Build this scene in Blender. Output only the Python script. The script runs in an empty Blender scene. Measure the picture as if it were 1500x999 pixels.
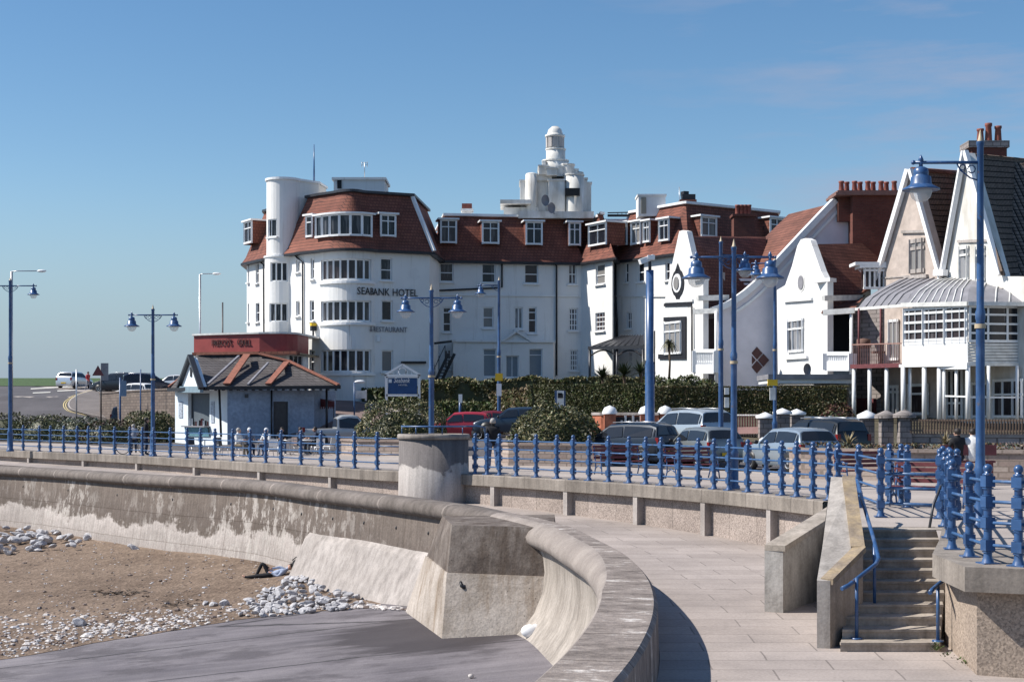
import bpy, bmesh, math, random
from mathutils import Vector, Matrix, noise
random.seed(7)
R = math.radians
C = bpy.context.scene.collection
scene = bpy.context.scene
# ---------------------------------------------------------------- camera, sky, sun
F, CX, HY, EYE = 2200.0, 750.0, 603.0, 2.1
cam = bpy.data.cameras.new('camera'); cam.lens = 36 * F / 1500; cam.sensor_width = 36
cam.shift_y = (HY - 499.5) / 1500; cam.clip_end = 20000; cam.clip_start = 0.1
co = bpy.data.objects.new('camera', cam); C.objects.link(co)
co.location = (0, 0, EYE); co.rotation_euler = (R(90), 0, 0); scene.camera = co
SUN = Vector((-0.71, -0.02, 0.70)).normalized()
el = math.asin(SUN.z); az = math.atan2(SUN.x, SUN.y)
wd = bpy.data.worlds.new('World'); scene.world = wd; wd.use_nodes = True
nt = wd.node_tree; nd = nt.nodes; lk = nt.links
bg = nd['Background']; sky = nd.new('ShaderNodeTexSky'); sky.sky_type = 'NISHITA'; sky.sun_disc = False
sky.sun_elevation = el; sky.sun_rotation = az; sky.air_density = 1.0; sky.dust_density = 0.25; sky.ozone_density = 2.2
tc = nd.new('ShaderNodeTexCoord'); mp = nd.new('ShaderNodeMapping'); mp.inputs['Scale'].default_value = (2.2, 2.2, 13)
mp.inputs['Rotation'].default_value = (0, R(7), 0)
ns = nd.new('ShaderNodeTexNoise'); ns.inputs['Scale'].default_value = 2.6; ns.inputs['Detail'].default_value = 7; ns.inputs['Roughness'].default_value = 0.6
cr = nd.new('ShaderNodeValToRGB'); cr.color_ramp.elements[0].position = 0.47; cr.color_ramp.elements[1].position = 0.78
sx = nd.new('ShaderNodeSeparateXYZ'); mr = nd.new('ShaderNodeMapRange'); mr.inputs[1].default_value = -0.02; mr.inputs[2].default_value = 0.28
mm = nd.new('ShaderNodeMath'); mm.operation = 'MULTIPLY'; m2 = nd.new('ShaderNodeMath'); m2.operation = 'MULTIPLY'; m2.inputs[1].default_value = 0.85
mx = nd.new('ShaderNodeMixRGB'); mx.inputs[2].default_value = (3.5, 3.7, 4.6, 1)
lk.new(tc.outputs['Generated'], mp.inputs[0]); lk.new(mp.outputs[0], ns.inputs['Vector']); lk.new(ns.outputs[0], cr.inputs[0])
lk.new(tc.outputs['Generated'], sx.inputs[0]); lk.new(sx.outputs[0], mr.inputs[0]); lk.new(mr.outputs[0], mm.inputs[0]); lk.new(cr.outputs[0], mm.inputs[1])
lk.new(mm.outputs[0], m2.inputs[0]); lk.new(m2.outputs[0], mx.inputs[0]); lk.new(sky.outputs[0], mx.inputs[1]); mh = nd.new('ShaderNodeMapRange'); mh.inputs[1].default_value = 0.0; mh.inputs[2].default_value = 0.16; mh.inputs[3].default_value = 0.9; mh.inputs[4].default_value = 0.0; mh.interpolation_type = 'SMOOTHSTEP'
mz = nd.new('ShaderNodeMixRGB'); mz.inputs[2].default_value = (2.75, 3.45, 4.3, 1); lk.new(sx.outputs[2], mh.inputs[0]); lk.new(mh.outputs[0], mz.inputs[0]); lk.new(mx.outputs[0], mz.inputs[1]); hs = nd.new('ShaderNodeHueSaturation'); hs.inputs['Saturation'].default_value = 1.22; hs.inputs['Value'].default_value = 0.90; lk.new(mz.outputs[0], hs.inputs['Color']); lk.new(hs.outputs[0], bg.inputs[0])
bg.inputs[1].default_value = 0.102
sl = bpy.data.lights.new('sun', 'SUN'); sl.energy = 4.9; sl.angle = R(0.5); sl.color = (1, 0.95, 0.87)
so = bpy.data.objects.new('sun', sl); C.objects.link(so); so.rotation_euler = SUN.to_track_quat('Z', 'Y').to_euler()
so.location = (-60, 0, 60)
vs = scene.view_settings; vs.view_transform = 'Standard'; vs.look = 'None'; vs.exposure = 0.42; vs.gamma = 1
scene.cycles.max_bounces = 5; scene.cycles.diffuse_bounces = 2; scene.cycles.glossy_bounces = 2
scene.cycles.transparent_max_bounces = 6; scene.cycles.transmission_bounces = 4

# ---------------------------------------------------------------- helpers
def W(px, py, Y): return Vector(((px - CX) * Y / F, Y, EYE - (py - HY) * Y / F))
def WD(px, py, d): return W(px, py, F * d / (py - HY))
def lerp(a, b, t): return a + (b - a) * t
def tab(t, x):
    if x <= t[0][0]: return t[0][1]
    for (a, va), (b, vb) in zip(t, t[1:]):
        if x <= b: return lerp(va, vb, (x - a) / (b - a))
    return t[-1][1]
BASE = {}
def setp(o, label=None, cat=None, group=None, kind=None):
    if label: o['label'] = label
    if cat: o['category'] = cat
    if group: o['group'] = group
    if kind: o['kind'] = kind
    return o
def thing(name, label, cat, loc=(0, 0, 0), group=None):
    o = bpy.data.objects.new(name, None); C.objects.link(o); o.location = loc; o.empty_display_size = 0.3
    BASE[o.name] = Vector(loc); return setp(o, label, cat, group)
def copy_tree(o, parent=None):
    c = o.copy(); C.objects.link(c); c.parent = parent
    for ch in list(o.children): copy_tree(ch, c)
    return c
class MB:
    def __init__(s): s.v = []; s.f = []; s.m = []; s.uv = []; s.sm = []
    def face(s, pts, m=0, uv=None, smooth=False):
        i = len(s.v); s.v += [tuple(p) for p in pts]; s.f.append(list(range(i, i + len(pts)))); s.m.append(m); s.uv.append(uv); s.sm.append(smooth)
    def grid(s, rows, m=0, uv=None, smooth=False, close=False):
        i0 = len(s.v); n = len(rows[0])
        for r in rows: s.v += [tuple(p) for p in r]
        for a in range(len(rows) - 1):
            for b in range(n if close else n - 1):
                b2 = (b + 1) % n
                s.f.append([i0 + a * n + b, i0 + a * n + b2, i0 + (a + 1) * n + b2, i0 + (a + 1) * n + b]); s.m.append(m); s.sm.append(smooth)
                s.uv.append([uv[a][b], uv[a][b2], uv[a + 1][b2], uv[a + 1][b]] if uv else None)
    def box(s, c, size, rz=0, m=0, bev=0):
        hx, hy, hz = size[0] / 2, size[1] / 2, size[2] / 2; cz, sz = math.cos(rz), math.sin(rz)
        def T(x, y, z): return (c[0] + x * cz - y * sz, c[1] + x * sz + y * cz, c[2] + z)
        P = [T(x, y, z) for z in (-hz, hz) for x, y in ((-hx, -hy), (hx, -hy), (hx, hy), (-hx, hy))]
        i = len(s.v); s.v += P
        for q in ((3, 2, 1, 0), (4, 5, 6, 7), (0, 1, 5, 4), (1, 2, 6, 5), (2, 3, 7, 6), (3, 0, 4, 7)):
            s.f.append([i + k for k in q]); s.m.append(m); s.uv.append(None); s.sm.append(False)
    def hexa(s, P, m=0):   # 8 corner points, bottom 4 then top 4
        i = len(s.v); s.v += [tuple(p) for p in P]
        for q in ((3, 2, 1, 0), (4, 5, 6, 7), (0, 1, 5, 4), (1, 2, 6, 5), (2, 3, 7, 6), (3, 0, 4, 7)):
            s.f.append([i + k for k in q]); s.m.append(m); s.uv.append(None); s.sm.append(False)
    def bar(s, A, B, w, h, m=0):   # rectangular bar between A and B
        A, B = Vector(A), Vector(B); d = (B - A).normalized(); up = Vector((0, 0, 1)) if abs(d.z) < 0.95 else Vector((0, 1, 0))
        x = d.cross(up).normalized() * w / 2; y = x.cross(d).normalized() * h / 2
        s.hexa([A - x - y, A + x - y, B + x - y, B - x - y, A - x + y, A + x + y, B + x + y, B - x + y], m)
    def tube(s, pts, r, n=8, m=0, cap=True, smooth=True):
        pts = [Vector(p) for p in pts]; rs = r if isinstance(r, (list, tuple)) else [r] * len(pts); rows = []
        for k, p in enumerate(pts):
            d = (pts[min(k + 1, len(pts) - 1)] - pts[max(k - 1, 0)]).normalized()
            up = Vector((0, 0, 1)) if abs(d.z) < 0.9 else Vector((1, 0, 0))
            x = d.cross(up).normalized(); y = x.cross(d)
            rows.append([p + (x * math.cos(a) + y * math.sin(a)) * rs[k] for a in [2 * math.pi * q / n for q in range(n)]])
        s.grid(rows, m, smooth=smooth, close=True)
        if cap: s.face(rows[0], m); s.face(rows[-1], m)
    def lathe(s, prof, c=(0, 0, 0), n=12, m=0, smooth=True, a0=0, a1=2 * math.pi):
        full = abs(a1 - a0 - 2 * math.pi) < 1e-4; k = n if full else n + 1
        rows = [[(c[0] + r * math.cos(a0 + (a1 - a0) * q / n), c[1] + r * math.sin(a0 + (a1 - a0) * q / n), c[2] + z) for q in range(k)] for r, z in prof]
        s.grid(rows, m, smooth=smooth, close=full)
    def ball(s, c, r, m=0, n=8, sq=(1, 1, 1)):
        rows = []
        for a in range(n // 2 + 1):
            t = math.pi * a / (n // 2)
            rows.append([(c[0] + sq[0] * r * max(math.sin(t), 1e-3) * math.cos(2 * math.pi * q / n), c[1] + sq[1] * r * max(math.sin(t), 1e-3) * math.sin(2 * math.pi * q / n), c[2] - sq[2] * r * math.cos(t)) for q in range(n)])
        s.grid(rows, m, smooth=True, close=True)
    def prism(s, poly, off, m=0, m2=None):   # poly = 3D points, extruded by off
        off = Vector(off); a = [Vector(p) for p in poly]; b = [p + off for p in a]
        s.face(a, m); s.face(list(reversed(b)), m if m2 is None else m2)
        for k in range(len(a)):
            j = (k + 1) % len(a); s.face([a[j], a[k], b[k], b[j]], m if m2 is None else m2)
    def build(s, name, mats, parent=None, loc=None, shade=None):
        if not isinstance(mats, (list, tuple)): mats = [mats]
        if parent is not None: b = BASE[parent.name]
        elif loc is not None: b = Vector(loc)
        else:
            xs = [v[0] for v in s.v]; ys = [v[1] for v in s.v]
            b = Vector(((min(xs) + max(xs)) / 2, (min(ys) + max(ys)) / 2, min(v[2] for v in s.v)))
        me = bpy.data.meshes.new(name); me.from_pydata([(v[0] - b.x, v[1] - b.y, v[2] - b.z) for v in s.v], [], s.f)
        for mt in mats: me.materials.append(mt)
        me.polygons.foreach_set('material_index', s.m); me.polygons.foreach_set('use_smooth', s.sm)
        if any(u is not None for u in s.uv):
            ul = me.uv_layers.new(name='UVMap'); k = 0
            for u, f in zip(s.uv, s.f):
                for q in range(len(f)):
                    if u is not None: ul.data[k].uv = u[q]
                    k += 1
        me.update()
        bm = bmesh.new(); bm.from_mesh(me); bmesh.ops.remove_doubles(bm, verts=bm.verts, dist=1e-4)
        if shade != 'keep': bmesh.ops.recalc_face_normals(bm, faces=bm.faces)
        bm.to_mesh(me); bm.free()
        o = bpy.data.objects.new(name, me); C.objects.link(o)
        if parent is not None: o.parent = parent
        else: o.location = b
        BASE[o.name] = b
        return o
def text_mesh(txt, size=1.0, ext=0.02, shear=0.0):
    cu = bpy.data.curves.new('t', 'FONT'); cu.body = txt; cu.size = size; cu.extrude = ext; cu.resolution_u = 2; cu.shear = shear
    o = bpy.data.objects.new('t', cu); C.objects.link(o)
    me = bpy.data.meshes.new_from_object(o); v = [tuple(p.co) for p in me.vertices]; f = [list(p.vertices) for p in me.polygons]
    bpy.data.objects.remove(o); bpy.data.meshes.remove(me); bpy.data.curves.remove(cu)
    return v, f
def put_text(mb, txt, fit, fn, m=0, bold=0.0, shear=0.0):
    """fit=(width,height); fn(x,z,out)->3D point"""
    v, f = text_mesh(txt, 1, 0.02, shear); xs = [p[0] for p in v]; ys = [p[1] for p in v]
    sx_ = fit[0] / (max(xs) - min(xs)); sy_ = fit[1] / (max(ys) - min(ys)); i = len(mb.v)
    for p in v: mb.v.append(tuple(fn((p[0] - min(xs)) * sx_, (p[1] - min(ys)) * sy_, p[2] + 0.02)))
    for q in f: mb.f.append([i + k for k in q]); mb.m.append(m); mb.uv.append(None); mb.sm.append(False)

# ---------------------------------------------------------------- materials
def _base(name, rough=0.7, metal=0.0, spec=0.4):
    m = bpy.data.materials.new(name); m.use_nodes = True; n = m.node_tree.nodes; b = n['Principled BSDF']
    b.inputs['Roughness'].default_value = rough; b.inputs['Metallic'].default_value = metal
    b.inputs['Specular IOR Level'].default_value = spec
    return m, m.node_tree, b
def N(t, ty, **kw):
    n = t.nodes.new(ty)
    for k, v in kw.items():
        if k.startswith('i_'): n.inputs[k[2:].replace('_', ' ')].default_value = v
        else: setattr(n, k, v)
    return n
def rgba(c): return (c[0], c[1], c[2], 1)
def ramp(t, src, stops):
    r = N(t, 'ShaderNodeValToRGB'); e = r.color_ramp.elements
    while len(e) < len(stops): e.new(0.5)
    for k, (p, c) in enumerate(stops):
        e[k].position = p; e[k].color = rgba(c) if not isinstance(c, (int, float)) else (c, c, c, 1)
    t.links.new(src, r.inputs[0]); return r.outputs[0]
def noise_n(t, scale, detail=5, vec=None, rough=0.6, stretch=None, dist=0):
    n = N(t, 'ShaderNodeTexNoise', i_Scale=scale, i_Detail=detail, i_Roughness=rough, i_Distortion=dist)
    if vec is None: vec = N(t, 'ShaderNodeTexCoord').outputs['Object']
    if stretch:
        mp = N(t, 'ShaderNodeMapping'); mp.inputs['Scale'].default_value = stretch; t.links.new(vec, mp.inputs[0]); vec = mp.outputs[0]
    t.links.new(vec, n.inputs['Vector']); return n.outputs[0]
def mixc(t, fac, a, b, mode='MIX'):
    n = N(t, 'ShaderNodeMixRGB', blend_type=mode)
    for k, v in ((0, fac), (1, a), (2, b)):
        if isinstance(v, (int, float)): n.inputs[k].default_value = v
        elif isinstance(v, tuple): n.inputs[k].default_value = rgba(v)
        else: t.links.new(v, n.inputs[k])
    return n.outputs[0]
def bump(t, b, src, strength=0.3, dist=0.02):
    n = N(t, 'ShaderNodeBump', i_Strength=strength, i_Distance=dist); t.links.new(src, n.inputs['Height']); t.links.new(n.outputs[0], b.inputs['Normal'])
def mat(name, col, rough=0.7, var=0.15, scale=3, metal=0.0, bmp=0.0, spec=0.4, col2=None, stretch=None, fine=None):
    m, t, b = _base(name, rough, metal, spec)
    c2 = col2 or tuple(c * (1 - var) for c in col); c1 = tuple(min(1, c * (1 + var * 0.4)) for c in col) if not col2 else col
    n = noise_n(t, scale, 6, stretch=stretch)
    o = ramp(t, n, [(0.32, c2), (0.66, c1)])
    if fine:
        f = noise_n(t, fine, 3); o = mixc(t, 1.0, o, ramp(t, f, [(0.3, 0.72), (0.65, 1.0)]), 'MULTIPLY')
    t.links.new(o, b.inputs['Base Color'])
    if bmp: bump(t, b, noise_n(t, scale * 8, 4), bmp)
    return m
M = {}
def whitewall(name, c):
    m, t, b = _base(name, 0.78, 0, 0.3); o = ramp(t, noise_n(t, 0.35, 6), [(0.3, tuple(x * .9 for x in c)), (0.65, c)])
    st_ = noise_n(t, 1.5, 6, rough=.7, stretch=(1.6, 1.6, .12)); o = mixc(t, ramp(t, st_, [(0.56, 0.0), (0.72, 0.5)]), o, (0.42, 0.38, 0.33))
    o = mixc(t, ramp(t, noise_n(t, 2.3, 5, stretch=(2, 2, .07)), [(0.66, 0.0), (0.74, 0.5)]), o, (0.36, 0.25, 0.17)); o = mixc(t, ramp(t, noise_n(t, 0.5, 3), [(0.60, 0.0), (0.615, 0.12)]), o, (0.5, 0.5, 0.5))
    t.links.new(o, b.inputs['Base Color']); bump(t, b, noise_n(t, 6, 4), .12); return m
M['white'] = whitewall('white_render', (0.80, 0.79, 0.77))
M['white_old'] = mat('weathered_white_render', (0.78, 0.77, 0.74), 0.8, 0.0, 1.6, col2=(0.50, 0.47, 0.42), bmp=0.1, stretch=(1, 1, 0.3))
M['white_shaded'] = mat('shade_tinted_white_render', (0.74, 0.70, 0.74), 0.8, 0.12, 0.8, bmp=0.25)  # white render with the party wall's lavender shade put into its colour
M['trim'] = mat('white_paint', (0.82, 0.82, 0.82), 0.4, 0.06, 4)
M['trimdirty'] = mat('old_white_paint', (0.72, 0.71, 0.68), 0.5, 0.25, 3)
M['beige'] = mat('beige_stone_render', (0.50, 0.42, 0.37), 0.85, 0.22, 2, bmp=0.2)
M['black'] = mat('black_paint', (0.02, 0.02, 0.025), 0.45, 0.2, 5)
M['dark'] = mat('dark_interior', (0.015, 0.015, 0.018), 0.7, 0.2, 2)
M['lead'] = mat('lead_roof', (0.26, 0.255, 0.275), 0.55, 0.25, 1.5, metal=0.1)
M['darkmetal'] = mat('dark_metal', (0.05, 0.052, 0.06), 0.4, 0.2, 4, metal=0.3)
_b = mat('blue_gloss_paint', (0.036, 0.093, 0.225), 0.32, 0.25, 5, spec=0.55)
_bl = mat('weathered_blue_paint', (0.05, 0.12, 0.26), 0.36, 0.35, 9, spec=0.5)
def rusty(m):
    t = m.node_tree; b = t.nodes['Principled BSDF']; src = b.inputs['Base Color'].links[0].from_socket
    o = mixc(t, ramp(t, noise_n(t, 7, 7, rough=.75), [(0.62, 0.0), (0.66, 0.8)]), src, (0.12, 0.075, 0.05)); o = mixc(t, ramp(t, noise_n(t, 5, 5, stretch=(1, 1, .3)), [(0.55, 0.0), (0.75, 0.35)]), o, (0.3, 0.34, 0.4)); t.links.new(o, b.inputs['Base Color']); return m
M['blue'] = rusty(_b); M['bluel'] = rusty(_bl)
M['gold'] = mat('pale_finial', (0.50, 0.40, 0.27), 0.45, 0.3, 4)
M['silver'] = mat('galvanised_steel', (0.5, 0.51, 0.53), 0.35, 0.15, 6, metal=0.7)
M['red'] = mat('red_fascia', (0.30, 0.055, 0.05), 0.55, 0.2, 1.2)
M['rubber'] = mat('tyre_rubber', (0.02, 0.02, 0.02), 0.85, 0.2, 20)
M['rim'] = mat('alloy_rim', (0.55, 0.56, 0.58), 0.3, 0.1, 5, metal=0.8)
M['yellow'] = mat('yellow_plate', (0.75, 0.48, 0.03), 0.5, 0.1, 5)
M['bark'] = mat('bark', (0.12, 0.085, 0.06), 0.9, 0.4, 12, bmp=0.4)
M['pot'] = mat('terracotta', (0.24, 0.075, 0.055), 0.7, 0.3, 5)
M['maroon'] = mat('maroon_slats', (0.16, 0.045, 0.05), 0.6, 0.3, 6)
M['skin'] = mat('skin', (0.52, 0.31, 0.23), 0.55, 0.08, 8)
M['hair'] = mat('dark_hair', (0.03, 0.022, 0.018), 0.6, 0.3, 30)
M['hairgrey'] = mat('grey_hair', (0.35, 0.33, 0.31), 0.6, 0.3, 30)
M['slate'] = mat('slate', (0.075, 0.08, 0.095), 0.6, 0.3, 4)
M['orange'] = mat('orange_brick', (0.45, 0.15, 0.08), 0.8, 0.3, 3)
M['blind'] = mat('grey_blind', (0.10, 0.12, 0.14), 0.6, 0.1, 3)
def cloth(name, c): return mat(name, c, 0.85, 0.2, 14)
def brick(name, c1, c2, mortar, scale=1.0, rough=0.85, uv='Object', rot=None, bw=0.5, bh=0.25, ms=0.02, bmp=0.3, var=0.25):
    m, t, b = _base(name, rough); tcn = N(t, 'ShaderNodeTexCoord'); vec = tcn.outputs[uv]
    if uv == 'Object':   # use (x+y, z)
        sp = N(t, 'ShaderNodeSeparateXYZ'); t.links.new(vec, sp.inputs[0]); ad = N(t, 'ShaderNodeMath', operation='ADD')
        t.links.new(sp.outputs[0], ad.inputs[0]); t.links.new(sp.outputs[1], ad.inputs[1]); cb = N(t, 'ShaderNodeCombineXYZ')
        t.links.new(ad.outputs[0], cb.inputs[0]); t.links.new(sp.outputs[2], cb.inputs[1]); vec2 = cb.outputs[0]
    else: vec2 = vec
    br = N(t, 'ShaderNodeTexBrick', i_Scale=scale, i_Brick_Width=bw, i_Row_Height=bh, i_Mortar_Size=ms)
    br.inputs['Color1'].default_value = rgba(c1); br.inputs['Color2'].default_value = rgba(c2); br.inputs['Mortar'].default_value = rgba(mortar)
    t.links.new(vec2, br.inputs['Vector'])
    o = mixc(t, 1.0, br.outputs[0], ramp(t, noise_n(t, 0.9, 6, vec), [(0.3, 1 - var), (0.7, 1.0)]), 'MULTIPLY')
    o = mixc(t, 1.0, o, ramp(t, noise_n(t, 14, 3, vec), [(0.3, 0.8), (0.7, 1.0)]), 'MULTIPLY')
    t.links.new(o, b.inputs['Base Color']); bump(t, b, br.outputs[1], -bmp); return m
M['tile'] = brick('red_roof_tiles', (0.31, 0.112, 0.075), (0.235, 0.08, 0.055), (0.12, 0.045, 0.034), 1, bw=0.3, bh=0.22, ms=0.022, var=0.4)
M['tilebrown'] = brick('brown_roof_tiles', (0.31, 0.125, 0.085), (0.225, 0.09, 0.062), (0.11, 0.045, 0.035), 1, bw=0.3, bh=0.2, ms=0.02, var=0.45)
M['slatetile'] = brick('slate_roof', (0.135, 0.122, 0.122), (0.10, 0.088, 0.09), (0.045, 0.04, 0.04), 1, bw=0.3, bh=0.16, ms=0.02, var=0.3)
M['brick'] = brick('red_brick', (0.20, 0.06, 0.045), (0.15, 0.045, 0.035), (0.13, 0.08, 0.06), 1, bw=0.24, bh=0.09, ms=0.01)
M['stone'] = brick('grey_stone_blocks', (0.42, 0.37, 0.35), (0.30, 0.26, 0.25), (0.17, 0.15, 0.14), 1, bw=0.42, bh=0.22, ms=0.02, bmp=0.8, var=0.35)
M['planter'] = brick('pinkish_stone_blocks', (0.52, 0.43, 0.37), (0.38, 0.29, 0.25), (0.30, 0.24, 0.2), 1, bw=0.4, bh=0.17, ms=0.02, bmp=0.6, var=0.3)
M['retain'] = brick('brown_stone_wall', (0.23, 0.18, 0.15), (0.16, 0.12, 0.1), (0.10, 0.08, 0.07), 1, bw=0.4, bh=0.2, ms=0.02, bmp=0.6)
def pantile():
    m, t, b = _base('dark_pantiles', 0.95, 0, 0.1); g = N(t, 'ShaderNodeTexCoord').outputs['UV']
    br = N(t, 'ShaderNodeTexBrick', i_Scale=1.0, i_Brick_Width=0.27, i_Row_Height=0.30, i_Mortar_Size=0.03, offset=0.0)
    br.inputs['Color1'].default_value = (0.27, 0.20, 0.16, 1); br.inputs['Color2'].default_value = (0.2, 0.15, 0.12, 1); br.inputs['Mortar'].default_value = (0.02, 0.016, 0.014, 1)
    t.links.new(g, br.inputs[0]); t.links.new(br.outputs[0], b.inputs['Base Color'])
    wv = N(t, 'ShaderNodeTexWave', i_Scale=1.17); wv.bands_direction = 'X'; t.links.new(g, wv.inputs[0]); bump(t, b, wv.outputs[1], 1.0, 0.06); return m
M['pantile'] = pantile()
def glass(name, dark, light, thr=0.55, sc=1.3):
    m, t, b = _base(name, 0.12, 0, 0.35)
    n = noise_n(t, sc, 2, stretch=(2.6, 2.6, 0.35)); o = ramp(t, n, [(thr - 0.03, dark), (thr + 0.04, light)])
    oi = N(t, 'ShaderNodeObjectInfo').outputs['Random']; o = mixc(t, ramp(t, oi, [(0.80, 0.0), (0.82, 0.8)]), o, (0.26, 0.25, 0.24)); o = mixc(t, ramp(t, oi, [(0.0, 0.45), (0.35, 0.0)]), o, (0.10, 0.055, 0.05)); t.links.new(o, b.inputs['Base Color']); return m
M['glass'] = glass('window_glass', (0.015, 0.017, 0.024), (0.09, 0.09, 0.10), 0.6)
M['glasslight'] = glass('curtained_glass', (0.05, 0.055, 0.065), (0.26, 0.26, 0.27), 0.47)
M['carglass'] = mat('car_glass', (0.018, 0.021, 0.026), 0.05, 0.2, 2, spec=0.7)
def lampglass():
    m, t, b = _base('clear_lamp_glass', 0.08, 0, 0.6); b.inputs['Base Color'].default_value = (0.85, 0.86, 0.85, 1); b.inputs['Alpha'].default_value = 0.42; return m
M['lampglass'] = lampglass()
def concrete(name, light, dark, sc=0.6, v=None, rough=0.9, streak=True, bmp=0.35, joints=None, grit=0.0):
    m, t, b = _base(name, rough, 0, 0.25)
    n1 = noise_n(t, sc, 9, rough=0.68); o = ramp(t, n1, [(0.34, dark), (0.62, light)])
    if streak: o = mixc(t, 1.0, o, ramp(t, noise_n(t, 2.2, 5, stretch=(2, 2, 0.18)), [(0.30, 0.66), (0.6, 1.0)]), 'MULTIPLY')
    o = mixc(t, ramp(t, noise_n(t, 0.55, 9, rough=.75), [(0.58, 0.0), (0.70, 0.45)]), o, tuple(x * .62 for x in dark)); fine = noise_n(t, 22, 4); o = mixc(t, 1.0, o, ramp(t, fine, [(0.3, 0.78), (0.62, 1.0)]), 'MULTIPLY')
    if grit:
        vo = N(t, 'ShaderNodeTexVoronoi', i_Scale=40.0); t.links.new(N(t, 'ShaderNodeTexCoord').outputs['Object'], vo.inputs['Vector'])
        o = mixc(t, grit, o, ramp(t, vo.outputs['Color'], [(0.15, 0.45), (0.8, 1.5)]), 'MULTIPLY')
    if joints:
        uvn = N(t, 'ShaderNodeTexCoord').outputs['UV']; br = N(t, 'ShaderNodeTexBrick', i_Scale=1.0, i_Brick_Width=joints[0], i_Row_Height=joints[1], i_Mortar_Size=joints[2], offset=joints[3])
        br.inputs['Color1'].default_value = (1, 1, 1, 1); br.inputs['Color2'].default_value = (0.84, 0.835, 0.83, 1); br.inputs['Mortar'].default_value = (joints[4],) * 3 + (1,)
        nz = N(t, 'ShaderNodeTexNoise', i_Scale=0.8); t.links.new(uvn, nz.inputs['Vector']); uv2 = mixc(t, 0.06, uvn, nz.outputs['Color'], 'ADD')
        t.links.new(uv2, br.inputs['Vector']); o = mixc(t, 1.0, o, br.outputs[0], 'MULTIPLY')
    t.links.new(o, b.inputs['Base Color']); bump(t, b, noise_n(t, 9, 8), bmp, 0.03); return m
M['conc'] = concrete('weathered_concrete', (0.40, 0.36, 0.325), (0.25, 0.22, 0.195))
M['concl'] = concrete('pale_concrete', (0.50, 0.45, 0.42), (0.36, 0.32, 0.295))
M['coping'] = concrete('coping_concrete', (0.36, 0.315, 0.275), (0.22, 0.19, 0.165), joints=(1.1, 50, 0.012, 0, 0.45))
M['roll'] = concrete('rounded_coping_concrete', (0.25, 0.215, 0.195), (0.165, 0.14, 0.125), joints=(4.2, 50, 0.05, 0, 1.55))
M['aggr'] = concrete('pink_aggregate_panels', (0.42, 0.35, 0.31), (0.32, 0.265, 0.235), joints=(1.35, 50, 0.012, 0, 0.5), grit=0.6, streak=False)
M['paving'] = concrete('prom_paving', (0.47, 0.405, 0.37), (0.33, 0.285, 0.262), sc=0.3, streak=False, joints=(1.7, 0.85, 0.014, 0.5, 0.55), bmp=0.15)
M['upave'] = concrete('upper_prom_concrete', (0.44, 0.385, 0.35), (0.31, 0.27, 0.245), sc=0.25, streak=False, bmp=0.12)
M['step'] = concrete('stair_concrete', (0.50, 0.435, 0.375), (0.33, 0.285, 0.24), sc=1.2)
M['asphalt'] = mat('asphalt', (0.115, 0.105, 0.11), 0.9, 0.3, 0.3, fine=18, bmp=0.2)
M['drive'] = mat('brown_driveway', (0.23, 0.165, 0.15), 0.9, 0.25, 0.4, fine=15)
M['path'] = mat('footway', (0.19, 0.165, 0.155), 0.9, 0.2, 0.5, fine=15)
M['paint'] = mat('road_paint', (0.65, 0.62, 0.56), 0.7, 0.3, 5)
M['ypaint'] = mat('yellow_road_paint', (0.62, 0.50, 0.25), 0.7, 0.3, 5)
M['grass'] = mat('grass', (0.07, 0.12, 0.035), 0.9, 0.35, 2, fine=20)
M['soil'] = mat('garden_soil', (0.10, 0.085, 0.055), 0.95, 0.4, 1, fine=10)
M['slip'] = None
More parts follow.
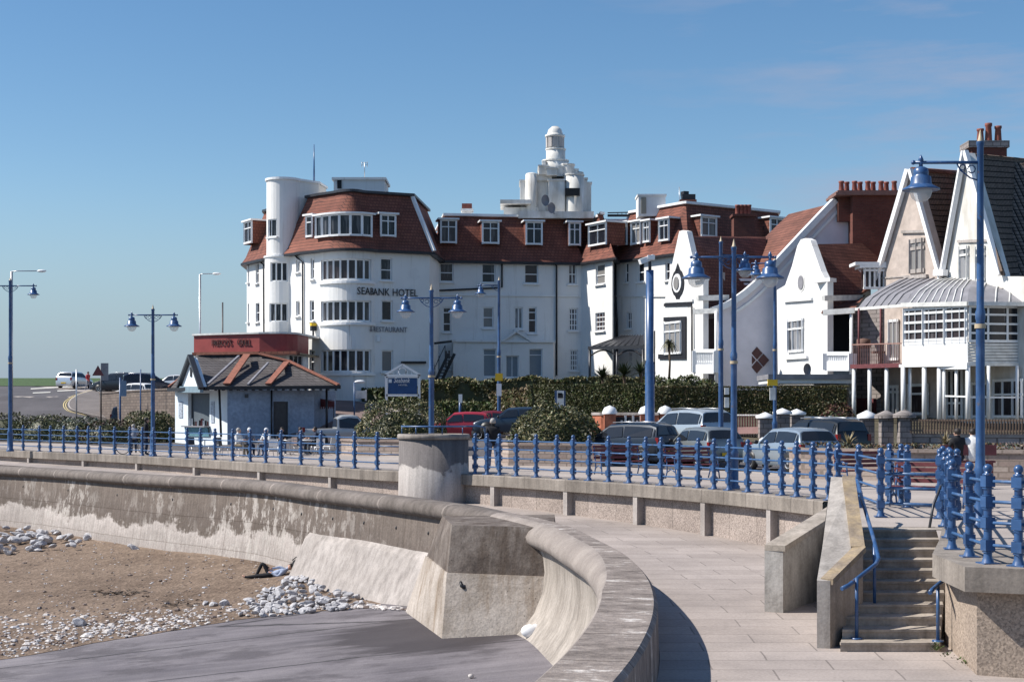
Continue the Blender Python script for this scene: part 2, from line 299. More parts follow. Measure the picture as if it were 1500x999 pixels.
def seawall():
    m, t, b = _base('stained_sea_wall', 0.92, 0, 0.2); g = N(t, 'ShaderNodeTexCoord'); uvn = g.outputs['UV']
    sp = N(t, 'ShaderNodeSeparateXYZ'); t.links.new(uvn, sp.inputs[0])
    nz = noise_n(t, 0.55, 8, uvn, rough=0.65, stretch=(0.8, 1.7, 1)); nz2 = noise_n(t, 2.4, 6, uvn, stretch=(2.6, 0.7, 1))
    ad = N(t, 'ShaderNodeMath', operation='MULTIPLY_ADD'); t.links.new(nz, ad.inputs[0]); ad.inputs[1].default_value = 2.4; t.links.new(sp.outputs[1], ad.inputs[2])
    ad2 = N(t, 'ShaderNodeMath', operation='MULTIPLY_ADD'); t.links.new(nz2, ad2.inputs[0]); ad2.inputs[1].default_value = 0.55; t.links.new(ad.outputs[0], ad2.inputs[2])
    mrn = N(t, 'ShaderNodeMapRange'); mrn.inputs[1].default_value = 0; mrn.inputs[2].default_value = 6; t.links.new(ad2.outputs[0], mrn.inputs[0])
    o = ramp(t, mrn.outputs[0], [(0.28, (0.22, 0.18, 0.155)), (0.44, (0.17, 0.138, 0.12)), (0.49, (0.16, 0.13, 0.11)), (0.52, (0.56, 0.50, 0.465)), (0.60, (0.44, 0.39, 0.36))])
    pa = ramp(t, noise_n(t, 1.25, 9, uvn, rough=0.74, stretch=(1.5, 0.85, 1)), [(0.50, 0.0), (0.56, 0.9)]); pb = ramp(t, noise_n(t, 0.16, 3, uvn), [(0.44, 0.05), (0.58, 1.0)]); pt = mixc(t, 1.0, pa, pb, 'MULTIPLY')
    o = mixc(t, pt, o, (0.56, 0.51, 0.47))
    o = mixc(t, 1.0, o, ramp(t, noise_n(t, 3.2, 5, uvn, stretch=(3, 0.25, 1)), [(0.3, 0.72), (0.6, 1.0)]), 'MULTIPLY')
    o = mixc(t, 1.0, o, ramp(t, noise_n(t, 16, 4), [(0.3, 0.75), (0.62, 1.0)]), 'MULTIPLY')
    br = N(t, 'ShaderNodeTexBrick', i_Scale=1.0, i_Brick_Width=2.3, i_Row_Height=1.15, i_Mortar_Size=0.015, offset=0.0)
    br.inputs['Color1'].default_value = (1, 1, 1, 1); br.inputs['Color2'].default_value = (0.88, 0.88, 0.88, 1); br.inputs['Mortar'].default_value = (0.62, 0.6, 0.58, 1)
    t.links.new(mixc(t, 0.08, uvn, noise_n(t, 1.1, 3, uvn), 'ADD'), br.inputs['Vector']); o = mixc(t, 1.0, o, br.outputs[0], 'MULTIPLY')
    t.links.new(o, b.inputs['Base Color']); bump(t, b, noise_n(t, 5, 9), 0.5, 0.05); return m
M['seawall'] = seawall()
def weathered(name, c_hi, c_mid, c_lo, streak=(1.5, 1.5, .16), sc=.8):
    m, t, b = _base(name, .92, 0, .2); o = ramp(t, noise_n(t, sc, 9, rough=.7), [(.34, c_lo), (.48, c_mid), (.64, c_hi)])
    o = mixc(t, ramp(t, noise_n(t, 1.3, 7, rough=.65, stretch=streak), [(.5, 0.0), (.66, .7)]), o, tuple(x * y for x, y in zip(c_lo, (.8, .68, .55))))
    o = mixc(t, ramp(t, noise_n(t, 2.1, 7, rough=.65, stretch=streak), [(.6, 0.0), (.7, .6)]), o, tuple(min(1, x * 1.35) for x in c_hi))
    vo = N(t, 'ShaderNodeTexVoronoi', i_Scale=5.0); t.links.new(N(t, 'ShaderNodeTexCoord').outputs['Object'], vo.inputs['Vector']); o = mixc(t, 1.0, o, ramp(t, vo.outputs['Distance'], [(.05, .35), (.10, 1.0)]), 'MULTIPLY')
    o = mixc(t, 1.0, o, ramp(t, noise_n(t, 20, 5), [(.3, .72), (.62, 1.05)]), 'MULTIPLY'); t.links.new(o, b.inputs['Base Color']); bump(t, b, noise_n(t, 8, 9), .5, .04); return m
M['block'] = weathered('scoured_buttress_concrete', (.50, .44, .39), (.41, .355, .31), (.27, .225, .185)); M['blockd'] = weathered('dark_wet_stained_concrete', (.25, .215, .19), (.16, .132, .115), (.085, .068, .06))
M['curve'] = concrete('curved_wall_concrete', (0.44, 0.39, 0.345), (0.31, 0.27, 0.235), sc=0.9)
def topc():
    m, t, b = _base('scoured_coping_top', 0.92, 0, 0.2); g = N(t, 'ShaderNodeTexCoord').outputs['UV']
    o = ramp(t, noise_n(t, 1.3, 9, g, rough=0.72, stretch=(1.6, 0.9, 1)), [(0.36, (0.15, 0.125, 0.11)), (0.5, (0.29, 0.245, 0.22)), (0.57, (0.33, 0.28, 0.25)), (0.62, (0.62, 0.57, 0.53))])
    o = mixc(t, 1.0, o, ramp(t, noise_n(t, 9, 5, g, stretch=(3.5, 0.5, 1)), [(0.3, 0.7), (0.6, 1.0)]), 'MULTIPLY')
    br = N(t, 'ShaderNodeTexBrick', i_Scale=1.0, i_Brick_Width=2.1, i_Row_Height=50, i_Mortar_Size=0.02, offset=0.0)
    br.inputs['Color1'].default_value = (1, 1, 1, 1); br.inputs['Color2'].default_value = (0.85, 0.85, 0.85, 1); br.inputs['Mortar'].default_value = (0.35, 0.33, 0.31, 1)
    t.links.new(mixc(t, 0.05, g, noise_n(t, 2, 3, g), 'ADD'), br.inputs['Vector']); o = mixc(t, 1.0, o, br.outputs[0], 'MULTIPLY')
    t.links.new(o, b.inputs['Base Color']); bump(t, b, noise_n(t, 7, 9), 0.7, 0.05); return m
M['topc'] = topc()
WET = (14.0, 31.5, 4.6)
def slipm():
    m, t, b = _base('dark_slipway_tarmac', 0.8, 0, 0.3)
    o = ramp(t, noise_n(t, 0.22, 8, rough=0.65), [(0.35, (0.14, 0.125, 0.138)), (0.62, (0.235, 0.212, 0.222))])
    o = mixc(t, 1.0, o, ramp(t, noise_n(t, 0.5, 4, stretch=(0.25, 3.2, 1)), [(0.3, 0.72), (0.6, 1.0)]), 'MULTIPLY')
    o = mixc(t, ramp(t, noise_n(t, 0.16, 7, rough=0.7, stretch=(1, 1.6, 1)), [(0.5, 0.0), (0.56, 0.65)]), o, (0.075, 0.065, 0.07))
    o = mixc(t, ramp(t, noise_n(t, 0.9, 9, rough=0.75, stretch=(0.5, 1.6, 1)), [(0.60, 0.0), (0.66, 0.55)]), o, (0.26, 0.235, 0.23))
    o = mixc(t, 1.0, o, ramp(t, noise_n(t, 30, 3), [(0.3, 0.75), (0.62, 1.05)]), 'MULTIPLY')
    cr_ = N(t, 'ShaderNodeTexVoronoi', i_Scale=0.14, feature='DISTANCE_TO_EDGE')
    v = mixc(t, 0.5, N(t, 'ShaderNodeTexCoord').outputs['Object'], noise_n(t, 0.8, 5), 'ADD'); mpv = N(t, 'ShaderNodeMapping'); mpv.inputs['Scale'].default_value = (.32, 1.5, 1); mpv.inputs['Rotation'].default_value = (0, 0, .12); t.links.new(v, mpv.inputs[0])
    t.links.new(mpv.outputs[0], cr_.inputs['Vector']); o = mixc(t, 1.0, o, ramp(t, cr_.outputs[0], [(0.005, 0.3), (0.016, 1.0)]), 'MULTIPLY')
    gp = N(t, 'ShaderNodeTexCoord').outputs['Object']; vd = N(t, 'ShaderNodeVectorMath', operation='DISTANCE'); vd.inputs[1].default_value = WET; t.links.new(gp, vd.inputs[0]); na = N(t, 'ShaderNodeMath', operation='MULTIPLY_ADD'); t.links.new(noise_n(t, 0.6, 8, rough=.7, stretch=(.5, 1.8, 1)), na.inputs[0]); na.inputs[1].default_value = 6.0; t.links.new(vd.outputs['Value'], na.inputs[2]); mw = N(t, 'ShaderNodeMapRange'); mw.inputs[1].default_value = 6.0; mw.inputs[2].default_value = 7.2; mw.inputs[3].default_value = 0.9; mw.inputs[4].default_value = 0; t.links.new(na.outputs[0], mw.inputs[0]); o = mixc(t, mw.outputs[0], o, (0.05, 0.042, 0.045))
    t.links.new(o, b.inputs['Base Color']); bump(t, b, noise_n(t, 14, 6), 0.4); return m
M['rollp'] = concrete('pale_rounded_nosing', (0.34, 0.295, 0.265), (0.235, 0.20, 0.18), sc=.8, streak=False)
M['slip'] = slipm()
def sand():
    m, t, b = _base('shingly_sand', 0.95, 0, 0.15)
    o = ramp(t, noise_n(t, 0.35, 8, rough=0.6), [(0.33, (0.145, 0.104, 0.078)), (0.64, (0.232, 0.172, 0.13))])
    vo = N(t, 'ShaderNodeTexVoronoi', i_Scale=9.0); t.links.new(N(t, 'ShaderNodeTexCoord').outputs['Object'], vo.inputs['Vector'])
    o = mixc(t, 0.7, o, ramp(t, vo.outputs['Color'], [(0.1, 0.62), (0.85, 1.3)]), 'MULTIPLY')
    o = mixc(t, 1.0, o, ramp(t, noise_n(t, 3, 6), [(0.3, 0.78), (0.62, 1.05)]), 'MULTIPLY')
    t.links.new(o, b.inputs['Base Color']); bump(t, b, vo.outputs[0], 0.6, 0.05); return m
M['sand'] = sand()
M['rock'] = mat('grey_limestone', (0.56, 0.545, 0.56), 0.9, 0.3, 3, bmp=0.5, fine=9)
M['rockw'] = mat('pale_pebble', (0.62, 0.57, 0.54), 0.9, 0.35, 4, bmp=0.3)
M['rockd'] = mat('brown_pebble', (0.22, 0.17, 0.15), 0.9, 0.35, 4, bmp=0.3)
def leafm(name, c):
    m, t, b = _base(name, 0.5, 0, 0.35); o = ramp(t, noise_n(t, 1.2, 4), [(0.3, tuple(x * 0.6 for x in c)), (0.7, c)])
    t.links.new(o, b.inputs['Base Color']); return m
M['lf1'] = leafm('leaf_dark_green', (0.052, 0.060, 0.02)); M['lf2'] = leafm('leaf_olive', (0.12, 0.115, 0.045)); M['lf3'] = leafm('leaf_pale_yellow', (0.34, 0.29, 0.15))
M['lf4'] = leafm('leaf_mid_green', (0.075, 0.115, 0.03)); M['lf5'] = leafm('leaf_brown', (0.16, 0.11, 0.055)); M['lf6'] = leafm('leaf_grey_green', (0.14, 0.17, 0.13))
M['lfc'] = leafm('clipped_leaf', (0.085, 0.082, 0.026)); M['lfr'] = leafm('leaf_dark_red', (0.09, 0.03, 0.025))
# ---------------------------------------------------------------- land
def catmull(P, n=6):
    out = []; Q = [P[0]] + P + [P[-1]]
    for i in range(1, len(Q) - 2):
        a, b, c, d = Q[i - 1], Q[i], Q[i + 1], Q[i + 2]
        for k in range(n):
            t = k / n; out.append(0.5 * ((2 * b) + (c - a) * t + (2 * a - 5 * b + 4 * c - d) * t * t + (3 * b - a - 3 * c + d) * t ** 3))
    out.append(Q[-2]); return out
def normals(P):
    o = []
    for k in range(len(P)):
        d = P[min(k + 1, len(P) - 1)] - P[max(k - 1, 0)]; o.append(Vector((d.y, -d.x, 0)).normalized())
    return o
def sweep(mb, P, prof, m=0, smooth=True, nrm=None, u0=0):
    nrm = nrm or normals(P); rows = []; uvs = []; u = u0
    for k, p in enumerate(P):
        if k: u += (Vector((p.x, p.y)) - Vector((P[k - 1].x, P[k - 1].y))).length
        pr = prof(k) if callable(prof) else prof; rows.append([Vector((p.x, p.y, p.z)) + nrm[k] * a + Vector((0, 0, z)) for a, z in pr])
        v = 0; uu = []
        for q, (a, z) in enumerate(pr):
            if q: v += math.hypot(a - pr[q - 1][0], z - pr[q - 1][1])
            uu.append((u, v))
        uvs.append(uu)
    mb.grid(rows, m, uvs, smooth); return rows
RAILPY = [(-350, 644.5), (-80, 654.5), (57, 661), (200, 667), (366, 676.5), (460, 682), (552, 688), (640, 691.5), (692, 694), (760, 697.5), (850, 703), (946, 709), (1067, 718), (1191, 730), (1222, 734)]
RAILP = catmull([WD(a, b, EYE) for a, b in RAILPY], 6)
def railpt(px):
    b = None
    for a, c in zip(RAILP, RAILP[1:]):
        pa, pc = CX + a.x * F / a.y, CX + c.x * F / c.y
        if pa <= px <= pc: t = (px - pa) / (pc - pa); return a.lerp(c, t)
    return RAILP[-1].copy() if px > 0 else RAILP[0].copy()
def railY(px):
    if px < 1217: return railpt(px).y
    return tab([(1217, 35.6), (1258, 27.1), (1374, 27.1), (1379, 22.5), (1415, 20.45), (2300, 19.2)], px)
GT = [(300, [(60, 0), (84, 0.0), (110, .85), (128, 3.4), (147, 4.4), (172, 5.9), (260, 6.0), (900, 0)]),
      (450, [(60, 0), (74, 0), (84, .5), (104, 3.3), (150, 5), (900, 4)]),
      (700, [(66, 0), (76, .6), (85, .7), (98, 2.0), (106, 3.3), (150, 3.4), (900, 4)]),
      (950, [(58, 0), (62, .4), (66, .8), (74, 1.7), (104, 3.3), (150, 3.4), (900, 4)])]
def G(px, Y):
    if px <= GT[0][0]: return tab(GT[0][1], Y)
    for (a, ta), (b, tb) in zip(GT, GT[1:]):
        if px <= b: return lerp(tab(ta, Y), tab(tb, Y), (px - a) / (b - a))
    return tab(GT[-1][1], Y)
def GX(X, Y): return G(CX + X * F / Y, Y)
mb = MB(); rows = []
for px in list(range(-400, 1900, 10)):
    y0 = railY(px) + 0.42; ys = [y0] + [y for y in (24, 28, 32, 37, 42, 47, 52, 55, 58, 60, 62, 64, 66, 70, 74, 76, 80, 84, 85, 88, 92, 98, 104, 106, 110, 118, 128, 147, 160, 172, 200, 260, 400, 900)]
    ys = [max(y, y0 + 0.01 * k) for k, y in enumerate(ys)]; rows.append([(((px - CX) * y / F), y, G(px, y) - 0.008 if k else -0.008) for k, y in enumerate(ys)])
mb.grid(rows, 0); setp(mb.build('ground', M['upave']), kind='structure')
def drape(name, mt, edge0, edge1, n, k, h):   # quad strip between two (px,Y) polylines, draped on the ground
    mb = MB(); rows = []
    for i in range(n + 1):
        def at(E):
            t = i / n * (len(E) - 1); q = min(int(t), len(E) - 2); return (lerp(E[q][0], E[q + 1][0], t - q), lerp(E[q][1], E[q + 1][1], t - q))
        a, b = at(edge0), at(edge1); xa, xb = (a[0] - CX) * a[1] / F, (b[0] - CX) * b[1] / F; r = []
        for j in range(k + 1):
            X, Y = lerp(xa, xb, j / k), lerp(a[1], b[1], j / k); r.append((X, Y, GX(X, Y) + h))
        rows.append(r)
    mb.grid(rows, 0); return setp(mb.build(name, mt), kind='structure')
def pyY(px, py):      # depth at which the ground is seen at this pixel
    lo, hi = railY(px) + 1, 260
    for k in range(600):
        Y = lo + (hi - lo) * k / 600
        if HY + (EYE - G(px, Y)) * F / Y <= py: return Y
    return hi
# road through the scene
drape('road', M['asphalt'], [(-200, 96), (100, 90), (300, 80), (500, 73), (760, 66), (950, 55.5), (1250, 50.5), (1700, 46.5)],
      [(-200, 170), (60, 150), (200, 120), (350, 97), (500, 90), (760, 79), (950, 63), (1250, 61), (1900, 60)], 120, 24, 0.02)
drape('grass_bank', M['grass'], [(-260, 152), (60, 151), (200, 152), (300, 153)], [(-260, 255), (60, 255), (200, 255), (300, 255)], 40, 30, 0.05)
drape('driveway', M['drive'], [(430, 80), (470, 79), (520, 78), (600, 80)], [(420, 101), (455, 101), (520, 101), (560, 98)], 30, 24, 0.06)
drape('hotel_garden', M['soil'], [(600, 84), (770, 80), (950, 65), (1250, 63), (1700, 61)], [(600, 112), (770, 112), (950, 112), (1250, 110), (1700, 110)], 60, 24, 0.05)
# footway inside the bend with double yellow lines
def pathpix(P, n=8): return catmull([Vector((a, pyY(a, b), 0)) for a, b in P], n)
kerb = pathpix([(165, 566), (135, 572), (108, 580), (93, 591), (97, 602), (120, 609), (160, 616), (200, 622)])
def inset(P, e): return [(p.x + e, p.y) for p in P]
drape('footway', M['path'], inset(kerb, 9), [(172, 145), (178, 128), (190, 112), (205, 102), (230, 95)], 60, 10, 0.13)
drape('kerb', M['concl'], inset(kerb, 7), inset(kerb, 9.5), 60, 1, 0.14)
for e in (0, 3.2): drape('yellow_line', M['ypaint'], inset(kerb, e), inset(kerb, e + 1.5), 60, 1, 0.05)
for a, b, yy in ((48, 74, 576), (84, 110, 573)): drape('road_marking', M['paint'], [(a, pyY(a, yy + 1.2)), (b, pyY(b, yy))], [(a, pyY(a, yy - .3)), (b, pyY(b, yy - 1.4))], 6, 1, 0.05)
drape('road_edge_line', M['paint'], [(45, pyY(45, 571)), (120, pyY(120, 566.6))], [(45, pyY(45, 569.5)), (120, pyY(120, 565.4))], 8, 1, 0.05)
mb = MB(); mb.grid([[(x, y, -5.6 - 0.00001 * y) for y in (-2000, -200, 0, 100, 600, 3000, 15000)] for x in (-15000, -3000, -600, -100, -20, 100, 600, 3000, 15000)])
sea = _base('sea_water', 0.15, 0, 0.5); sea[2].inputs['Base Color'].default_value = (0.03, 0.07, 0.09, 1); bump(sea[1], sea[2], noise_n(sea[1], 0.6, 6), 0.4, 0.3)
setp(mb.build('sea', sea[0]), kind='structure')

# ---------------------------------------------------------------- promenade retaining wall
LPZ = [(0, -1.5), (23, -1.5), (39, -1.32), (46, -1.1), (52, -0.95), (63, -0.75), (80, -0.62), (100, -0.6)]
def lpz(Y): return tab(LPZ, Y)
rw = thing('retaining_wall', 'long low promenade retaining wall of pinkish aggregate panels under an overhanging grey coping', 'wall', railpt(640) - Vector((0, 0, 1)))
mb = MB(); sweep(mb, RAILP, [(-0.5, -0.02), (-0.45, 0), (0.26, 0), (0.29, -0.03), (0.29, -0.36), (0.04, -0.36)], smooth=False); mb.build('coping', M['coping'], rw)
mb = MB(); nr = normals(RAILP); sweep(mb, RAILP, lambda k: [(0.05, -0.34), (0.05, lpz(RAILP[k].y) - 0.2)], smooth=False, nrm=nr); mb.build('wall_panel', M['aggr'], rw)
for px in (48, 128, 207, 292, 387, 492, 607, 730, 838, 941, 1041, 1139):
    p = railpt(px); q = railpt(px + 2); d = (q - p).normalized(); n = Vector((d.y, -d.x, 0)); zb = lpz(p.y) - 0.1
    mb = MB(); c = p + n * 0.15; mb.box((c.x, c.y, (zb - 0.37) / 2), (0.2, 0.24, abs(zb) - 0.37), math.atan2(d.y, d.x)); mb.build('pilaster', M['concl'], rw)

# ---------------------------------------------------------------- sea wall
TP = [(-350, 669, 2.82), (-80, 679, 2.78), (57, 685, 2.76), (200, 694, 2.68), (366, 703, 2.62), (460, 714, 2.66), (552, 724, 2.7), (645, 736, 2.76), (700, 745, 2.8), (760, 757, 2.8), (812, 771, 2.8), (850, 790, 2.8), (888, 812, 2.8), (913, 840, 2.8), (922, 870, 2.8), (916, 903, 2.8), (893, 944, 2.8), (858, 985, 2.8), (800, 1040, 2.8), (640, 1180, 2.8), (300, 1400, 2.8)]
TPT = catmull([WD(a, b, d) for a, b, d in TP], 6); TN = normals(TPT); ip = TP.index((760, 757, 2.8)) * 6
def tw(k): return max(0, min(1, (k - (ip - 9)) / 12))
def prof_top(k):
    w = tw(k); zi = lpz(TPT[k].y) - TPT[k].z
    if w == 0: L_ = [(-0.62, min(zi, 0) - 0.1), (-0.56, -0.02), (-0.3, 0.0), (0, 0), (0.15, -0.03), (0.27, -0.12), (0.33, -0.26), (0.28, -0.40), (0.17, -0.48), (0.05, -0.5)]; return L_
    A = [(-0.62, -0.1), (-0.56, -0.02), (-0.3, 0.0), (0, 0), (0.15, -0.03), (0.27, -0.12), (0.33, -0.26), (0.28, -0.40), (0.17, -0.48), (0.05, -0.5)]
    e_ = max(0, min(1, (k - ip - 15) / 14)); B = [(-0.44, min(zi, 0) - 0.1), (-0.42, -0.06), (-0.36, 0.0), (0.04 + .38 * e_, 0.0), (0.22 + .25 * e_, -0.07 + .03 * e_), (0.38 + .11 * e_, -0.2 + .04 * e_), (0.46 + .03 * e_, -0.34), (0.43, -0.48), (0.32, -0.58), (0.16, -0.66)]
    return [(lerp(a[0], b[0], w), lerp(a[1], b[1], w)) for a, b in zip(A, B)]
def prof_face(k):
    w = tw(k); A = [(0.06, -0.49), (0.08, -0.9), (0.13, -1.3), (0.2, -1.9), (0.3, -2.5), (0.36, -2.9), (0.4, -3.4), (0.45, -5.2)]
    B = [(0.18, -0.61), (0.08, -0.85), (0.06, -1.2), (0.14, -1.7), (0.34, -2.2), (0.62, -2.6), (1.0, -3.0), (2.0, -4.2)]
    return [(lerp(a[0], b[0], w), lerp(a[1], b[1], w)) for a, b in zip(A, B)]
sw = thing('sea_wall', 'stained concrete sea wall with rounded top curving from the beach round to the foreground', 'sea wall', TPT[ip] + Vector((0, 0, -3)))
KS = ip - 3
def sub(P, a, b): return P[a:b + 1]
mb = MB(); sweep(mb, sub(TPT, 0, KS), lambda k: prof_top(k), nrm=sub(TN, 0, KS)); mb.build('rounded_coping', M['roll'], sw)
mb = MB(); sweep(mb, sub(TPT, KS, len(TPT) - 1), lambda k: prof_top(k + KS)[:4], nrm=sub(TN, KS, len(TPT) - 1), smooth=False); sweep(mb, sub(TPT, KS, len(TPT) - 1), lambda k: prof_top(k + KS)[3:], 1, nrm=sub(TN, KS, len(TPT) - 1)); o = mb.build('flat_coping', [M['topc'], M['rollp']], sw); o['label'] = 'broad scuffed coping with pale scour marks'
mb = MB(); sweep(mb, sub(TPT, 0, KS), lambda k: prof_face(k), nrm=sub(TN, 0, KS)); mb.build('wall_face', M['seawall'], sw)
mb = MB(); sweep(mb, sub(TPT, KS, len(TPT) - 1), lambda k: prof_face(k + KS), nrm=sub(TN, KS, len(TPT) - 1)); o = mb.build('wall_face', M['curve'], sw); o['label'] = 'concave curved face beside the slipway'
# weep holes
mb = MB()
for k in range(2, KS - 3, 3):
    p = TPT[k] + TN[k] * 0.075 + Vector((0, 0, -0.98)); mb.lathe([(0.001, 0.03), (0.05, 0.03), (0.05, -0.05)], (0, 0, 0), 8) if False else mb.ball(p, 0.055, 0, 6, (1, 1, 1.3))
mb.build('weep_holes', M['black'], sw)['kind'] = 'stuff'
def tpx(px): return min(range(ip), key=lambda q: abs(CX + TPT[q].x * F / TPT[q].y - px))
# buttress block
bt = thing('buttress', 'square battered concrete buttress projecting from the sea wall over the slipway', 'buttress', W(700, 925, 38.4))
T1, T2, T3, T4 = W(662, 769, 38.5), W(812, 771, 37.5), W(812, 755, 42.5), W(648, 757, 41.8)
zt = EYE - 2.9
for t in (T1, T2, T3, T4): t.z = zt
Bm = [Vector((-1.78, 38.0, -3.75)), Vector((1.6, 36.9, -3.75)), Vector((1.6, 44, -3.9)), Vector((-3.2, 44.3, -3.95))]
def bl(t, b, h): k = (zt - h) / (zt - b.z); return t.lerp(b, k)
mid = [bl(t, b, -2.0) for t, b in zip((T1, T2, T3, T4), Bm)]
mb = MB(); mb.hexa([mid[0], mid[1], mid[2], mid[3], T1, T2, T3, T4]); mb.build('upper_block', M['blockd'], bt)
c = Vector((0, -0.05, 0)); mid2 = [mid[0] + Vector((-.02, -.05, 0)), mid[1] + c, mid[2], mid[3] + Vector((-.05, 0, 0))]
mb = MB(); mb.hexa([Bm[0] + c, Bm[1] + c, Bm[2], Bm[3]] + mid2); mb.build('lower_block', M['block'], bt)
mb = MB(); mb.tube([W(675, 853, 38.3), W(675, 853, 38.08), W(676, 858, 38.02), W(680, 861, 38.02), W(681, 857, 38.06)], 0.045, 6); mb.build('iron_ring', M['black'], bt)
# sloping apron
ap = MB(); rows = []; uvs = []
for t_ in range(9):
    f = t_ / 8; px = lerp(462, 640, f); k = tpx(px); p = TPT[k]; n = TN[k]
    rows.append([p + n * 0.1 + Vector((0, 0, -1.5)), p + n * 0.35 + Vector((0, 0, -1.75 - .05 * math.sin(9 * f))), p + n * 1.9 + Vector((0, 0, -5.0))])
e0 = [v + Vector((-0.02, 0.3, 0)) for v in rows[0]]; e0[1] = e0[0] + Vector((0, 0, -.3)); e0[2] = e0[0] + Vector((0, 0, -3))
ap.grid([e0] + rows, 0); setp(ap.build('apron', M['concl']), 'pale sloping concrete apron at the foot of the sea wall beside the buttress', 'apron')

# ---------------------------------------------------------------- lower promenade, beach, slipway
def xT(Y):
    for k in range(len(TPT) - 1):
        a, b = TPT[k], TPT[k + 1]
        if a.y >= Y >= b.y: t = (a.y - Y) / max(a.y - b.y, 1e-6); return lerp(a.x + TN[k].x * -0.45, b.x + TN[k + 1].x * -0.45, t)
    return TPT[-1].x
def xR(Y):
    if Y < 36.5: return 16
    for a, b in zip(RAILP, RAILP[1:]):
        if a.y >= Y >= b.y: return lerp(a.x, b.x, (a.y - Y) / max(a.y - b.y, 1e-6)) + 0.3
    return RAILP[0].x if Y > 50 else RAILP[-1].x
mb = MB(); rows = []; uvs = []; Y = 110.0; u = 0
while Y > 9:
    a, b = xT(max(Y, 10)), xR(Y); rows.append([(lerp(a, b, k / 10), Y, lpz(Y)) for k in range(11)]); uvs.append([(u, lerp(a, b, k / 10) - a * 0.55) for k in range(11)])
    st = 0.5 if Y > 40 else 0.3; Y -= st; u += st * 1.05
mb.grid(rows, 0, [[(q[1], q[0]) for q in r] for r in uvs], True)
setp(mb.build('lower_promenade', M['paving']), kind='structure')
def slz(X): return EYE - 5.55 + 0.1 * X
def slipY(px, py):
    s = (py - HY + 0.1 * (px - CX)) / 5.55; return Vector(((px - CX) / s, F / s, 0))
SB = [slipY(a, b) for a, b in ((-420, 1035), (-60, 974), (45, 960), (150, 940), (250, 924), (366, 905), (450, 897), (530, 890), (620, 896))]
mb = MB(); rows = []
for p in SB: rows.append([(lerp(p.x, p.x, k / 12), lerp(p.y + 1.6, 8, k / 12), slz(p.x)) for k in range(13)])
rows += [[(x, lerp(44, 8, k / 12), slz(x)) for k in range(13)] for x in (-1, 0, 1, 2.5)]
mb.grid(rows, 0); o = setp(mb.build('slipway', M['slip']), kind='structure'); vdn = [n for n in M['slip'].node_tree.nodes if n.type == 'VECT_MATH'][0]; vdn.inputs[1].default_value = Vector((-1.6, 39.5, slz(-1.6))) - o.location
FT = [(-200, 5.9), (57, 5.78), (150, 5.72), (250, 5.7), (366, 5.58), (440, 5.66), (520, 5.9), (600, 5.95)]
sandrows = []
for i in range(61):
    t = i / 60 * (len(SB) - 1); q = min(int(t), len(SB) - 2); b = SB[q].lerp(SB[q + 1], t - q); pxb = CX + b.x * F / b.y
    px = max(-345, min(pxb + 10, 640)); k = tpx(px); a = TPT[k] + TN[k] * 0.15; za = EYE - tab(FT, px); r = []; b = b + Vector((0, .45 * noise.noise(Vector((b.x * .7, 1, 0))) + .2 * noise.noise(Vector((b.x * 2.3, 5, 0))), 0))
    for j in range(25):
        w = j / 24; p = a.lerp(b, w); z = lerp(za, slz(b.x) + 0.012, w ** 1.1)
        if 0 < j < 24: z += 0.10 * noise.noise(Vector((p.x * 0.35, p.y * 0.35, 0))) + 0.03 * noise.noise(Vector((p.x * 1.7, p.y * 1.7, 3)))
        r.append(Vector((p.x, p.y, z)))
    sandrows.append(r)
mb = MB(); mb.grid(sandrows, 0, smooth=True); setp(mb.build('beach_sand', M['sand']), kind='structure')
def sandpt(px, w):
    best = min(sandrows, key=lambda r: abs(CX + r[int(w * 24)].x * F / r[int(w * 24)].y - px)); f = w * 24; j = min(int(f), 23); return best[j].lerp(best[j + 1], f - j)
def sandpix(px, py):
    best = min(((abs(CX + p.x * F / p.y - px) + abs(HY + (EYE - p.z) * F / p.y - py) * 1.0, p) for r in sandrows for p in r), key=lambda q: q[0])[1]; return best.copy()
# rocks
def rock_mesh(seed, flat=0.6, sub=2):
    bm = bmesh.new(); bmesh.ops.create_icosphere(bm, subdivisions=sub, radius=1); rnd = random.Random(seed); o = Vector((rnd.random() * 50, 0, 0))
    for _ in range(8):
        d = Vector((rnd.gauss(0, 1), rnd.gauss(0, 1), rnd.gauss(0, 1))).normalized(); lim = 0.42 + 0.25 * rnd.random()
        for v in bm.verts:
            e = v.co.dot(d)
            if e > lim: v.co -= d * (e - lim)
    for v in bm.verts: v.co *= 1 + 0.13 * noise.noise(v.co * 1.6 + o); v.co.z *= flat
    me = bpy.data.meshes.new('rock'); bm.to_mesh(me); bm.free(); me.materials.append(M['rock']); return me
RM = [rock_mesh(k, 0.5 + 0.3 * random.random()) for k in range(9)]
def rock(p, s, label, group, up=0):
    o = bpy.data.objects.new('rock', random.choice(RM)); C.objects.link(o); o.location = (p.x, p.y, p.z + s * 0.25 + up)
    o.scale = (s * random.uniform(.8, 1.35), s * random.uniform(.75, 1.1), s * random.uniform(.8, 1.1)); o.rotation_euler = (random.uniform(-.4, .4), random.uniform(-.4, .4), random.uniform(0, 6.28)); return setp(o, label, 'rock', group)
def inpoly(x, y, P):
    c = False
    for i in range(len(P)):
        x1, y1 = P[i]; x2, y2 = P[i - 1]
        if (y1 > y) != (y2 > y) and x < (x2 - x1) * (y - y1) / (y2 - y1) + x1: c = not c
    return c
P1 = [(358, 899), (358, 888), (378, 872), (410, 860), (436, 845), (452, 842), (478, 852), (508, 858), (512, 872), (530, 888), (470, 897), (410, 903)]
n = 0
